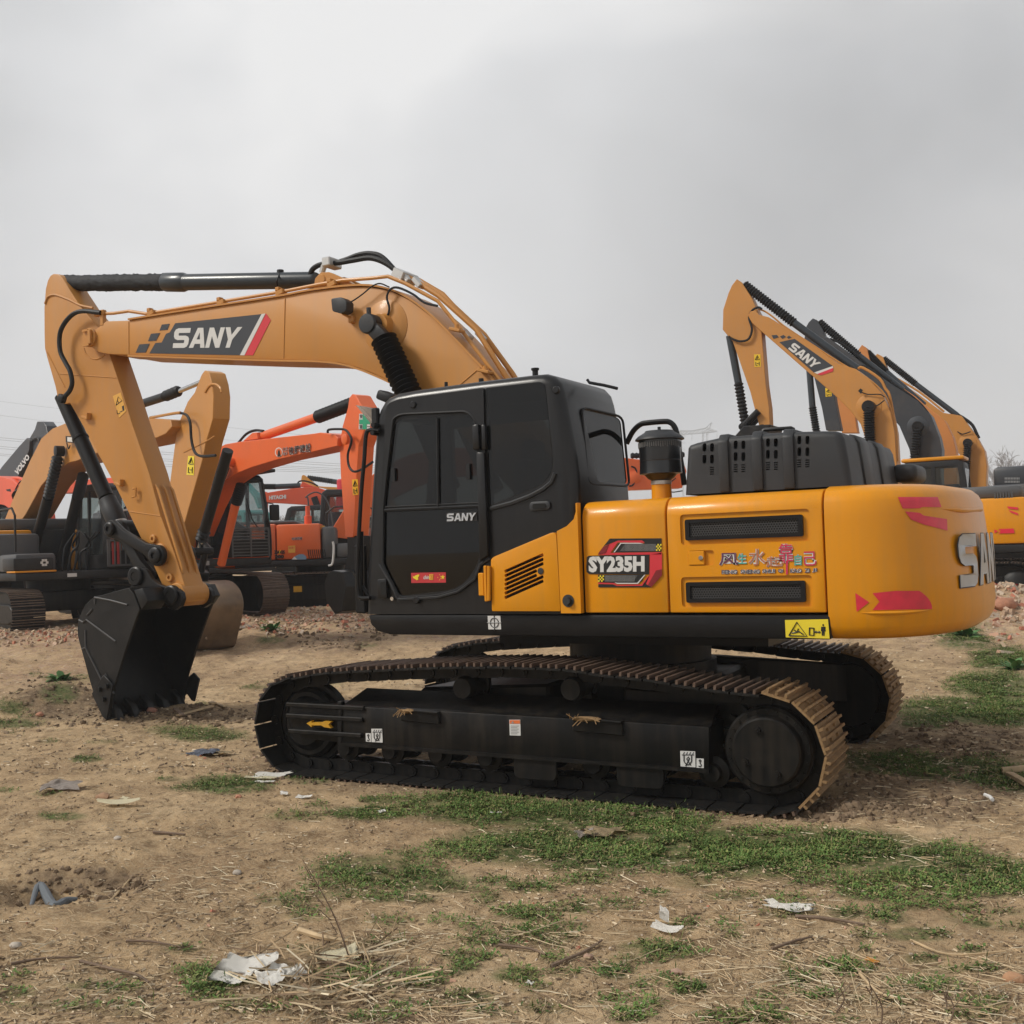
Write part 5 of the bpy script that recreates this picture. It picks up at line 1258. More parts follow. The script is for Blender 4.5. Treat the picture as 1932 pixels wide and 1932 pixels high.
        bm.faces.new(rings[0][::-1]); bm.faces.new(rings[-1]); bm.faces.new([r_[0] for r_ in rings]+[r_[-1] for r_ in rings[::-1]])
        cw = finish(bm, 'counterweight', paint, s.root, 40)
        for v0, v1 in ((-1.33, -.55), (.30, 1.33)):
            s.bx(-1.87, -.92, v0, v1, belt+.01, top, paint, 'side_door', None, .05)
            s.bx(-.90, -.12 if v0 > 0 else .15, v0, v1, belt+.01, top-.02, paint, 'side_panel', None, .05)
        s.bx(-1.85, -.15, -.56, .31, belt, top-.01, DKCAB, 'engine_bay', None, .02)
        s.bx(-1.8, -.5, -1.05, 1.05, top, top+hh, hood, 'engine_cover', None, .08)
        s.bx(.17, .50, -1.32, -.5, belt+.01, top-.1, hood, 'fuel_tank', None, .08)
        s.bx(.52, 1.65, -1.30, -.55, belt+.01, belt+.36, hood, 'tool_box', None, .06)
        bm = nb(); tube(bm, [s.P(*p) for p in ((1.5, -1.25, belt+.4), (1.5, -1.25, belt+1.1), (1.3, -1.25, belt+1.25), (.5, -1.25, belt+1.25), (.3, -1.25, belt+1.1), (.3, -1.25, top-.1))], .022, 6, 0); finish(bm, 'hand_rail', DKCAB, s.root)
        if cab: s.cab(cabm or DKCAB, cabglass or GLS2, roof, belt)
        return cw
    def cab(s, m, gl, roof, belt):
        pr = [(1.66, belt+.01), (1.72, belt+.5), (1.66, 2.2), (1.45, 2.88), (1.30, 2.96), (.15, 2.98), (.02, 2.9), (-.06, 2.0), (-.06, belt+.01)]
        v0, v1 = .40, 1.31
        bm = nb(); prism(bm, [s.P(u, v0, z) for u, z in pr], s.l*(v1-v0), .05, 2, 50)
        cuts = []
        c = nb(); prism(c, [s.P(.82+(u-.82)*.93, v0+.05, 2.1+(z-2.1)*.94) for u, z in pr], s.l*(v1-v0-.1)); cuts.append(c)
        for pts in ([(1.5, 2.05), (1.3, 2.8), (.75, 2.82), (.75, 1.5), (1.52, 1.5)], [(.66, 2.82), (.16, 2.82), (.06, 2.05), (.66, 1.85)]):
            c = nb(); prism(c, [s.P(u, v0-.2, z) for u, z in pts], s.l*1.4); cuts.append(c)
        c = nb(); box(c, s.P(1.6, (v0+v1)/2, 2.2), (.6, .78, 1.26), s.R3()); cuts.append(c)
        c = nb(); box(c, s.P(0, (v0+v1)/2, 2.42), (.5, .7, .62), s.R3()); cuts.append(c)
        bm = carve(bm, cuts); cb_ = finish(bm, 'cab', m, s.root, 28)
        bm = nb()
        fr = [(1.690, 1.55), (1.640, 2.2), (1.46, 2.82)]
        g = [[bm.verts.new(s.P(u-.01, v_, z)) for v_ in (v0+.05, v1-.05)] for u, z in fr]
        for a, b in zip(g, g[1:]): bm.faces.new((a[0], a[1], b[1], b[0]))
        finish(bm, 'front_glass', gl, cb_)
        for v_ in (v0+.02, v1-.02):
            bm = nb(); bm.faces.new([bm.verts.new(s.P(u, v_, z)) for u, z in ((1.54, 1.48), (1.5, 2.1), (1.3, 2.84), (.1, 2.86), (.02, 2.0), (.7, 1.8), (.72, 1.48))]); finish(bm, 'side_glass', gl, cb_)
        bm = nb(); bm.faces.new([bm.verts.new(s.P(.0, v_, z)) for v_, z in ((v0+.08, 2.1), (v1-.08, 2.1), (v1-.08, 2.76), (v0+.08, 2.76))]); finish(bm, 'rear_glass', gl, cb_)
        s.bx(.15, .6, v0+.25, v1-.25, 1.5, 2.4, MATS['seat_fabric'], 'operator_seat', cb_, .06)
        if roof: s.bx(.0, 1.42, v0-.02, v1+.02, 2.965, 3.06, roof, 'cab_roof', cb_, .04)
        bm = nb(); tube(bm, [s.P(1.72, v1-.25, 1.75), s.P(1.70, v1-.42, 2.0), s.P(1.62, v1-.5, 2.45)], .012, 6); finish(bm, 'wiper', RUBB, cb_)
        s.cabobj = cb_
    def arm_set(s, boom, stick, paint, spaint=None, bw=.24, sw=.15, v=0):
        s.boom = s.pr(boom, v, bw, paint, 'boom'); s.stick = s.pr(stick, v, sw, spaint or paint, 'stick'); return s.boom, s.stick
def gz(px, D): return depth_pt(px, 1050, D)
def mark(word): pass
def cA(x, y): return (x*.15195, 782.87+y*.15195)
def cG(x, y): return (419.4+x*.1809, 733.94+y*.1809)
def cZ(x, y): return (447.36+x*.13025, 866.75+y*.13025)
def cR(x, y): return (1328.1+x*.3126, 489.3+y*.3126)
def c3b(x, y): return (265.6+x*.2171, 699.0+y*.2171)
PHL = radians(-20.4)
GL_ = 'excavators parked in rows across the yard'
def placed(px, D, u, v, phi, g):
    p = gz(px, D); f = V((cos(phi), sin(phi), 0)); l = V((-sin(phi), cos(phi), 0)); q = p-f*u-l*v; return (q.x, q.y, g)
def caution(Mx, pts, v, half, par, m=None):
    o = Mx.de(pts, v-half if (CAM-Mx.loc).dot(Mx.l) < v else v+half, .004, m or DEC_Y, par, 'warning_label')
    (x0, y0), (x1, y1), (x2, y2), (x3, y3) = pts; q = quad(*pts); bm = nb(); vv = v-half if (CAM-Mx.loc).dot(Mx.l) < v else v+half; sgn = -1 if vv < v else 1
    T = lambda a, b: Mx.Q(*q(a, b), vv+sgn*.012)
    for L_ in ([(.15, .58), (.5, .92), (.85, .58), (.15, .58)], [(.5, .82), (.45, .64)], [(.2, .4), (.2, .12), (.45, .12)], [(.4, .28), (.62, .28)], [(.75, .42), (.75, .10)]): tube(bm, [T(*p) for p in L_], .007, 4)
    finish(bm, 'print', DEC_B, o); return o

# ---- yellow machine behind the bucket ---------------------------------
M = Mach('excavator', 'yellow excavator behind the big bucket, with a worn brown steel bucket of its own', placed(30, 20.5, 1.7, -1.3, PHL, .38), PHL, GL_)
L1 = M
M.body(YEL, GREY)
M.arm_set([(24, 1008), (50, 944), (85, 868), (106, 828), (127, 810), (150, 801), (200, 794), (285, 793), (324, 791), (355, 794), (358, 807), (346, 820), (330, 827), (300, 836), (230, 850), (172, 871), (158, 874), (137, 888), (118, 903), (105, 918), (76, 970), (32, 1029), (22, 1018)], [(402, 700), (410, 704), (416, 725), (419, 748), (418, 790), (404, 838), (398, 868), (359, 1003), (349, 1040), (338, 1062), (322, 1055), (326, 1000), (333, 933), (346, 834), (352, 800), (370, 758), (383, 741), (396, 708)], YEL, None, .30, .14)
M.boom.data.materials[0] = BOOMY; M.stick.data.materials[0] = BOOMY
M.cy([(398, 713), (338, 738)], 0, .04, CHROME, 'cylinder_rod'); M.cy([(338, 737), (311, 748)], 0, .085, RUBB, 'rod_boot', None, 4); o = M.cy([(311, 748), (150, 800)], 0, .075, BLK, 'arm_cylinder')
o = M.cy([(430, 850), (386, 1000)], .05, .085, BLK, 'bucket_cylinder'); M.cy([(386, 1000), (380, 1020)], .05, .095, RUBB, 'rod_bellows', o, 3); M.cy([(382, 1015), (376, 1040)], .05, .045, CHROME, 'cylinder_rod', o)
bm = nb(); a = M.Q(376, 1040, 0)
for s_ in (-1, 1): tube(bm, [a+M.l*(.18*s_), M.Q(352, 1012, 0)+M.l*(.18*s_)], .055, 8); tube(bm, [a+M.l*(.1*s_), M.Q(366, 1090, 0)+M.l*(.1*s_)], .055, 8)
cyl(bm, a-M.l*.22, a+M.l*.22, .06, 12); finish(bm, 'bucket_linkage', BLK, M.root)
bk = [(x-50, y) for x, y in [(384, 1098), (430, 1097), (446, 1114), (453, 1140), (449, 1172), (441, 1205), (437, 1226), (420, 1228), (398, 1190), (388, 1150), (375, 1110)]]
bk = [(p.x, p.y) for p in rounded([V((x, y, 0)) for x, y in bk], 14, 3)]; B_ = M.pr(bk, 0, .52, BSTEEL, 'bucket')
bm = nb(); tube(bm, [M.Q(437-50+2, 1204, -.52), M.Q(437-50+2, 1204, .52)], .02, 6); finish(bm, 'weld_bar', BSTEEL, B_)
M.pr([(318, 1085), (345, 1060), (372, 1082), (366, 1108), (330, 1108)], 0, .22, BLK, 'bucket_ear')
for dv, pts in ((-.42, [(112, 851), (109, 862), (91, 939), (56, 1062)]), (.42, [(168, 851), (158, 895), (146, 939), (116, 1062)])):
    vv = dv if dv < 0 else 0.0
    o = M.cy([pts[2], pts[3]], vv, .105, BLK, 'boom_cylinder'); M.cy([pts[1], pts[2]], vv, .10, RUBB, 'rod_bellows', o, 12, 18)
    bm = nb(); q = M.Q(*pts[0], vv); lathe(bm, q-M.l*.09, M.l, [(0, .06), (.01, .105), (.17, .105), (.18, .06)], 20); finish(bm, 'rod_eye', BLK, o)
o = M.de([cA(*p) for p in [(815, 262), (935, 266), (932, 348), (818, 342)]], -.30, .10, RUBB, M.boom, 'work_lamp'); M.de([cA(*p) for p in [(836, 275), (926, 280), (922, 338), (838, 330)]], -.30, .108, mat('lamp_lens', (.62, .60, .55), .2), o, 'lens')
M.tu([cA(*p) for p in [(110, 1500), (140, 1380), (240, 1180), (340, 1020), (560, 560), (700, 290), (800, 180), (930, 140)]], -.20, .02, BOOMY, 'hydraulic_pipe', M.boom, 3)
M.tu([cA(*p) for p in [(830, 350), (850, 420), (870, 380)]], -.38, .012, RUBB, 'cable', M.boom)
M.tu([c3b(*p) for p in [(80, 410), (250, 380), (340, 370), (400, 390), (430, 460), (440, 600), (470, 710), (530, 745), (650, 738)]], -.26, .022, RUBB, 'hydraulic_hose', M.stick)
M.tu([c3b(*p) for p in [(80, 412), (220, 385), (290, 372), (345, 366)]], -.28, .022, BOOMY, 'hydraulic_pipe', M.boom, 3)
M.tu([c3b(*p) for p in [(560, 190), (600, 130), (650, 120), (690, 150), (700, 190)]], -.145, .018, BOOMY, 'cheek_rim', M.stick)
M.tu([c3b(*p) for p in [(640, 570), (560, 620), (375, 710)]], -.142, .010, BOOMY, 'weld_seam', M.stick)
caution(M, [c3b(*p) for p in [(412, 742), (466, 744), (460, 912), (398, 906)]], 0, .14, M.stick)
# dark front guard with bars over the cab front
bm = nb(); u_ = 1.80
for z in (1.28, 1.78): box(bm, M.P(u_, .86, z), (.03, .95, .04), M.R3())
for v_ in (.40, 1.32): box(bm, M.P(u_, v_, 1.53), (.03, .03, .5), M.R3())
GD = finish(bm, 'cab_guard', GREY, M.root)
for i in range(9):
    bm = nb(); box(bm, M.P(u_, .43+i*.107, 1.53), (.024, .024, .5), M.R3()); finish(bm, 'guard_bar', GREY, GD)
bm = nb()
for i, (v_, w_) in enumerate(((.52, .05), (.62, .06), (.95, .04), (1.05, .05), (1.2, .07))): box(bm, M.P(1.765, v_, 1.52), (.012, w_, .44), M.R3()); finish(bm, 'red_strip', mat('strip_red', (.42, .03, .03), .5), M.root); bm = nb()
bm.free()
bm = nb(); tube(bm, [M.P(1.735, .78, 1.85), M.P(1.71, .74, 2.30), M.P(1.69, .76, 2.38), M.P(1.68, .9, 2.40)], .022, 6); finish(bm, 'white_pipe', DEC_W, M.root)
# emblem plate and front box at the right-hand corner
s_ = M.bx(1.0, 1.74, -1.36, -.62, 1.24, 1.48, DKCAB, 'front_step_box', None, .03); M.bx(1.2, 1.76, -1.34, -.58, 1.2, 1.235, YEL, 'yellow_edge', None, .01)
bm = nb(); q = M.P(1.752, -.80, 1.38)
for k_ in range(6):
    a = k_*pi/3; box(bm, q+M.l*(.05*cos(a))+ZU*(.05*sin(a)), (.008, .045, .045), M.R3())
finish(bm, 'round_emblem', DEC_W, M.root)
M.de([cA(445/1.0, 0), cA(0, 0), cA(0, 1)], 0, 0, DEC_W, M.root) if False else None
bm = nb(); box(bm, M.P(1.728, -.28, 1.12), (.006, .18, .07), M.R3()); finish(bm, 'white_label', DEC_W, M.root)
for i in range(7):
    bm = nb(); a = M.P(1.2+.1*(i % 3), -.3+.08*i, 1.2); tube(bm, [a, a+V((.06*sin(i), .05, .35)), a+V((.2*sin(i*2.), .1, .5)), a+V((.25, .12*cos(i), .75))], .022, 6, 4); finish(bm, 'hydraulic_hose', RUBB, M.root)

# ---- orange machine with the white kanji ------------------------------
M = Mach('excavator', 'orange excavator with white Japanese lettering on its boom and a green cross sticker', placed(520, 22.5, 2.1, 1.2, PHL, .52), PHL, GL_)
G1 = M
M.body(HIT, GREY, trackmesh=SBG2)
M.arm_set([cG(*p) for p in [(-330, 1500), (-250, 1180), (-120, 860), (20, 680), (90, 610), (150, 580), (300, 555), (700, 512), (1090, 470), (1150, 460), (1300, 480), (1335, 520), (1330, 600), (1100, 655), (700, 740), (430, 820), (250, 890), (100, 990), (0, 1090), (-80, 1250), (-200, 1540)]], [cG(*p) for p in [(1435, 58), (1405, 95), (1390, 200), (1335, 390), (1305, 560), (1305, 640), (1315, 900), (1345, 1300), (1364, 1535), (1372, 1545), (1440, 1545), (1448, 1530), (1458, 1400), (1485, 900), (1505, 600), (1560, 440), (1560, 300), (1540, 190), (1470, 70)]], HIT, None, .24, .15)
M.tu([cG(*p) for p in [(90, 600), (350, 560), (700, 515), (1080, 468)]], -.15, .022, HIT, 'hydraulic_pipe', M.boom, 3)
M.tu([cG(*p) for p in [(165, 565), (250, 470), (340, 432), (430, 438)]], -.05, .026, RUBB, 'hydraulic_hose', M.boom); M.tu([cG(*p) for p in [(240, 555), (300, 490), (380, 465), (440, 470)]], .1, .026, RUBB, 'hydraulic_hose', M.boom)
M.pr([cG(*p) for p in [(280, 548), (380, 460), (430, 455), (440, 525)]], 0, .14, HIT, 'cylinder_bracket', M.boom)
o = M.cy([cG(430, 490), cG(1005, 290)], 0, .085, HIT, 'arm_cylinder'); M.cy([cG(990, 294), cG(1395, 140)], 0, .105, RUBB, 'rod_boot', o, 12, 16)
bm = nb(); q = M.Q(*cG(1287, 522), -.24); lathe(bm, q+M.l*.02, -M.l, [(0, .09), (.05, .09), (.06, .06), (.06, .01)], 18); finish(bm, 'pivot_pin', HIT, M.boom)
M.tu([cG(*p) for p in [(1100, 460), (1110, 425), (1220, 418), (1290, 430), (1340, 500), (1345, 560), (1310, 680), (1320, 800), (1370, 860), (1450, 840), (1570, 760)]], -.30, .02, RUBB, 'hydraulic_hose', M.stick)
M.tx('後藤建設', (cG(688, 604), cG(925, 560), cG(925, 655), cG(690, 690)), -.24, .014, DEC_W, M.boom, .035)
M.tx('後藤建設', (cG(689, 605), cG(924, 561), cG(924, 654), cG(691, 689)), -.24, .018, DEC_B, M.boom, .012)
for s1, q4 in (('株式', ((628, 612), (682, 602), (682, 642), (630, 650))), ('会社', ((630, 656), (682, 648), (682, 688), (632, 697)))):
    M.tx(s1, [cG(*p) for p in q4], -.24, .014, DEC_W, M.boom, .04); M.tx(s1, [cG(*p) for p in q4], -.24, .018, DEC_B, M.boom, 0)
EM = M.de([cG(590+40*cos(a), 660+50*sin(a)) for a in np.linspace(0, 2*pi, 25)[:-1]], -.24, .006, DEC_W, M.boom, 'round_emblem')
M.de([cG(590+31*cos(a), 660+41*sin(a)) for a in np.linspace(0, 2*pi, 25)[:-1]], -.24, .010, HIT, EM, 'emblem_field')
M.de([cG(*p) for p in [(583, 640), (597, 638), (608, 700), (575, 705)]], -.24, .014, DEC_B, EM, 'emblem_road')
GC = M.de([cG(*p) for p in [(1430, 258), (1545, 258), (1542, 422), (1424, 420)]], -.15, .006, DEC_W, M.stick, 'safety_sign')
M.de([cG(*p) for p in [(1465, 258), (1508, 258), (1508, 318), (1544, 318), (1543, 366), (1506, 366), (1505, 421), (1464, 421), (1465, 366), (1427, 366), (1429, 318), (1466, 318)]], -.15, .012, DEC_G, GC, 'green_cross')
for ch, x0, y0 in (('安', 1431, 262), ('全', 1512, 262), ('第', 1428, 372), ('一', 1510, 372)):
    M.tx(ch, [cG(*p) for p in ((x0, y0+(16 if ch == '一' else 0)), (x0+32, y0+(16 if ch == '一' else 0)), (x0+32, y0+(22 if ch == '一' else 44)), (x0, y0+(22 if ch == '一' else 44)))], -.15, .018, DEC_B, GC, .02)
caution(M, [cG(*p) for p in [(1353, 945), (1413, 941), (1420, 1100), (1364, 1110)]], 0, .15, M.stick, mat('label_amber', (.75, .40, .01), .5))
for vv, pts in ((-.38, [(42, 760), (20, 800), (-60, 1010), (-170, 1400)]), (.36, [(300, 900), (205, 1000), (140, 1195), (-10, 1830)])):
    o = M.cy([cG(*pts[2]), cG(*pts[3])], vv if vv < 0 else 0, .085, HIT if vv > 0 else BLK, 'boom_cylinder'); M.cy([cG(*pts[1]), cG(*pts[2])], vv if vv < 0 else 0, .105, RUBB, 'rod_bellows', o, 9, 16)
    if vv < 0:
        bm = nb(); q = M.Q(*cG(*pts[0]), vv); cyl(bm, q-M.l*.1, q+M.l*.3, .09, 16, .01); finish(bm, 'rod_eye', HIT, o)
M.pr([cG(*p) for p in [(1365, 1530), (1515, 1530), (1520, 1720), (1480, 1900), (1350, 1990), (1330, 1900), (1370, 1720)]], 0, .12, BLK, 'bucket_linkage')
M.pr([cG(*p) for p in [(1345, 1910), (1400, 1880), (1500, 1900), (1540, 2050), (1500, 2300), (1420, 2330), (1330, 2200), (1310, 2000)]], 0, .45, BUCK, 'bucket')
bm = nb()
for v_ in (.39, .80, 1.21): box(bm, M.P(1.80, v_, 1.51), (.03, .03, .6), M.R3())
box(bm, M.P(1.80, .80, 1.81), (.03, .84, .03), M.R3())
GD = finish(bm, 'cab_guard', GREY, M.root)
for i in range(9):
    bm = nb(); box(bm, M.P(1.80, .80, 1.25+i*.065), (.02, .82, .02), M.R3()); finish(bm, 'guard_bar', GREY, GD)
bm = nb(); q = M.P(1.62, 1.45, 2.14); box(bm, q, (.08, .22, .34), M.R3(), .03, 2); tube(bm, [M.P(1.6, 1.3, 2.35), M.P(1.62, 1.42, 2.33), q], .015, 6); finish(bm, 'side_mirror', RUBB, M.root)
bm = nb(); tube(bm, [M.P(1.70, 1.26, 2.0), M.P(1.76, 1.27, 1.7), M.P(1.76, 1.27, 1.25), M.P(1.70, 1.25, 1.15)], .022, 6, 3); finish(bm, 'grab_rail', RUBB, M.root)
bm = nb(); box(bm, M.P(1.725, -.15, 1.12), (.006, .12, .09), M.R3()); finish(bm, 'white_label', DEC_GR, M.root)
M.bx(.6, 1.9, .30, 1.36, 2.98, 3.05, DKCAB, 'roof_visor', None, .02)

# ---- orange machine standing side-on behind it -------------------------
PHZ = radians(29.5+4)
M = Mach('excavator', 'orange excavator standing side-on with the number 200 on its flank and dark steps', placed(514, 26, -1.0, -1.33, PHZ, .43), PHZ, GL_)
Z1 = M
M.body(HIT, GREY, trackmesh=SBG2, cab=True, rear=2.6, hh=.08)
vz = -1.33
for wd_, q4, bo in (('ZAXIS', ((536, 1318), (692, 1315), (692, 1368), (536, 1370)), .06), ('200', ((546, 1383), (680, 1380), (680, 1436), (548, 1438)), .08)):
    M.tx(wd_, [cZ(*p) for p in q4], vz, .012, DEC_B, M.root, bo)
M.de([cZ(*p) for p in [(606, 1372), (622, 1312), (630, 1312), (614, 1372)]], vz, .015, DEC_Y, M.root, 'decal_slash')
M.de([cZ(*p) for p in [(740, 1255), (842, 1245), (842, 1350), (742, 1354)]], vz, .008, BRONZE, M.root, 'yellow_sticker')
M.tx('安全第一', [cZ(*p) for p in ((748, 1268), (836, 1262), (836, 1296), (748, 1300))], vz, .012, DEC_R, M.root, .01)
M.tx('宏達機械', [cZ(*p) for p in ((790, 1130), (945, 1120), (945, 1168), (790, 1172))], vz, .012, DEC_W, M.root, .06); M.tx('宏達機械', [cZ(*p) for p in ((792, 1132), (943, 1122), (943, 1166), (792, 1170))], vz, .016, DEC_K, M.root, .01)
M.de([cZ(*p) for p in [(800, 1450), (830, 1410), (900, 1372), (960, 1372), (1003, 1410), (1003, 1450)]], vz, .010, mat('decal_blue', (.16, .25, .36), .5), M.root, 'blue_decal'); M.de([cZ(*p) for p in [(790, 1450), (830, 1408), (872, 1450)]], vz, .014, DEC_W, M.root, 'white_decal')
bm = nb(); q = M.Q(*cZ(1028, 940), -1.0); lathe(bm, q-ZU*.05, ZU, [(0, .09), (.25, .09), (.26, .06), (.5, .055)], 16); finish(bm, 'exhaust_stack', HIT2, M.root)
bm = nb(); tube(bm, [M.Q(*cZ(*p), -.95) for p in [(1045, 900), (1040, 700), (1025, 560), (1010, 540)]], .02, 6); tube(bm, [M.Q(*cZ(*p), -.95) for p in [(990, 555), (1010, 535), (1060, 500), (1150, 475), (1250, 530), (1330, 660), (1375, 850), (1385, 1000), (1385, 1180)]], .018, 6, 4); finish(bm, 'bent_rail', GREY, M.root)
bm = nb(); tube(bm, [M.Q(*cZ(*p), -1.4) for p in [(1385, 1190), (1400, 1260), (1395, 1400), (1375, 1520), (1320, 1540)]], .026, 6, 3); finish(bm, 'white_hose', DEC_W, M.root)
M.tx('注意', [cZ(*p) for p in ((1120, 965), (1280, 952), (1280, 1015), (1125, 1022))], -1.2, .02, BRONZE, M.root, .05)
for i in range(9):
    M.de([cZ(1020+i*30, 1305), cZ(1032+i*30, 1305), cZ(1052+i*30, 1430), cZ(1040+i*30, 1430)], vz, .008, HOLE, M.root, 'step_groove')
M.boom = M.pr([cZ(*p) for p in [(1390, 1130), (1395, 1000), (1640, 600), (1800, 380), (2100, 120), (2500, -60), (3000, -150), (3600, -160), (4300, -120), (5000, -60), (5600, -10), (6050, 40), (6430, 30), (6480, 180), (6420, 420), (5650, 450), (5000, 330), (4300, 240), (3600, 220), (3000, 270), (2600, 400), (2200, 600), (1900, 850), (1660, 1160)]], 0, .24, HIT, 'boom')
bm = nb(); q = M.Q(1197, 901, -.24); lathe(bm, q+M.l*.02, -M.l, [(0, .17), (.05, .17), (.06, .12), (.07, .10), (.07, .01)], 20); finish(bm, 'pivot_boss', HIT, M.boom)
bm = nb(); tube(bm, [M.Q(*p, -.26) for p in [(1191, 880), (1199, 884), (1202, 900), (1194, 915), (1187, 917)]], .02, 6, 4); tube(bm, [M.Q(*p, -.26) for p in [(1275, 902), (1262, 914), (1266, 928), (1288, 926)]], .015, 6, 4); finish(bm, 'hydraulic_hose', RUBB, M.boom)
o = M.cy([(1190, 860), (1291, 858)], 0, .075, RUBB, 'rod_boot', None, 14, 14)
M.de([(x, y) for x, y in [(696-21, 1085-4), (690-21, 1072), (684-10, 1080)]], 0, 0, DEC_Y, M.root) if False else None
bm = nb(); P_ = [M.P(u, -1.2-.31, z) for u, z in ((1.25, .40), (1.25, .48), (1.5, .48), (1.5, .54), (1.72, .44), (1.5, .34), (1.5, .40))]; prism(bm, P_, -M.l*.01); finish(bm, 'arrow_decal', mat('arrow_amber', (.7, .34, .01), .5), M.root)
bm = nb(); box(bm, M.P(-.4, -1.49, .5), (.2, .008, .14), M.R3()); finish(bm, 'yellow_label', ARROW, M.root)

# ---- red HITACHI boom and the machines further back ---------------------
def simple(label, px, D, phi, g, paint, boom, stick=None, arm=None, hood=GREY, cab=True, cw_=True, bw=.24, spaint=None, u=0, v=0, shoes=False, roof=None, cabm=None, body=True, name='excavator', cabglass=None):
    M = Mach(name, label, placed(px, D, u, v, phi, g), phi, GL_)
    if body: M.body(paint, hood, cab=cab, shoes=shoes, roof=roof, cabm=cabm, cabglass=cabglass)
    M.boom = M.pr(boom, 0, bw, paint, 'boom')
    if stick: M.stick = M.pr(stick, 0, .15, spaint or paint, 'stick')
    if arm:
        a, b, c, r_ = arm
        o = M.cy([b, c], 0, r_, CYL, 'arm_cylinder'); M.cy([a, b], 0, r_*1.05, RUBB, 'rod_boot', o, 14, 12)
    return M
PHW = radians(29.5+180)                        # facing left across the picture
H1 = simple('red orange excavator far behind with white HITACHI lettering on its level boom', 632, 40, PHW, .55, HIT2, [cZ(*p) for p in [(395, 500), (500, 480), (800, 430), (1000, 408), (1160, 405), (1300, 450), (1400, 560), (1455, 680), (1475, 800), (1300, 830), (1240, 740), (1120, 690), (1000, 660), (700, 640), (430, 625), (400, 580)]], [cZ(*p) for p in [(395, 480), (430, 470), (440, 640), (420, 900), (380, 900), (370, 640)]], (cZ(330, 395), cZ(560, 395), cZ(920, 380), .10))
H1.tx('HITACHI', [cZ(*p) for p in ((463, 527), (710, 510), (710, 568), (463, 585))], .24, .02, DEC_W, H1.boom, .06)
H1.pr([cZ(*p) for p in [(925, 400), (945, 335), (975, 330), (1130, 400)]], 0, .15, HIT2, 'cylinder_bracket', H1.boom)
H1.tu([cZ(*p) for p in [(870, 365), (900, 320), (980, 312), (1080, 340), (1170, 385)]], 0, .03, RUBB, 'hydraulic_hose', H1.boom)
o = H1.cy([cZ(1115, 545), cZ(1175, 720)], .4, .12, RUBB, 'boom_cylinder')
bm = nb(); q = depth_pt(*cZ(1548, 425), 39.5); cyl(bm, q-ZU*.75, q-ZU*.42, .30, 12); cyl(bm, q-ZU*.42, q-ZU*.25, .30, 12)
cyl(bm, q-ZU*.22, q+ZU*.35, .26, 14, .05); finish(bm, 'warning_beacon', DEC_R, H1.root)
K1 = simple('far yellow excavator whose arm tip rises behind the red boom', 720, 55, PHW, .55, TAN_Y, [cZ(*p) for p in [(1100, 385), (1300, 400), (1640, 415), (2200, 500), (2400, 800), (2200, 820), (2000, 620), (1640, 470), (1380, 450)]], [cZ(*p) for p in [(935, 300), (945, 240), (965, 226), (990, 235), (1180, 390), (1190, 460), (1030, 440), (960, 380)]], (cZ(1020, 265), cZ(1380, 318), cZ(1640, 355), .13))
simple('teal excavator mostly hidden behind the orange cab', 518, 34, PHL, .25, TEAL, [cZ(*p) for p in [(80, 345), (140, 345), (260, 470), (332, 552), (380, 700), (350, 712), (295, 560), (200, 430), (90, 410)]], None, None, DKCAB, True, cabm=TEAL, u=1.7, v=1.3, bw=.12)
O1 = simple('orange red excavator at the left edge with a dark lamp on its boom', -60, 30, PHL, .50, HIT2, [cA(*p) for p in [(-900, 1500), (-600, 1100), (-300, 860), (-60, 770), (100, 760), (260, 800), (400, 900), (520, 1060), (560, 1300), (380, 1350), (300, 1200), (180, 1120), (0, 1090), (-200, 1130), (-500, 1400), (-700, 1700)]], None, None, hood=GREY)
O1.cy([cA(225, 960), cA(275, 1130)], -.34, .11, RUBB, 'boom_cylinder'); O1.cy([cA(222, 980), cA(275, 1130)], -.36, .13, RUBB, 'rod_bellows', None, 7)
O1.tu([cA(*p) for p in [(-20, 860), (120, 800), (240, 790), (330, 850), (400, 930)]], -.1, .03, HIT2, 'hydraulic_pipe', O1.boom)
O1.tu([cA(*p) for p in [(190, 930), (240, 840), (300, 800)]], -.26, .016, RUBB, 'cable', O1.boom)
O1.de([cA(*p) for p in [(75, 925), (130, 918), (140, 955), (85, 945)]], -.24, .12, RUBB, O1.boom, 'work_lamp')
O2 = simple('orange excavator behind the barred cab, HITACHI lettered in white on its boom', 270, 27, PHL, .5, HIT2, [cA(*p) for p in [(900, 830), (1060, 815), (1500, 780), (1900, 800), (2000, 900), (2000, 1200), (1700, 1200), (1600, 965), (1040, 962), (890, 980)]], None, None, cab=False)
O2.tx('HITACHI', [cA(*p) for p in ((1058, 870), (1420, 862), (1420, 925), (1058, 936))], -.24, .015, DEC_W, O2.boom, .06)
V1 = simple('dark slate excavator arm with VOLVO in pale letters against the sky', -40, 36, PHL, .5, SLATE, [cA(*p) for p in [(-200, 1100), (60, 740), (130, 640), (340, 395), (440, 290), (480, 320), (470, 440), (320, 790), (200, 900), (0, 1200)]], [cA(*p) for p in [(530, 85), (600, 85), (640, 140), (670, 290), (650, 340), (560, 620), (520, 700), (470, 860), (455, 700), (480, 440), (430, 300), (500, 180)]], None, body=True, cab=True)
V1.tx('VOLVO', [cA(*p) for p in ((178, 698), (335, 478), (372, 530), (215, 760))], -.24, .015, DEC_W, V1.boom, .05)
V1.tu([cA(*p) for p in [(60, 740), (120, 660), (330, 390), (450, 290), (490, 330), (500, 450), (560, 500), (575, 440), (530, 340)]], -.20, .03, RUBB, 'hydraulic_hose', V1.boom)
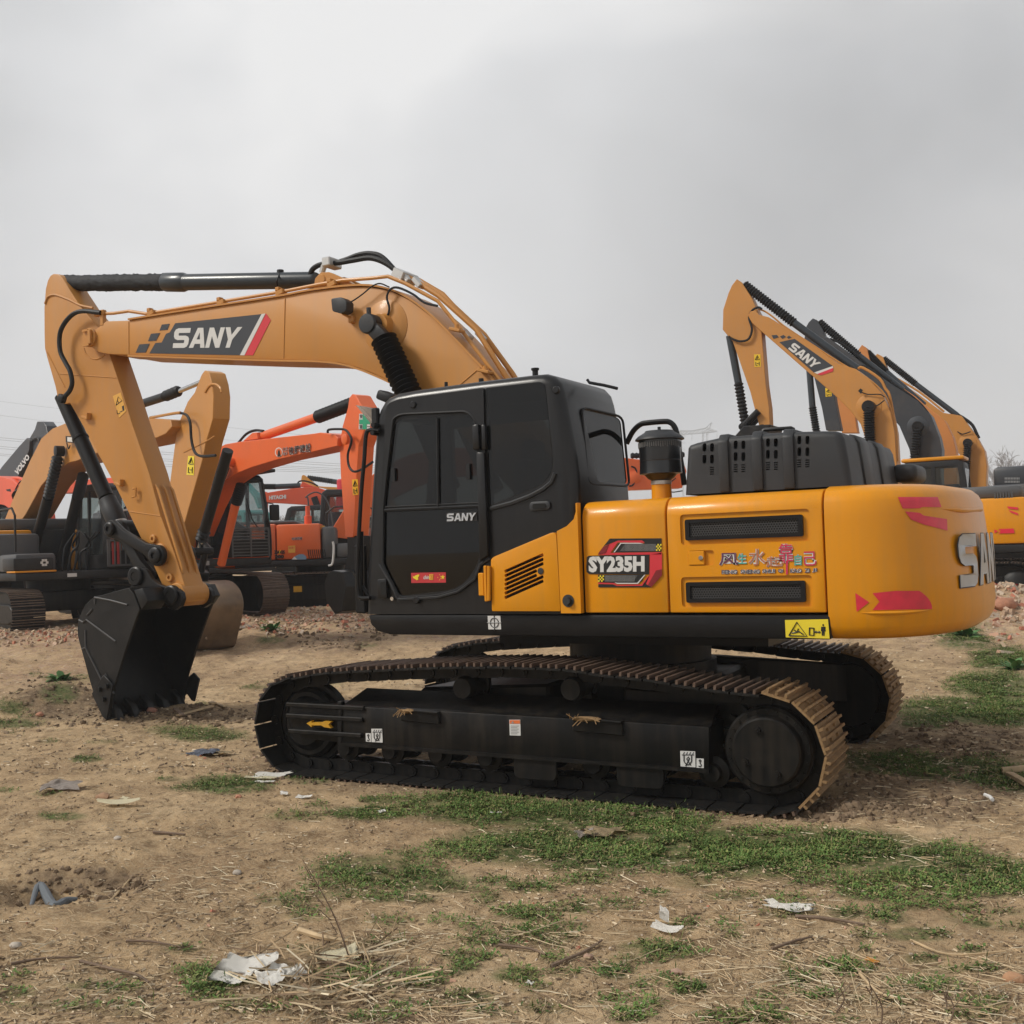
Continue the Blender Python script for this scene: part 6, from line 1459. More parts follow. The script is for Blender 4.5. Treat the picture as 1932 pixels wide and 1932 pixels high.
V1.de([cA(*p) for p in [(462, 572), (492, 572), (492, 640), (462, 640)]], -.15, .02, DEC_Y, V1.stick, 'warning_label')

# ---- the row on the right, parallel to the near machine ------------------
def right(label, y, foot, boom, stick, arm, bcyl, blink, bootc, paint, spaint=None, g=.5, **kw):
    x = U(*foot, y).x+kw.get('dx', 0)
    M = Mach('excavator', label, (x-.35, y, g), pi, GL_)
    M.body(kw.get('bp', paint), kw.get('hood', GREY), shoes=kw.get('shoes', False), roof=kw.get('roof'), cab=kw.get('cab', True))
    M.arm_set(boom, stick, paint, spaint, .24, .14)
    a, b, c = arm; o = M.cy([b, c], 0, .085, CYL, 'arm_cylinder'); M.cy([a, b], 0, .10, RUBB, 'rod_boot', o, 22, 14)
    if bcyl: a, b, c = bcyl; o = M.cy([a, b], 0, .085, CYL, 'bucket_cylinder'); M.cy([b, c], 0, .10, RUBB, 'rod_boot', o, 12, 14)
    if blink:
        bm = nb(); P_ = [M.Q(*p) for p in blink]
        for s_ in (-1, 1): tube(bm, [P_[0]+M.l*.19*s_, P_[1]+M.l*.19*s_], .075, 10); tube(bm, [P_[0]+M.l*.1*s_, P_[2]+M.l*.1*s_], .075, 10)
        cyl(bm, P_[0]-M.l*.25, P_[0]+M.l*.25, .08, 12); cyl(bm, P_[3]-M.l*.3, P_[3]+M.l*.3, .12, 14); finish(bm, 'bucket_linkage', BLK, M.root)
        q = P_[3]; bm = nb()
        prism(bm, [q+M.f*u_+ZU*z_-M.l*.5 for u_, z_ in ((-.25, .08), (.35, .1), (.65, -.2), (.75, -.7), (.5, -1.2), (.1, -1.45), (-.15, -1.2), (-.05, -.5))], M.l*1.0, .02, 1); finish(bm, 'bucket', BUCK, M.root)
    if bootc:
        a, b = bootc; o = M.cy([a, b], .38, .11, RUBB, 'rod_bellows', None, 16, 16); d = M.Q(*b, .38)-M.Q(*a, .38)
        bm = nb(); cyl(bm, M.Q(*b, .38), M.Q(*b, .38)+d.normalized()*1.2, .09, 12); finish(bm, 'boom_cylinder', BLK, M.root)
        bm = nb(); q = M.Q(*a, .38); cyl(bm, q-M.l*.14, q+M.l*.1, .13, 16, .01); finish(bm, 'rod_eye', BLK, M.root)
        bm = nb(); q = M.Q(*a, .24); lathe(bm, q-M.l*.01, M.l, [(0, .27), (.02, .26), (.05, .14)], 20); finish(bm, 'cylinder_boss', paint, M.boom)
    return M
R1 = right('yellow excavator with raised boom and dark SANY decal, nearest of the row on the right', 15.2, (1690, 900), [cR(*p) for p in [(330, 320), (350, 345), (410, 360), (600, 480), (830, 640), (930, 670), (1010, 730), (1090, 820), (1140, 930), (1165, 1050), (1175, 1220), (1190, 1420), (1040, 1420), (1010, 1210), (1000, 1120), (960, 1000), (900, 920), (830, 850), (740, 770), (600, 650), (360, 440), (310, 395), (285, 350), (300, 325)]],
    [cR(*p) for p in [(210, 126), (180, 165), (160, 210), (128, 310), (125, 430), (150, 460), (185, 500), (290, 800), (345, 1010), (372, 1035), (410, 1010), (405, 900), (385, 760), (360, 450), (345, 340), (300, 240), (240, 148)]], (cR(243, 152), cR(545, 385), cR(925, 662)), (cR(155, 462), cR(208, 745), cR(250, 1000)), [cR(250, 1015), cR(345, 920), cR(300, 1070), cR(375, 1035)], (cR(995, 890), cR(1002, 1125)), BOOMY, None, .28, shoes=True, bp=YEL, dx=1.0, cab=False)
D_ = R1.de([cR(*p) for p in [(455, 500), (512, 487), (548, 480), (780, 645), (665, 685)]], .24, .006, DEC_K, R1.boom, 'boom_decal')
for P_ in ([(408, 458), (440, 456), (452, 470), (420, 480)], [(458, 466), (480, 456), (496, 468), (474, 480)], [(500, 470), (514, 460), (530, 472), (510, 480)]): R1.de([cR(*p) for p in P_], .24, .006, DEC_K, D_, 'decal_check')
R1.de([cR(*p) for p in [(665, 683), (778, 644), (780, 655), (684, 692)]], .24, .008, DEC_W, D_, 'decal_stripe'); R1.de([cR(*p) for p in [(684, 692), (780, 655), (780, 676), (706, 700)]], .24, .008, DEC_R, D_, 'decal_stripe')
R1.tx('SANY', [cR(*p) for p in ((544, 500), (706, 626), (660, 660), (508, 540))], .24, .012, DEC_W, D_, 0, True)
caution(R1, [cR(*p) for p in [(303, 574), (341, 573), (343, 648), (306, 650)]], 0, .14, R1.stick, mat('label_yellow2', (.75, .50, .01), .5))
R1.tu([cR(*p) for p in [(350, 300), (330, 290), (295, 305), (272, 350), (290, 420), (270, 480), (220, 495), (170, 480), (150, 465)]], .2, .025, RUBB, 'hydraulic_hose', R1.stick)
R1.tu([cR(*p) for p in [(330, 300), (370, 315), (420, 350), (480, 400), (600, 480), (830, 630), (960, 700), (1050, 770), (1110, 850), (1150, 1000), (1170, 1220)]], .15, .02, BOOMY, 'hydraulic_pipe', R1.boom, 3)
R1.tu([cR(*p) for p in [(930, 660), (960, 655), (1060, 720), (1095, 780), (1120, 820), (1145, 950), (1160, 1050), (1165, 1220)]], .05, .03, BOOMY, 'hydraulic_pipe', R1.boom, 3)
R1.tu([cR(*p) for p in [(940, 655), (965, 645), (1040, 690), (1080, 740), (1100, 790)]], 0, .03, RUBB, 'hydraulic_hose', R1.boom); R1.tu([cR(*p) for p in [(945, 800), (990, 815), (1060, 815), (1090, 830)]], .3, .012, RUBB, 'cable', R1.boom); R1.tu([cR(*p) for p in [(1015, 890), (1050, 880), (1090, 850)]], .34, .012, RUBB, 'cable', R1.boom)
R1.de([cR(*p) for p in [(930, 795), (945, 778), (960, 790), (948, 812)]], .24, .10, RUBB, R1.boom, 'work_lamp')
# reflectors, plate and fins on its tail at the right edge
def cT(x, y): return (1792.2+x*.1447, 866.8+y*.1447)
for P_ in ([(745, 612), (890, 625), (888, 655), (762, 640)], [(765, 660), (885, 700), (893, 730), (790, 690)], [(580, 910), (625, 935), (580, 965)], [(628, 908), (830, 900), (843, 962), (628, 966), (665, 936)]): R1.de([cT(*p) for p in P_], 1.33, .014, REFL, R1.root, 'reflector')
bm = nb(); q0, q1 = R1.Q(*cT(580, 520), 1.2), R1.Q(*cT(830, 425), 1.2)
for i in range(7):
    t = (i+.5)/7; box(bm, V((q0.x+(q1.x-q0.x)*t, q0.y-.05, (q0.z+q1.z)/2)), (abs(q1.x-q0.x)/7*.5, .12, abs(q1.z-q0.z)))
finish(bm, 'cooling_fins', GREY, R1.root)
R2 = right('dark slate grey excavator boom standing behind the nearest yellow one', 20.4, (1752, 900), [cR(*p) for p in [(735, 480), (760, 478), (1110, 738), (1300, 860), (1380, 950), (1430, 1080), (1445, 1150), (1440, 1300), (1450, 1450), (1290, 1450), (1270, 1255), (1250, 1150), (1190, 1010), (1050, 850), (900, 720), (740, 560), (715, 510)]],
    [cR(*p) for p in [(665, 361), (640, 385), (625, 412), (612, 500), (640, 600), (672, 710), (720, 900), (745, 1035), (835, 1035), (800, 860), (775, 640), (750, 510), (725, 430), (690, 372)]], (cR(695, 378), cR(935, 582), cR(1200, 790)), (cR(625, 520), cR(655, 890), cR(682, 1060)), None, (cR(1290, 1010), cR(1265, 1260)), SLATE, None, bp=TAN_Y, roof=YEL, dx=1.35)
caution(R2, [cR(*p) for p in [(732, 775), (768, 790), (771, 826), (735, 830)]], 0, .14, R2.stick, MATS['label_yellow2'])
bm = nb(); q0, q1 = R2.Q(*cT(600, 410), 0), R2.Q(*cT(1300, 70), 0); box(bm, V(((q0.x+q1.x)/2, q0.y, (q0.z+q1.z)/2)), (abs(q1.x-q0.x), .9, abs(q1.z-q0.z)), None, .1, 2); LID = finish(bm, 'raised_hood', SLATE, R2.root)
for j in range(2):
    for i in range(10):
        R2.de([cT(715+i*20, 235+j*42), cT(727+i*20, 235+j*42), cT(727+i*20, 262+j*42), cT(715+i*20, 262+j*42)], .45, .01, DEC_GR, LID, 'vent_hole')
R2.tu([cR(*p) for p in [(1130, 740), (1260, 830), (1340, 910), (1390, 1010), (1410, 1100), (1415, 1250)]], .2, .03, RUBB, 'hydraulic_hose', R2.boom, 3); R2.tu([cR(*p) for p in [(760, 480), (850, 520), (1000, 640), (1130, 735)]], .1, .03, RUBB, 'hydraulic_hose', R2.boom, 3)
R3 = right('faded copper orange excavator boom between the grey one and the last yellow one', 23.6, (1790, 905), [cR(*p) for p in [(1000, 640), (1280, 830), (1370, 910), (1460, 980), (1510, 1080), (1530, 1160), (1535, 1310), (1535, 1450), (1420, 1450), (1400, 1250), (1300, 1080), (1150, 900), (980, 740)]],
    [cR(*p) for p in [(960, 520), (930, 560), (900, 640), (850, 760), (805, 830), (815, 960), (840, 1050), (935, 1050), (920, 960), (960, 820), (1000, 700), (1010, 620), (990, 540)]], (cR(985, 560), cR(1100, 680), cR(1330, 880)), None, None, None, COPPER, None, bp=TAN_Y)
R3.tu([cR(*p) for p in [(1330, 890), (1440, 970), (1480, 1040), (1510, 1130), (1525, 1290)]], .2, .035, COPPER, 'hydraulic_pipe', R3.boom, 3)
R4 = right('last yellow excavator on the right with a hose loop over its boom bend', 27.2, (1846, 905), [cR(*p) for p in [(1100, 690), (1130, 703), (1290, 812), (1450, 930), (1560, 948), (1650, 1070), (1700, 1160), (1714, 1250), (1710, 1330), (1710, 1430), (1590, 1430), (1590, 1310), (1560, 1200), (1480, 1060), (1350, 940), (1120, 770)]],
    [cR(*p) for p in [(1052, 573), (1030, 595), (1016, 622), (1000, 700), (1010, 800), (1060, 1000), (1120, 1000), (1140, 800), (1120, 690), (1086, 592)]], (cR(1083, 598), cR(1278, 752), cR(1530, 942)), None, None, (cR(1592, 1108), cR(1580, 1315)), BOOMY, None, bp=YEL)
R4.tu([cR(*p) for p in [(1535, 940), (1570, 960), (1620, 1000), (1650, 1060), (1660, 1080)]], 0, .05, RUBB, 'hydraulic_hose', R4.boom); R4.tu([cR(*p) for p in [(1530, 1040), (1560, 1055), (1610, 1040)]], .3, .018, RUBB, 'cable', R4.boom)
R4.tu([cR(*p) for p in [(1130, 700), (1300, 800), (1450, 920)]], .1, .035, BOOMY, 'hydraulic_pipe', R4.boom, 3)
# ================================================================== terrain
CXY = V((CAM.x, CAM.y)); FXY = V((FW.x, FW.y)).normalized(); RXY = V((RT.x, RT.y)).normalized()
def fb(x, y, s, o=0): return noise.fractal(V((x*s+o, y*s-o, 3.7+o)), 1.0, 2.1, 4)
BUMPS = []                                      # (x, y, radius, height)
def terrain(x, y, fine=True):
    d = math.hypot(x-CXY.x, y-CXY.y); q = V((x, y))-CXY; lat = q.dot(RXY); dep = q.dot(FXY)
    h = .48*sstep(12.8, 21, dep)
    if fine:
        amp = .018+.05*sstep(11, 20, d)
        h += fb(x, y, .55)*.035*sstep(3, 8, d)+fb(x, y, 2.1, 5)*amp
        if d < 16: h += fb(x, y, 6.5, 9)*.016+(fb(x, y, 19, 3)*.007 if d < 12 else 0)
    for bx, by, br, bh in BUMPS:
        r2 = ((x-bx)**2+(y-by)**2)/(br*br)
        if r2 < 6: h += bh*math.exp(-r2)
    # settle the soil under and along the two crawler tracks
    s_ = (x*cos(TH)+y*sin(TH))-TCX; t_ = -x*sin(TH)+y*cos(TH)
    for sd in (-1, 1):
        k_ = (1-sstep(.31, .50, abs(t_-sd*1.29)))*(1-sstep(2.0, 2.5, abs(s_+.08)))
        h = h*(1-k_)+k_*(-.040+.008*fb(x, y, 5, 2))
    return h
def gp(px, py, fine=True):
    z = 0.0; d = ray(px, py)
    for _ in range(7):
        if d.z >= -1e-4: break
        p = CAM+d*((z-CAM.z)/d.z); z = terrain(p.x, p.y, fine)
    return V((p.x, p.y, z))
def bump(px, py, r, h):
    p = gp(px, py, False); BUMPS.append((p.x, p.y, r, h))
bump(120, 1338, .50, .30); bump(30, 1350, .40, .16); bump(210, 1352, .38, .06); bump(330, 1348, .5, .05); bump(430, 1345, .4, .04)
bump(200, 1668, .22, -.10); bump(110, 1678, .22, -.12); bump(30, 1690, .2, -.12); bump(250, 1645, .14, -.06); bump(180, 1625, .35, .04)
bump(560, 1230, .7, .05); bump(660, 1215, .8, .07); bump(690, 1190, .6, .08); bump(1600, 1530, .22, .06); bump(1700, 1500, .5, .04); bump(1790, 1400, .5, .06)
bump(1905, 1140, .9, .25); bump(1890, 1190, .5, .10); bump(1925, 1100, 1.2, .3)
TIP = V((SPK[6].x, YB, SPK[6].z)); BUMPS.append((TIP.x+.05, TIP.y, .75, 0)); _h = terrain(TIP.x, TIP.y, False); BUMPS[-1] = (TIP.x+.05, TIP.y, .75, TIP.z+.035-_h)
print('tip z', round(TIP.z, 3), 'ground', round(_h, 3))
def soft_noise(x, y): return .5+.5*fb(x, y, 1.3, 21)

GRASS = [(1900, 1335, 60, 26, 1.2), (1840, 1345, 80, 20, 1.2), (1890, 1240, 50, 20, 1.1), (1870, 1295, 70, 22, 1.1), (700, 1533, 75, 13, 1), (860, 1512, 110, 16, .8), (930, 1530, 140, 26, 1), (1090, 1538, 170, 30, 1.1), (1230, 1545, 115, 26, 1), (1000, 1595, 150, 34, 1.1), (1150, 1608, 170, 36, 1.1), (1330, 1592, 160, 32, 1.1), (1430, 1622, 140, 34, 1.1), (1560, 1592, 160, 28, 1),
         (700, 1640, 110, 24, .8), (795, 1662, 90, 20, .8), (640, 1682, 60, 16, .5), (1650, 1612, 170, 28, 1), (1780, 1640, 150, 34, 1), (1885, 1662, 80, 28, 1), (1640, 1682, 60, 16, .8), (1722, 1702, 60, 14, .6),
         (1690, 1440, 90, 20, 1.1), (1830, 1452, 115, 22, 1.1), (1910, 1475, 60, 18, 1), (1795, 1338, 95, 22, 1), (1880, 1292, 80, 24, .9), (1905, 1342, 60, 26, 1), (1750, 1366, 45, 10, .8), (1820, 1212, 48, 12, 1), (1890, 1250, 60, 16, .8), (1840, 1180, 40, 8, .5),
         (430, 1480, 75, 16, 1), (385, 1386, 75, 12, .9), (330, 1378, 50, 9, .6), (162, 1432, 28, 6, .9), (118, 1540, 42, 7, .8), (18, 1335, 26, 12, .9), (112, 1308, 32, 18, .9), (30, 1365, 45, 8, .9), (350, 1487, 30, 6, .6), (510, 1207, 26, 6, 1.1), (690, 1218, 18, 4, .8), (590, 1290, 50, 7, .5), (480, 1296, 25, 4, .6), (870, 1505, 50, 8, .8), (720, 1509, 40, 8, .8), (560, 1540, 60, 9, .4),
         (991, 1721, 55, 12, .8), (994, 1754, 46, 10, .8), (926, 1775, 62, 10, .7), (879, 1824, 26, 8, .8), (973, 1840, 42, 15, .8), (792, 1848, 46, 15, .8), (882, 1882, 46, 13, .9), (1161, 1833, 36, 13, .9), (1099, 1717, 26, 7, .8), (1222, 1891, 32, 10, .6), (1298, 1866, 32, 12, .7), (1237, 1786, 62, 11, .8), (1240, 1685, 22, 7, .8), (1190, 1917, 34, 12, .8), (723, 1779, 46, 9, .5), (683, 1833, 50, 14, .6), (727, 1692, 46, 10, .6),
         (398, 1857, 46, 30, 1), (680, 1848, 62, 20, .7), (669, 1651, 40, 12, .5), (543, 1700, 50, 13, .4), (579, 1726, 40, 11, .4), (615, 1790, 40, 9, .4), (1595, 1827, 52, 15, .8), (1732, 1762, 52, 13, .8), (1674, 1726, 30, 11, .8), (1595, 1722, 32, 10, .8), (1508, 1853, 32, 9, .8), (1540, 1878, 32, 11, .8), (1305, 1863, 36, 13, .7), (1407, 1921, 84, 14, .9), (1280, 1798, 52, 10, .6), (1852, 1744, 20, 7, .8), (1812, 1690, 32, 9, .7), (1700, 1890, 40, 9, .4), (1850, 1890, 50, 10, .4), (1780, 1830, 40, 8, .4), (480, 1900, 60, 12, .5), (700, 1920, 80, 10, .5), (1100, 1660, 60, 10, .5), (1380, 1690, 50, 8, .5)]
_rg = random.Random(3)
for _ in range(70):
    _y = _rg.uniform(1690, 1935); _x = _rg.uniform(560, 1940) if _rg.random() < .85 else _rg.uniform(0, 560)
    GRASS.append((_x, _y, _rg.uniform(18, 60), _rg.uniform(5, 13), _rg.uniform(.25, .6)))
for _ in range(22): GRASS.append((_rg.uniform(620, 1900), _rg.uniform(1575, 1690), _rg.uniform(30, 80), _rg.uniform(6, 14), _rg.uniform(.3, .7)))
for _ in range(16): GRASS.append((_rg.uniform(0, 640), _rg.uniform(1260, 1560), _rg.uniform(14, 36), _rg.uniform(3, 6), _rg.uniform(.3, .6)))
def grass_mask_px(px, py):
    m_ = 0
    for cx, cy, rx, ry, d_ in GRASS:
        q = ((px-cx)/rx)**2+((py-cy)/ry)**2
        if q < 2.2: m_ = max(m_, min(1, d_)*(1-sstep(.35, 1.9, q)))
    return m_
DARK_SOIL = [(130, 1325, 130, 38), (330, 1350, 150, 20), (170, 1660, 130, 26), (40, 1690, 60, 22), (1740, 1500, 190, 52), (1800, 1400, 150, 34), (1560, 1535, 90, 14), (640, 1215, 110, 18), (900, 1440, 420, 60), (1650, 1370, 120, 30)]  # ellipses of darker soil: heaps, ditch, beside and beneath the machine
def dark_soil_px(px, py):
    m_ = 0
    for cx, cy, rx, ry in DARK_SOIL:
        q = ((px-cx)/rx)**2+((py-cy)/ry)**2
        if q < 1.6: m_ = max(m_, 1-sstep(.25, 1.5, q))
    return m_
def to_px(x, y, z):
    q = V((x, y, z))-CAM; dz = q.dot(FW)
    if dz < .3: return None
    return 966+F*q.dot(RT)/dz, 966-F*q.dot(UP)/dz
# one sheet to the horizon: fine towards the machine, coarser away from it and behind the camera
A0 = math.atan2(FXY.y, FXY.x)
angs = list(np.linspace(-.60, .60, 520))+list(np.linspace(.60, 2*pi-.60, 70)[1:-1])
rads = [.6, 1.4, 2.3]+list(np.geomspace(3.2, 14, 400))+list(np.geomspace(14, 40, 150)[1:])+list(np.geomspace(40, 600, 36)[1:])
verts = []; gcol = []
for i, r_ in enumerate(rads):
    for a in angs:
        x = CXY.x+r_*cos(A0-a); y = CXY.y+r_*sin(A0-a); vis = abs(a) <= .61
        z = terrain(x, y, vis and r_ < 45) if r_ < 200 else .48
        g = 0.; b = 0.; dk_soil = 0.
        if vis and r_ < 30:
            p = to_px(x, y, z)
            if p:
                g = grass_mask_px(*p); dk_soil = dark_soil_px(*p)
            b = sstep(14.5, 18, r_)*(1-sstep(24, 32, r_))*(.35+.65*max(0, fb(x, y, .5, 31)+.35)) if r_ < 32 else 0
        verts.append((x, y, z)); gcol.append((g, b, dk_soil, 1))
na = len(angs); faces = []
for i in range(len(rads)-1):
    for j in range(na):
        j2 = (j+1) % na; faces.append((i*na+j, i*na+j2, (i+1)*na+j2, (i+1)*na+j))
c0_ = len(verts); verts.append((CXY.x, CXY.y, 0)); gcol.append((0, 0, 0, 1))
for j in range(na): faces.append((c0_, (j+1) % na, j))
me = bpy.data.meshes.new('ground'); me.from_pydata(verts, [], faces)
ca = me.color_attributes.new('cover', 'FLOAT_COLOR', 'POINT'); ca.data.foreach_set('color', np.array(gcol, np.float32).ravel())
for p in me.polygons: p.use_smooth = True
def ground_mat():
    m = bpy.data.materials.new('dry_soil'); m.use_nodes = True; t = m.node_tree; b = t.nodes['Principled BSDF']; l = t.links.new
    def n(ty, **k):
        q = t.nodes.new(ty)
        for a, v in k.items():
            if a in q.inputs: q.inputs[a].default_value = v
            else: setattr(q, a, v)
        return q
    tcn = n('ShaderNodeTexCoord'); at = n('ShaderNodeAttribute'); at.attribute_name = 'cover'; sp = n('ShaderNodeSeparateColor'); l(at.outputs[0], sp.inputs[0])
    def nz(sc_, det, ro=.6, src=None):
        q = n('ShaderNodeTexNoise', Scale=sc_, Detail=det, Roughness=ro); l(src or tcn.outputs['Object'], q.inputs[0]); return q.outputs[0]
    def ramp(src, stops):
        q = n('ShaderNodeValToRGB'); e_ = q.color_ramp.elements; e_[0].position, e_[0].color = stops[0][0], (*stops[0][1], 1); e_[1].position, e_[1].color = stops[-1][0], (*stops[-1][1], 1)
        for pp, cc in stops[1:-1]: k_ = e_.new(pp); k_.color = (*cc, 1)
        l(src, q.inputs[0]); return q.outputs[0]
    def mixc(f, a, b_, mode='MIX'):
        q = n('ShaderNodeMixRGB', blend_type=mode)
        for sck, v in ((0, f), (1, a), (2, b_)):
            if isinstance(v, (int, float)): q.inputs[sck].default_value = v
            elif isinstance(v, tuple): q.inputs[sck].default_value = (*v, 1)
            else: l(v, q.inputs[sck])
        return q.outputs[0]
    base = ramp(nz(.55, 6, .62), [(.32, (.35, .240, .140)), (.5, (.49, .350, .204)), (.68, (.58, .435, .27))])
    mid = ramp(nz(5, 8, .7), [(.34, (.46, .42, .38)), (.48, (.90, .88, .86)), (.66, (1.25, 1.24, 1.22))])
    c = mixc(1.0, base, mid, 'MULTIPLY')
    mpn = n('ShaderNodeMapping'); mpn.inputs['Scale'].default_value = (30, 110, 40); mpn.inputs['Rotation'].default_value = (0, 0, .6); l(tcn.outputs['Object'], mpn.inputs[0])
    st = ramp(nz(1, 5, .7, mpn.outputs[0]), [(.50, (0, 0, 0)), (.62, (1, 1, 1))])
    stw = n('ShaderNodeMath', operation='MULTIPLY'); l(st, stw.inputs[0]); stw.inputs[1].default_value = .65
    c = mixc(stw.outputs[0], c, (.60, .48, .32))
    mp2 = n('ShaderNodeMapping'); mp2.inputs['Scale'].default_value = (120, 35, 40); mp2.inputs['Rotation'].default_value = (0, 0, .3); l(tcn.outputs['Object'], mp2.inputs[0])
    s2 = ramp(nz(1, 5, .7, mp2.outputs[0]), [(.56, (0, 0, 0)), (.66, (1, 1, 1))]); s2w = n('ShaderNodeMath', operation='MULTIPLY'); l(s2, s2w.inputs[0]); s2w.inputs[1].default_value = .7
    c = mixc(s2w.outputs[0], c, (.15, .105, .065))
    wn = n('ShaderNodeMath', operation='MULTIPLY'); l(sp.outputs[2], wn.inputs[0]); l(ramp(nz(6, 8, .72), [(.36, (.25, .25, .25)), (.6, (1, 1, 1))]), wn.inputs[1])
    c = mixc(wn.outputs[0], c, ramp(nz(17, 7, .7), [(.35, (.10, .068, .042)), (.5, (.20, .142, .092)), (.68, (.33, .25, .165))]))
    # thin green under the leaves, brick dust toward the parked rows
    gn = nz(14, 6, .7); gm = n('ShaderNodeMath', operation='MULTIPLY'); l(sp.outputs[0], gm.inputs[0])
    gr = ramp(gn, [(.30, (.3, .3, .3)), (.55, (1, 1, 1))]); l(gr, gm.inputs[1])
    c = mixc(gm.outputs[0], c, ramp(nz(40, 4), [(.35, (.055, .085, .025)), (.65, (.14, .17, .06))]))
    bm_ = n('ShaderNodeMath', operation='MULTIPLY'); l(sp.outputs[1], bm_.inputs[0]); l(ramp(nz(9, 8, .75), [(.45, (0, 0, 0)), (.6, (1, 1, 1))]), bm_.inputs[1])
    c = mixc(bm_.outputs[0], c, ramp(nz(22, 4), [(.35, (.30, .14, .10)), (.5, (.42, .27, .20)), (.65, (.46, .40, .34))]))
    l(c, b.inputs['Base Color']); b.inputs['Roughness'].default_value = .95; b.inputs['Specular IOR Level'].default_value = .2
    bp = n('ShaderNodeBump', Strength=.75, Distance=.025); ad = n('ShaderNodeMath', operation='ADD'); l(nz(28, 8, .7), ad.inputs[0]); l(nz(120, 4, .7), ad.inputs[1]); l(ad.outputs[0], bp.inputs['Height']); l(bp.outputs[0], b.inputs['Normal'])
    return m
gnd = link('ground', me, ground_mat()); gnd['kind'] = 'structure'

def tint_mat(name, rough=.8, trans=0):
    m = bpy.data.materials.new(name); m.use_nodes = True; t = m.node_tree; b = t.nodes['Principled BSDF']; a = t.nodes.new('ShaderNodeAttribute'); a.attribute_name = 'tint'
    t.links.new(a.outputs[0], b.inputs['Base Color']); b.inputs['Roughness'].default_value = rough; b.inputs['Specular IOR Level'].default_value = .25
    return m
def bulk(name, vs, fs, cols, m, kind='stuff'):
    """one stuff object from numpy arrays: verts (n,3), faces list/array of equal size, colour per vertex"""
    me = bpy.data.meshes.new(name); fs = np.asarray(fs, np.int32); k_ = fs.shape[1]
    me.vertices.add(len(vs)); me.vertices.foreach_set('co', np.asarray(vs, np.float32).ravel())
    me.loops.add(fs.size); me.loops.foreach_set('vertex_index', fs.ravel())
    me.polygons.add(len(fs)); me.polygons.foreach_set('loop_start', np.arange(0, fs.size, k_, dtype=np.int32)); me.polygons.foreach_set('loop_total', np.full(len(fs), k_, np.int32))
    ca = me.color_attributes.new('tint', 'FLOAT_COLOR', 'POINT'); c4_ = np.ones((len(vs), 4), np.float32); c4_[:, :3] = cols; ca.data.foreach_set('color', c4_.ravel())
    me.polygons.foreach_set('use_smooth', np.zeros(len(fs), bool)); me.update(calc_edges=True); me.validate(); o = link(name, me, m)
    if kind: o['kind'] = kind
    return o
# ---- green ground cover: leaflets and blades ---------------------------
LV, LF, LC = [], [], []
def leaf(p, az, tilt, ln, wd, col):
    i = len(LV); d = V((cos(az)*cos(tilt), sin(az)*cos(tilt), sin(tilt))); s = V((-sin(az), cos(az), 0))*wd
    m_ = p+d*ln*.55+V((0, 0, ln*.10)); e_ = p+d*ln
    for q in (p, m_+s, e_, m_-s): LV.append(tuple(q)); LC.append(col)
    LF.append((i, i+1, i+2, i+3))
for cx, cy, rx, ry, dn in GRASS:
    dist = max(3., 1.72*2042/max(60, cy-1040)); lpx = .0185*2042/dist
    n_ = int(pi*rx*ry*dn*2.1/(lpx*lpx*.20)); n_ = min(n_, 13000)
    for _ in range(n_):
        a = random.random()*2*pi; q = math.sqrt(random.random())*1.42; px = cx+rx*q*cos(a); py = cy+ry*q*sin(a)
        if q > .6 and random.random() < (q-.6)*1.25: continue
        g = gp(px, py); nn = fb(g.x, g.y, 3.2, 40)
        if nn < -.34+(q-.5)*.40+random.uniform(-.12, .12): continue
        s_ = random.uniform(.7, 1.3); v_ = .8+.5*nn+random.uniform(-.25, .25)
        yl = random.random()
        col = (.112*v_, .190*v_, .048*v_) if yl < .60 else ((.195*v_, .225*v_, .07*v_) if yl < .90 else (.30, .24, .12))
        if random.random() < .10: leaf(g, random.random()*2*pi, random.uniform(.5, 1.3), random.uniform(.035, .075), .0022, col)
        for k_ in range(2):
            leaf(g+V((random.uniform(-.012, .012), random.uniform(-.012, .012), random.uniform(0, .014))), random.random()*2*pi, random.uniform(.0, .75), .0185*s_, .0050*s_, col)
print('leaves', len(LF))
bulk('grass', LV, LF, LC, tint_mat('leaf_green', .7))
# a few broad weeds
def weed(px, py, n_, ln, label):
    bm = nb(); g = gp(px, py)
    for i in range(n_):
        az = random.random()*2*pi; tl = random.uniform(.2, 1.1); d = V((cos(az)*cos(tl), sin(az)*cos(tl), sin(tl))); s = V((-sin(az), cos(az), 0)); o_ = g+V((random.uniform(-.08, .08), random.uniform(-.08, .08), 0)); L0 = ln*random.uniform(.5, 1.1)
        pts = [(0, .1), (.35, 1), (.7, .9), (1, .08)]; row = []
        for t, w_ in pts:
            c_ = o_+d*L0*t-ZU*(L0*.35*t*t); row.append((bm.verts.new(c_+s*w_*L0*.22), bm.verts.new(c_-s*w_*L0*.22)))
        for a, b in zip(row, row[1:]): bm.faces.new((a[0], b[0], b[1], a[1]))
    return tag(finish(bm, 'weed', mat('weed_green', (.075, .18, .05), .7, var=.25, scale=9), None), label, 'weed', 'weeds')
weed(510, 1209, 26, .26, 'bright green weed on the bare dirt between the bucket and the cab')
weed(1822, 1212, 60, .34, 'leafy green weed clump beneath the yellow counterweight')
weed(1915, 1262, 24, .28, 'pale green weed at the right edge on the grass')
weed(112, 1296, 30, .22, 'green tuft growing on top of the soil heap left of the bucket')
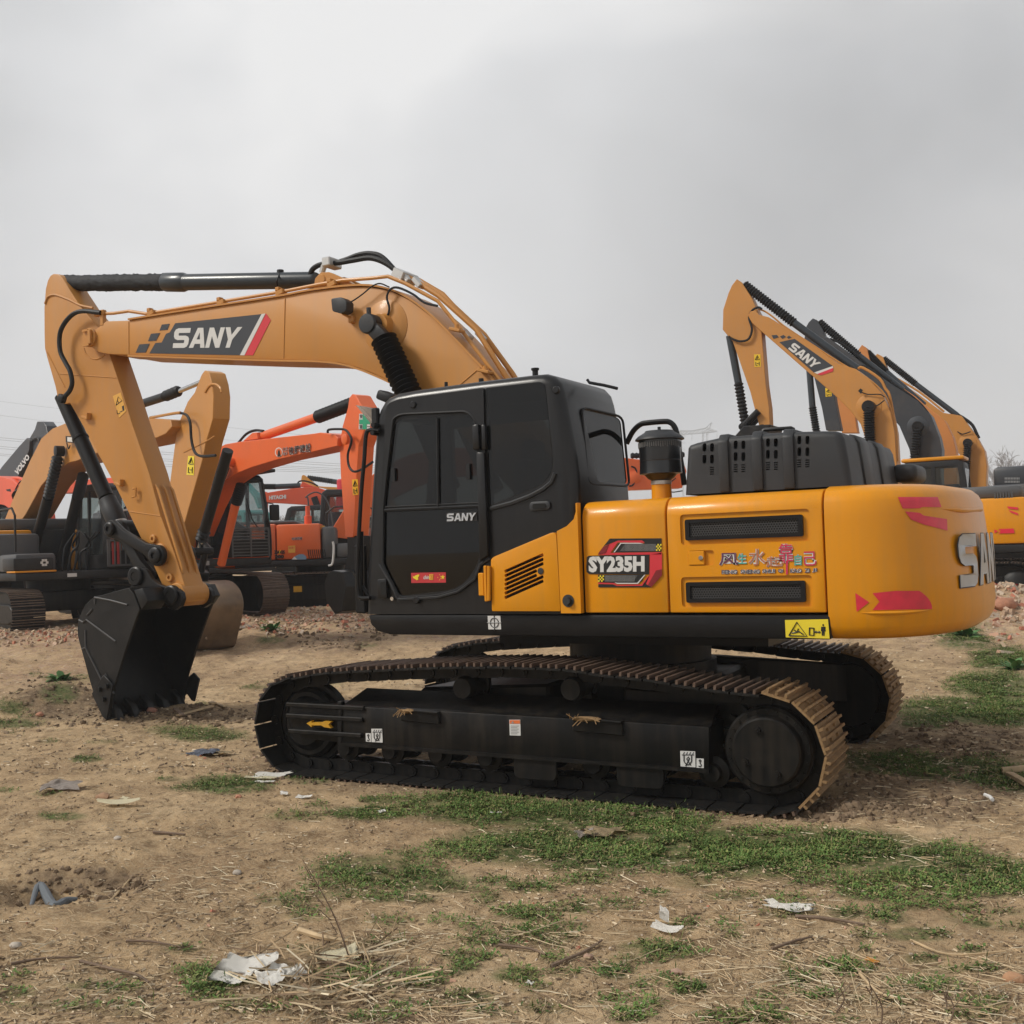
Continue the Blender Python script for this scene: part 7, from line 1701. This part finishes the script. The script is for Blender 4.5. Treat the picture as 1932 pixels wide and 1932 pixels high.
# ---- straw --------------------------------------------------------------
SV, SF, SC = [], [], []
def straw(p, az, ln, r_, col, tilt=0, bend=.0):
    d = V((cos(az)*cos(tilt), sin(az)*cos(tilt), sin(tilt))); s = V((-sin(az), cos(az), 0))
    for k_ in range(2):
        a = p+d*ln*(k_*.5)+s*(bend*(k_ == 1)); b = p+d*ln*(k_*.5+.5)+s*(bend*(k_ == 0)); i = len(SV)
        for q in (a, b):
            for o_ in (s*r_, V((0, 0, r_*1.6)), s*-r_): SV.append(tuple(q+o_)); SC.append(col)
        SF.extend([(i, i+1, i+4, i+3), (i+1, i+2, i+5, i+4)])
STR = [((.54, .43, .28), .42), ((.44, .32, .19), .30), ((.66, .58, .42), .10), ((.20, .135, .085), .18)]
def pick():
    r_ = random.random()
    for c, w_ in STR:
        if r_ < w_: v_ = random.uniform(.75, 1.15); return tuple(x*v_ for x in c)
        r_ -= w_
    return STR[0][0]
def scatter_straw(n_, x0, x1, y0, y1, lmin, lmax, dens=None, pw=1.0):
    for _ in range(n_):
        px = random.uniform(x0, x1); py = y0+(y1-y0)*random.random()**pw
        g = gp(px, py)
        if dens and random.random() > dens(g, px, py): continue
        ln = random.uniform(lmin, lmax)*(1 if random.random() < .85 else 1.8)
        straw(g+V((0, 0, random.uniform(.001, .008))), random.random()*pi*2, ln, random.uniform(.0008, .0020), pick(), random.uniform(-.03, .16), random.uniform(-.15, .15)*ln*.5)
FL = [(.20, .145, .095), (.30, .22, .14), (.50, .40, .27), (.58, .48, .34), (.14, .10, .065), (.40, .30, .19)]
for _ in range(17000):
    px = random.uniform(-20, 1955); py = 1440+510*random.random()**.75
    g = gp(px, py); nn = fb(g.x, g.y, 2.2, 71)
    if random.random() > .5+1.1*nn: continue
    c_ = random.choice(FL); v_ = random.uniform(.8, 1.2); straw(g+V((0, 0, .001)), random.random()*6.3, random.uniform(.008, .03), random.uniform(.0015, .004), tuple(x*v_ for x in c_), random.uniform(-.05, .25), random.uniform(-.003, .003))
for _ in range(5000):
    px = random.uniform(-20, 1955); py = random.uniform(1200, 1460); g = gp(px, py); c_ = random.choice(FL); straw(g+V((0, 0, .002)), random.random()*6.3, random.uniform(.012, .05), random.uniform(.003, .008), c_, random.uniform(-.05, .25), 0)
cl = lambda g, px, py: min(1, max(0, .55+1.2*fb(g.x, g.y, 1.1, 60)))
scatter_straw(5200, -20, 1950, 1620, 1945, .015, .09, cl, .8)
scatter_straw(3000, 380, 1150, 1760, 1945, .03, .16, cl)
scatter_straw(1700, 1150, 1950, 1780, 1945, .03, .14, cl)
scatter_straw(2600, -20, 1950, 1440, 1700, .02, .08, cl)
scatter_straw(900, 1580, 1950, 1380, 1600, .03, .10, cl)
scatter_straw(1500, 0, 760, 1240, 1460, .03, .09, cl)
for _ in range(150): 
    g = gp(random.uniform(480, 720), random.uniform(1800, 1900)); straw(g+V((0, 0, .01)), random.random()*6.3, random.uniform(.12, .3), .0032, pick(), random.uniform(0, .35), random.uniform(-.02, .02))
bulk('straw', SV, SF, SC, tint_mat('dry_straw', .75))
# ---- clods, pebbles, brick rubble ----------------------------------------
ICO = bmesh.new(); bmesh.ops.create_icosphere(ICO, subdivisions=1, radius=1); IV = np.array([v.co[:] for v in ICO.verts]); IF = np.array([[v.index for v in f.verts] for f in ICO.faces]); ICO.free()
CUB = np.array([(a, b, c) for a in (-1, 1) for b in (-1, 1) for c in (-1, 1)], float); CF = np.array([(0, 1, 3, 2), (4, 6, 7, 5), (0, 4, 5, 1), (2, 3, 7, 6), (0, 2, 6, 4), (1, 5, 7, 3)])
def rotm():
    q = rng.normal(size=4); q /= np.linalg.norm(q); w_, x, y, z = q
    return np.array([[1-2*(y*y+z*z), 2*(x*y-z*w_), 2*(x*z+y*w_)], [2*(x*y+z*w_), 1-2*(x*x+z*z), 2*(y*z-x*w_)], [2*(x*z-y*w_), 2*(y*z+x*w_), 1-2*(x*x+y*y)]])
def pile(name, spots, shape, m):
    bv, bf = (IV, IF) if shape == 'clod' else (CUB, CF); VS, FS, CS = [], [], []
    for g, s_, col in spots:
        sc_ = np.array(s_)*rng.uniform(.75, 1.25, 3); v = bv*(1+rng.normal(0, .16 if shape == 'clod' else .10, bv.shape)); v = (v*sc_) @ rotm().T + np.array([g.x, g.y, g.z+min(s_)*(.25 if shape == 'brick' else -.1)])
        FS.append(bf+len(VS)*len(bv)); VS.append(v); CS.append(np.tile(np.array(col)*rng.uniform(.75, 1.2), (len(bv), 1)))
    return bulk(name, np.concatenate(VS), np.concatenate(FS), np.concatenate(CS), m)
soilc = [(.30, .22, .145), (.37, .28, .19), (.23, .165, .11)]
S_ = []
_soil0 = soilc
def clods(n_, cx, cy, rx, ry, smin, smax):
    for _ in range(n_):
        a = random.random()*2*pi; q = math.sqrt(random.random()); s_ = smin+(smax-smin)*random.random()**3
        S_.append((gp(cx+rx*q*cos(a), cy+ry*q*sin(a)), (s_, s_, s_*.7), random.choice(soilc)))
soilc = [(.17, .12, .078), (.24, .175, .115), (.13, .09, .057)]; clods(700, 140, 1330, 140, 42, .006, .040); clods(350, 330, 1350, 150, 22, .01, .045); clods(800, 1740, 1500, 190, 55, .004, .030); clods(350, 1800, 1400, 130, 35, .006, .035); clods(300, 1560, 1535, 80, 18, .01, .045)
clods(400, 160, 1665, 140, 30, .006, .03); clods(500, 640, 1225, 120, 25, .015, .06); clods(0, 966, 1700, 960, 230, .002, .008); clods(600, 400, 1480, 420, 120, .004, .014); clods(600, 1450, 1530, 320, 14, .006, .03); clods(250, 700, 1470, 250, 14, .006, .025)
pile('soil_clods', S_, 'clod', tint_mat('clod_soil', .95))
BR = [(.42, .17, .11), (.44, .27, .19), (.50, .41, .32), (.42, .34, .26), (.36, .25, .17), (.46, .33, .24), (.42, .32, .22)]
S_ = []
def rubble(n_, cx, cy, rx, ry, smin, smax):
    for _ in range(n_):
        a = random.random()*2*pi; q = math.sqrt(random.random()); s_ = random.uniform(smin, smax); S_.append((gp(cx+rx*q*cos(a), cy+ry*q*sin(a)), (s_, s_*.55, s_*.35), random.choice(BR)))
rubble(900, 560, 1178, 150, 20, .012, .05); rubble(350, 620, 1160, 90, 12, .015, .07); rubble(500, 90, 1225, 130, 20, .012, .05); rubble(260, 700, 1440, 400, 30, .006, .014); rubble(600, 1905, 1125, 40, 40, .02, .09); rubble(200, 1890, 1150, 45, 20, .012, .05); rubble(160, 966, 1760, 960, 160, .005, .013)
pile('brick_rubble', S_, 'brick', tint_mat('broken_brick', .9))
# ---- single stones, litter ------------------------------------------------
def stone(px, py, s_, col, label):
    bm = nb(); bmesh.ops.create_icosphere(bm, subdivisions=2, radius=1); g = gp(px, py); o_ = random.random()*50
    for v in bm.verts:
        k_ = 1+.35*noise.noise(v.co*1.6+V((o_, 0, 0))); v.co = V((v.co.x*s_*k_*1.25, v.co.y*s_*k_, v.co.z*s_*k_*.7)); v.co += g+V((0, 0, s_*.35))
    return tag(finish(bm, 'stone', mat('stone_%02d' % int(col[0]*100), col, .9, var=.2, scale=12, bump=.5, bscale=30), None, 50), label, 'stone', 'stones on the dirt')
PALE = (.42, .37, .31); REDB = (.38, .18, .11)
for a in [(447, 1645, .022, PALE, 'pale stone alone on the dirt left of the middle'), (30, 1787, .024, PALE, 'pale flat stone near the bottom left corner'), (222, 1584, .022, PALE, 'small round pale stone on bare soil left of the crawler'), (195, 1507, .045, (.33, .20, .12), 'tan broken brick beside the cream paper crescent'), (450, 1505, .022, REDB, 'small red brick chip beside the grass patch left of the track'), (1110, 1808, .018, (.40, .26, .19), 'pink brick chip near the bottom centre of the dirt'), (1275, 1838, .022, (.40, .24, .18), 'reddish brick fragment low in the grass right of centre'), (1915, 1852, .036, (.36, .20, .11), 'brown half brick at the lower right edge'), (1895, 1140, .17, (.38, .34, .29), 'large rounded boulder by the rubble behind the counterweight'), (1925, 1120, .13, (.42, .28, .24), 'pinkish boulder on the rubble at the right edge'), (75, 1357, .04, REDB, 'red brick chip at the foot of the soil heap'), (287, 1357, .05, (.34, .17, .12), 'small red brick lump in front of the bucket lip')]: stone(*a)
def sheet(px, py, L0, W0, az, curl, m, label, cat='paper', name='paper_scrap', nx=8, ny=5, rag=.12, lift=.02, amp=.02, group='litter on the dirt', fn=None):
    g = gp(px, py); bm = nb(); o_ = random.random()*90; gr = []
    for j in range(ny+1):
        row = []
        for i in range(nx+1):
            u_, v_ = i/nx-.5, j/ny-.5
            wd = 1 if fn is None else fn(u_)
            ru = rag*noise.noise(V((u_*5+o_, v_*5, 1))) if (i in (0, nx) or j in (0, ny)) else 0
            x = u_*L0*(1+ru); y = v_*W0*wd*(1+ru*1.5)
            z = lift*.15+lift*.30*(abs(u_*2)**1.6)*min(curl, 1.2)+amp*.4*(noise.noise(V((u_*3+o_, v_*3, 5)))+.5)+.012*max(0, curl)*(v_+.5)
            xx, yy = g.x+x*cos(az)-y*sin(az), g.y+x*sin(az)+y*cos(az)
            row.append(bm.verts.new((xx, yy, max(g.z+.004, g.z+.004+z))))
        gr.append(row)
    for j in range(ny):
        for i in range(nx): bm.faces.new((gr[j][i], gr[j][i+1], gr[j+1][i+1], gr[j+1][i]))
    r_ = bmesh.ops.solidify(bm, geom=bm.faces[:], thickness=.0015)
    return tag(finish(bm, name, m, None, 60), label, cat, group)
WH = mat('white_paper', (.90, .885, .84), .8, var=.05); CRM = mat('cream_paper', (.80, .75, .56), .8, var=.05); GRY = mat('grey_plastic_bag', (.42, .37, .33), .6, var=.25, scale=20)
BLU = mat('blue_rag', (.16, .18, .23), .85, var=.5, scale=25); TANC = mat('tan_rag', (.42, .33, .20), .85, var=.4, scale=20); REDC = mat('red_rag', (.55, .05, .05), .8, var=.2)
arc = lambda u_: 1-.8*(abs(u_)*2)**1.5
sheet(224, 1520, .30, .08, .5, 1.4, CRM, 'curved cream paper scrap with a tab on bare dirt', fn=arc, lift=.05)
sheet(233, 1512, .05, .07, 1.6, .5, CRM, 'small upright cream paper tab on the crescent scrap', lift=.06)
sheet(514, 1466, .28, .15, .4, .8, WH, 'torn white paper lying beside the front of the crawler track', lift=.04, rag=.3)
sheet(492, 1472, .26, .06, .3, .3, CRM, 'narrow cream strip left of the torn paper by the track'); sheet(500, 1477, .16, .04, .2, .3, WH, 'thin white strip below the torn paper by the track')
sheet(536, 1500, .10, .055, 2.3, .3, WH, 'small white paper chip on the dirt below the track front'); sheet(573, 1507, .11, .05, .3, .6, WH, 'second small white chip right of the first by the track'); sheet(720, 1534, .06, .05, 1.0, .3, WH, 'tiny square white scrap on the grass edge under the track'); sheet(935, 1533, .09, .02, .2, .3, WH, 'thin white sliver in the green patch under the crawler')
sheet(440, 1852, .17, .10, .4, 1.2, WH, 'left end of the crumpled white sheet among the straw', lift=.05, rag=.25); sheet(472, 1838, .22, .15, .5, 1.2, WH, 'large crumpled white paper sheet among the straw at lower left', lift=.09, amp=.05, rag=.25); sheet(510, 1858, .11, .10, .9, .8, WH, 'white paper fold right of the large crumpled sheet', lift=.06, amp=.05); sheet(535, 1850, .12, .045, .1, 1.5, WH, 'twisted white paper ribbon right of the crumpled sheets', lift=.06, amp=.06); sheet(556, 1848, .08, .07, 1.1, 1.0, WH, 'last white paper fold of the row lying in the straw', lift=.05)
sheet(632, 1812, .19, .11, .75, .9, CRM, 'cream triangular paper scrap under dry stalks', lift=.05, fn=lambda u_: .3+1.2*(u_+.5))
sheet(1258, 1760, .14, .07, -.1, .8, WH, 'white folded paper standing up near the bottom middle', lift=.04); sheet(1254, 1752, .08, .04, 1.9, 2.0, WH, 'raised flap of the folded white paper', lift=.12)
sheet(1490, 1721, .20, .09, .1, .6, WH, 'crumpled whitish paper with torn holes on the dirt right of centre', lift=.04, amp=.05, rag=.5)
sheet(1138, 1578, .24, .13, .3, .6, TANC, 'tan dried rag lying on the green ground cover', 'rag', 'rag', lift=.05, amp=.08, rag=.5); sheet(1106, 1580, .12, .12, .7, .5, GRY, 'grey crumpled bag next to the tan rag on the grass', 'rag', 'rag', amp=.07, rag=.4)
sheet(385, 1424, .26, .16, .2, .5, BLU, 'dark blue cloth scrap on the dirt ahead of the track', 'rag', 'rag', amp=.09, rag=.5); sheet(412, 1424, .22, .12, .2, .5, TANC, 'tan cloth end trailing from the blue scrap', 'rag', 'rag', amp=.05, rag=.5)
sheet(116, 1490, .28, .20, .7, .5, GRY, 'pale grey plastic bag half buried at the left', 'plastic bag', 'plastic_bag', amp=.13, rag=.4); sheet(448, 1226, .55, .30, .6, .4, GRY, 'whitish rag heap on the ground by the brown bucket', 'rag', 'rag', amp=.16, rag=.5)
sheet(1897, 1153, .55, .30, .3, .6, REDC, 'red cloth on the dirt below the rubble at the right', 'rag', 'rag', amp=.12, rag=.4); sheet(1868, 1170, .18, .10, .2, .4, WH, 'white scrap near the red cloth at the right')
sheet(1646, 1818, .06, .02, -.4, .3, mat('orange_scrap', (.72, .35, .06), .6), 'tiny orange plastic strip in the grass at lower right', 'plastic scrap', 'plastic_scrap'); sheet(1000, 1860, .03, .02, 0, .2, WH, 'speck of white paper low at the centre')
bm = nb(); P_ = [gp(55, 1708), gp(75, 1699), gp(100, 1692), gp(125, 1688), gp(146, 1689)]; _zm = sorted(p.z for p in P_)[2]; P_ = [V((p.x, p.y, _zm+.03)) for p in P_]; tube(bm, P_, .03, 10, 6, lambda t: .008+.018*sin(pi*min(1, max(0, t)))); tag(finish(bm, 'plastic_gutter', mat('slate_plastic', (.11, .125, .14), .6), None), 'slate blue plastic strip lying in the shallow ditch at the left', 'plastic strip')
def twig(pts, r_, m, label, name='twig', cat='twig', lift=.01, wob=.006, grp='twigs and wood on the ground'):
    bm = nb(); P_ = [gp(*p)+V((random.uniform(-wob, wob), random.uniform(-wob, wob), lift+random.uniform(0, wob))) for p in pts]; tube(bm, P_, r_, 6, 4, lambda t: r_*(1-.5*t)); return tag(finish(bm, name, m, None), label, cat, grp)
TW1 = mat('pale_wood', (.46, .34, .20), .8, var=.25, scale=15); TW2 = mat('dark_twig', (.16, .11, .075), .85, var=.3, scale=15)
for a in [([(135, 1660), (160, 1657), (195, 1670), (222, 1652), (245, 1658)], .010, TW1, 'crooked pale root across the ditch at the left'), ([(290, 1573), (350, 1576)], .012, TW2, 'flat brown stick on bare soil at the left'), ([(240, 1780), (280, 1783), (345, 1792)], .008, TW2, 'dark curved twig on the dirt at lower left'), ([(150, 1820), (205, 1832), (255, 1842), (278, 1860)], .008, TW2, 'long forked twig below the yellow leaf'), ([(565, 1760), (610, 1775), (660, 1780)], .016, TW1, 'pale split cane above the cream paper'), ([(1500, 1735), (1560, 1742), (1630, 1750)], .011, TW2, 'long dark twig beside the torn white paper'), ([(1170, 1740), (1250, 1745), (1290, 1747)], .007, TW1, 'thin pale stalk across the dirt right of centre'), ([(1040, 1830), (1100, 1800), (1135, 1780)], .010, TW2, 'dark stick slanting upward near the bottom centre'), ([(940, 1790), (1000, 1796), (1030, 1806)], .008, TW2, 'dark twig crossing the straw at bottom centre'), ([(1720, 1780), (1790, 1805), (1900, 1800)], .006, TW1, 'thin pale twig at the lower right'), ([(1455, 1795), (1500, 1780), (1530, 1772)], .008, TW2, 'short dark twig lower right of the folded paper'), ([(20, 1825), (80, 1815), (150, 1810)], .007, TW2, 'dark twig at the left edge of the foreground'), ([(1620, 1845), (1660, 1880), (1720, 1900)], .007, TW1, 'pale stalk in the straw at lower right'), ([(620, 1830), (690, 1822), (740, 1812)], .010, TW2, 'dark branch passing over the cream paper')]: twig(*a)
def plank(a, b, w_, t_, label, m=TW1):
    A, B_ = gp(*a)+ZU*.03, gp(*b)+ZU*.04; d = B_-A; bm = nb(); box(bm, (A+B_)/2, (d.length, w_, t_), Matrix.Rotation(math.atan2(d.y, d.x), 3, 'Z') @ Matrix.Rotation(-math.asin(d.z/d.length), 3, 'Y'), .004, 1)
    for v in bm.verts: v.co += V((random.uniform(-.008, .008), random.uniform(-.008, .008), random.uniform(-.005, .005)))
    return tag(finish(bm, 'wood_splinter', m, None), label, 'wood piece', 'twigs and wood on the ground')
plank((335, 1356), (402, 1350), .05, .02, 'long flat wood splinter lying below the bucket teeth'); plank((395, 1328), (404, 1345), .06, .02, 'short wood splinter right of the bucket'); plank((400, 1330), (425, 1350), .04, .02, 'thin slanting wood splinter at the right of the bucket', TW1); plank((330, 1340), (345, 1360), .05, .02, 'stubby brown wood piece in front of the bucket', TW2); plank((1905, 1468), (1940, 1492), .05, .03, 'grey wooden slat on the grass at the right edge', TW1); plank((1890, 1462), (1935, 1460), .05, .03, 'flat wooden board end at the right edge', TW1)
bm = nb(); tube(bm, [gp(1858, 1505)+ZU*.02, gp(1868, 1509)+ZU*.02, gp(1873, 1515)+ZU*.02], .012, 6); tag(finish(bm, 'plastic_tube', DEC_W, None), 'thin white plastic tube on the grass at the right', 'tube')
def stem(base, top, label):
    g = gp(*base); D_ = (g-CAM).dot(FW); t_ = depth_pt(top[0], top[1], D_); bm = nb(); m_ = (g+t_)/2+V((.02, .01, 0)); tube(bm, [g, m_, t_], .0035, 5, 4, lambda u_: .004*(1-.6*u_))
    for k_ in range(5):
        p = g.lerp(t_, .3+.13*k_); tube(bm, [p, p+V((random.uniform(-.05, .05), random.uniform(-.03, .03), .05))], .002, 4)
    return tag(finish(bm, 'dry_stem', TW2, None), label, 'dry stem', 'dry weed stems')
stem((664, 1822), (571, 1622), 'tall thin dry weed stem leaning left in the foreground'); stem((1662, 1940), (1641, 1858), 'short dark dry stem at the lower right'); stem((1578, 1910), (1584, 1862), 'forked dark dry stem left of the lower right one'); stem((1790, 1935), (1785, 1870), 'dry stem standing near the right bottom edge')
# ---- bare trees, pylon, wires ------------------------------------------------
TRE = mat('bare_branches', (.15, .13, .125), .9, var=.15)
DOWN = (UP*1.0)                                  # the yard slopes: plumb lines follow the picture's vertical
def bare_tree(px, D, h, seed, label):
    rnd = random.Random(seed); p = depth_pt(px, 1035, D); base = V((p.x, p.y, .3)); root = thing('bare_tree', label, 'tree', base, 0, 'bare trees on the skyline')
    tr = nb(); cr_ = nb(); up = UP.normalized()
    def grow(bm, p, d, ln, r_, lv):
        q = p+d*ln; tube(bm, [p, (p+q)/2+V((rnd.uniform(-.05, .05)*ln, rnd.uniform(-.05, .05)*ln, 0)), q], r_, 4 if lv < 3 else 3, 0, lambda t: r_*(1-.35*t))
        if lv >= 6: return
        for k_ in range(3 if lv < 5 else 2):
            a = rnd.random()*2*pi; sp = rnd.uniform(.3, .8); o_ = d.orthogonal().normalized(); o_ = Matrix.Rotation(a, 3, d) @ o_
            nd = (d*cos(sp)+o_*sin(sp)+up*.12).normalized(); grow(cr_, p.lerp(q, rnd.uniform(.65, 1)), nd, ln*rnd.uniform(.58, .82), max(.04, r_*.58), lv+1)
    grow(tr, base, up, h*.30, h*.022, 0); finish(tr, 'trunk', TRE, root); finish(cr_, 'crown', TRE, root)
for i, (px, D, h, lab) in enumerate([(1872, 95, 9.2, 'bare tree nearest the last yellow boom at the right'), (1893, 90, 10.0, 'tall bare tree second in the group at the right edge'), (1912, 98, 9.6, 'third bare tree in the group at the right edge'), (1938, 92, 10.5, 'bare tree cut by the right edge of the view'), (1856, 110, 8.0, 'small bare tree partly behind the last yellow boom'), (525, 85, 5.6, 'bare tree left in the gap below the red boom'), (545, 95, 7.0, 'spreading bare tree in the middle of the gap below the red boom'), (562, 88, 6.4, 'bare tree right of the middle under the red boom'), (585, 97, 6.6, 'bare tree right in the gap under the red boom'), (606, 90, 6.0, 'bare tree behind the dark cab rails under the red boom'), (534, 110, 6.4, 'faint bare tree behind the gap under the red boom'), (1884, 120, 9.4, 'faint bare tree behind the first two trees at the right'), (1903, 125, 10.2, 'faint far bare tree between the second and third at the right'), (1924, 118, 10.6, 'faint bare tree behind the one cut by the right edge'), (1864, 128, 9.0, 'faintest bare tree beside the last yellow boom')]): bare_tree(px, D*2.5, (h-1.4)*2.5, 100+i, lab)
bm = nb(); D = 420; T = lambda x, y: depth_pt(*cpf(x, y), D); WGT = .16
def strut(a, b, w_=WGT): tube(bm, [a, b], w_/2, 4)
sidev = FXY.to_3d()*3.0
for k_ in (0, 1):
    o_ = sidev*k_
    topl = [(685, 362), (845, 300), (1010, 300), (1195, 262), (1332, 308)]; botl = [(685, 362), (845, 352), (1010, 338), (1195, 326), (1332, 308)]
    for L_ in (topl, botl):
        for a, b in zip(L_, L_[1:]): strut(T(*a)+o_, T(*b)+o_)
    n_ = 14
    for i in range(n_):
        t0, t1 = i/n_, (i+1)/n_
        ip = lambda L_, t: (lambda q: (L_[int(q)][0]*(1-q+int(q))+L_[int(q)+1][0]*(q-int(q)), L_[int(q)][1]*(1-q+int(q))+L_[int(q)+1][1]*(q-int(q))))(min(t*(len(L_)-1), len(L_)-1.001))
        strut(T(*ip(topl, t0))+o_, T(*ip(botl, t1))+o_, .11); strut(T(*ip(botl, t0))+o_, T(*ip(topl, t1))+o_, .11)
    for (xa, xb, xt) in ((852, 905, 860), (1150, 1130, 1160), (1205, 1165, 1215)):
        strut(T(xt, 300)+o_, T(xb, 1300)+o_, .2)
        for i in range(8): strut(T(xt, 330+i*90)+o_, T(xb+20, 380+i*90)+o_, .10)
    strut(T(1195, 262)+o_, T(1268, 186)+sidev*.5); strut(T(1240, 275)+o_, T(1268, 186)+sidev*.5); strut(T(1268, 186)+sidev*.5, T(1290, 215)+sidev*.5, .12)
    strut(T(745, 320)+o_, T(735, 250)+sidev*.5); strut(T(790, 310)+o_, T(735, 250)+sidev*.5)
for x, y in ((685, 362), (1003, 340), (1330, 308)): strut(T(x, y), T(x, y+95), .14)
PY = thing('transmission_tower', 'grey lattice transmission tower far behind the dark engine cover', 'pylon', depth_pt(1300, 1040, D)); finish(bm, 'lattice', mat('galvanised_steel', (.24, .26, .27), .6), PY)
WIRE = mat('wire_grey', (.22, .23, .25), .6)
for i, pts in enumerate([[(-40, 822), (59, 831), (307, 853), (620, 874), (760, 880)], [(-40, 826), (56, 835), (307, 857), (620, 878), (760, 884)], [(-40, 838), (46, 846), (311, 866), (620, 883), (760, 888)], [(-40, 842), (45, 850), (314, 870), (620, 886), (760, 891)], [(-40, 852), (38, 859), (315, 876), (620, 889), (760, 893)], [(-40, 855), (36, 862), (317, 880), (620, 892), (760, 896)], [(-40, 752), (121, 772), (455, 809), (760, 838)], [(-40, 778), (109, 797), (450, 832), (760, 856)]]):
    bm = nb(); tube(bm, [depth_pt(*p, 170) for p in pts], .030 if i < 6 else .018, 4, 5); tag(finish(bm, 'power_line', WIRE, None), ('topmost wire of the bundle of six crossing behind the orange boom', 'second wire from the top of the bundle of six low wires', 'third wire from the top of the bundle of six low wires', 'fourth wire from the top of the bundle of six low wires', 'fifth wire from the top of the bundle of six low wires', 'lowest wire of the bundle of six low wires', 'faint single wire highest in the sky at the left', 'faint single wire just below the highest one at the left')[i], 'power line', 'overhead power lines')

# ---- more of the yard behind the viewpoint, as it shows in the cab glass
def dup(r, loc, rz, label):
    c = r.copy(); COL.objects.link(c); c.location = loc; c.rotation_euler = (0, 0, rz); c['label'] = label
    for ch in list(r.children):
        k_ = ch.copy(); COL.objects.link(k_); k_.parent = c
        for g2 in ch.children: q = g2.copy(); COL.objects.link(q); q.parent = k_
    return c
dup(R1.root, (-11.5, -17.5, .05), pi+.25, 'yellow excavator behind the viewpoint with dark decal, mirrored in the cab glass')
dup(R4.root, (-21.0, -24.0, .05), pi+.2, 'yellow excavator behind the viewpoint to the left, mirrored in the cab glass')

bm = nb(); box(bm, (CAM.x, CAM.y, 59), (1260, 1260, 123)); HZ = finish(bm, 'haze', None); HZ['kind'] = 'stuff'
hm = bpy.data.materials.new('haze_air'); hm.use_nodes = True; t = hm.node_tree; t.nodes.clear(); o_ = t.nodes.new('ShaderNodeOutputMaterial'); v_ = t.nodes.new('ShaderNodeVolumePrincipled'); v_.inputs['Color'].default_value = (.88, .93, 1, 1); v_.inputs['Density'].default_value = .0010; v_.inputs['Anisotropy'].default_value = .2
t.links.new(v_.outputs[0], o_.inputs['Volume']); HZ.data.materials.append(hm)
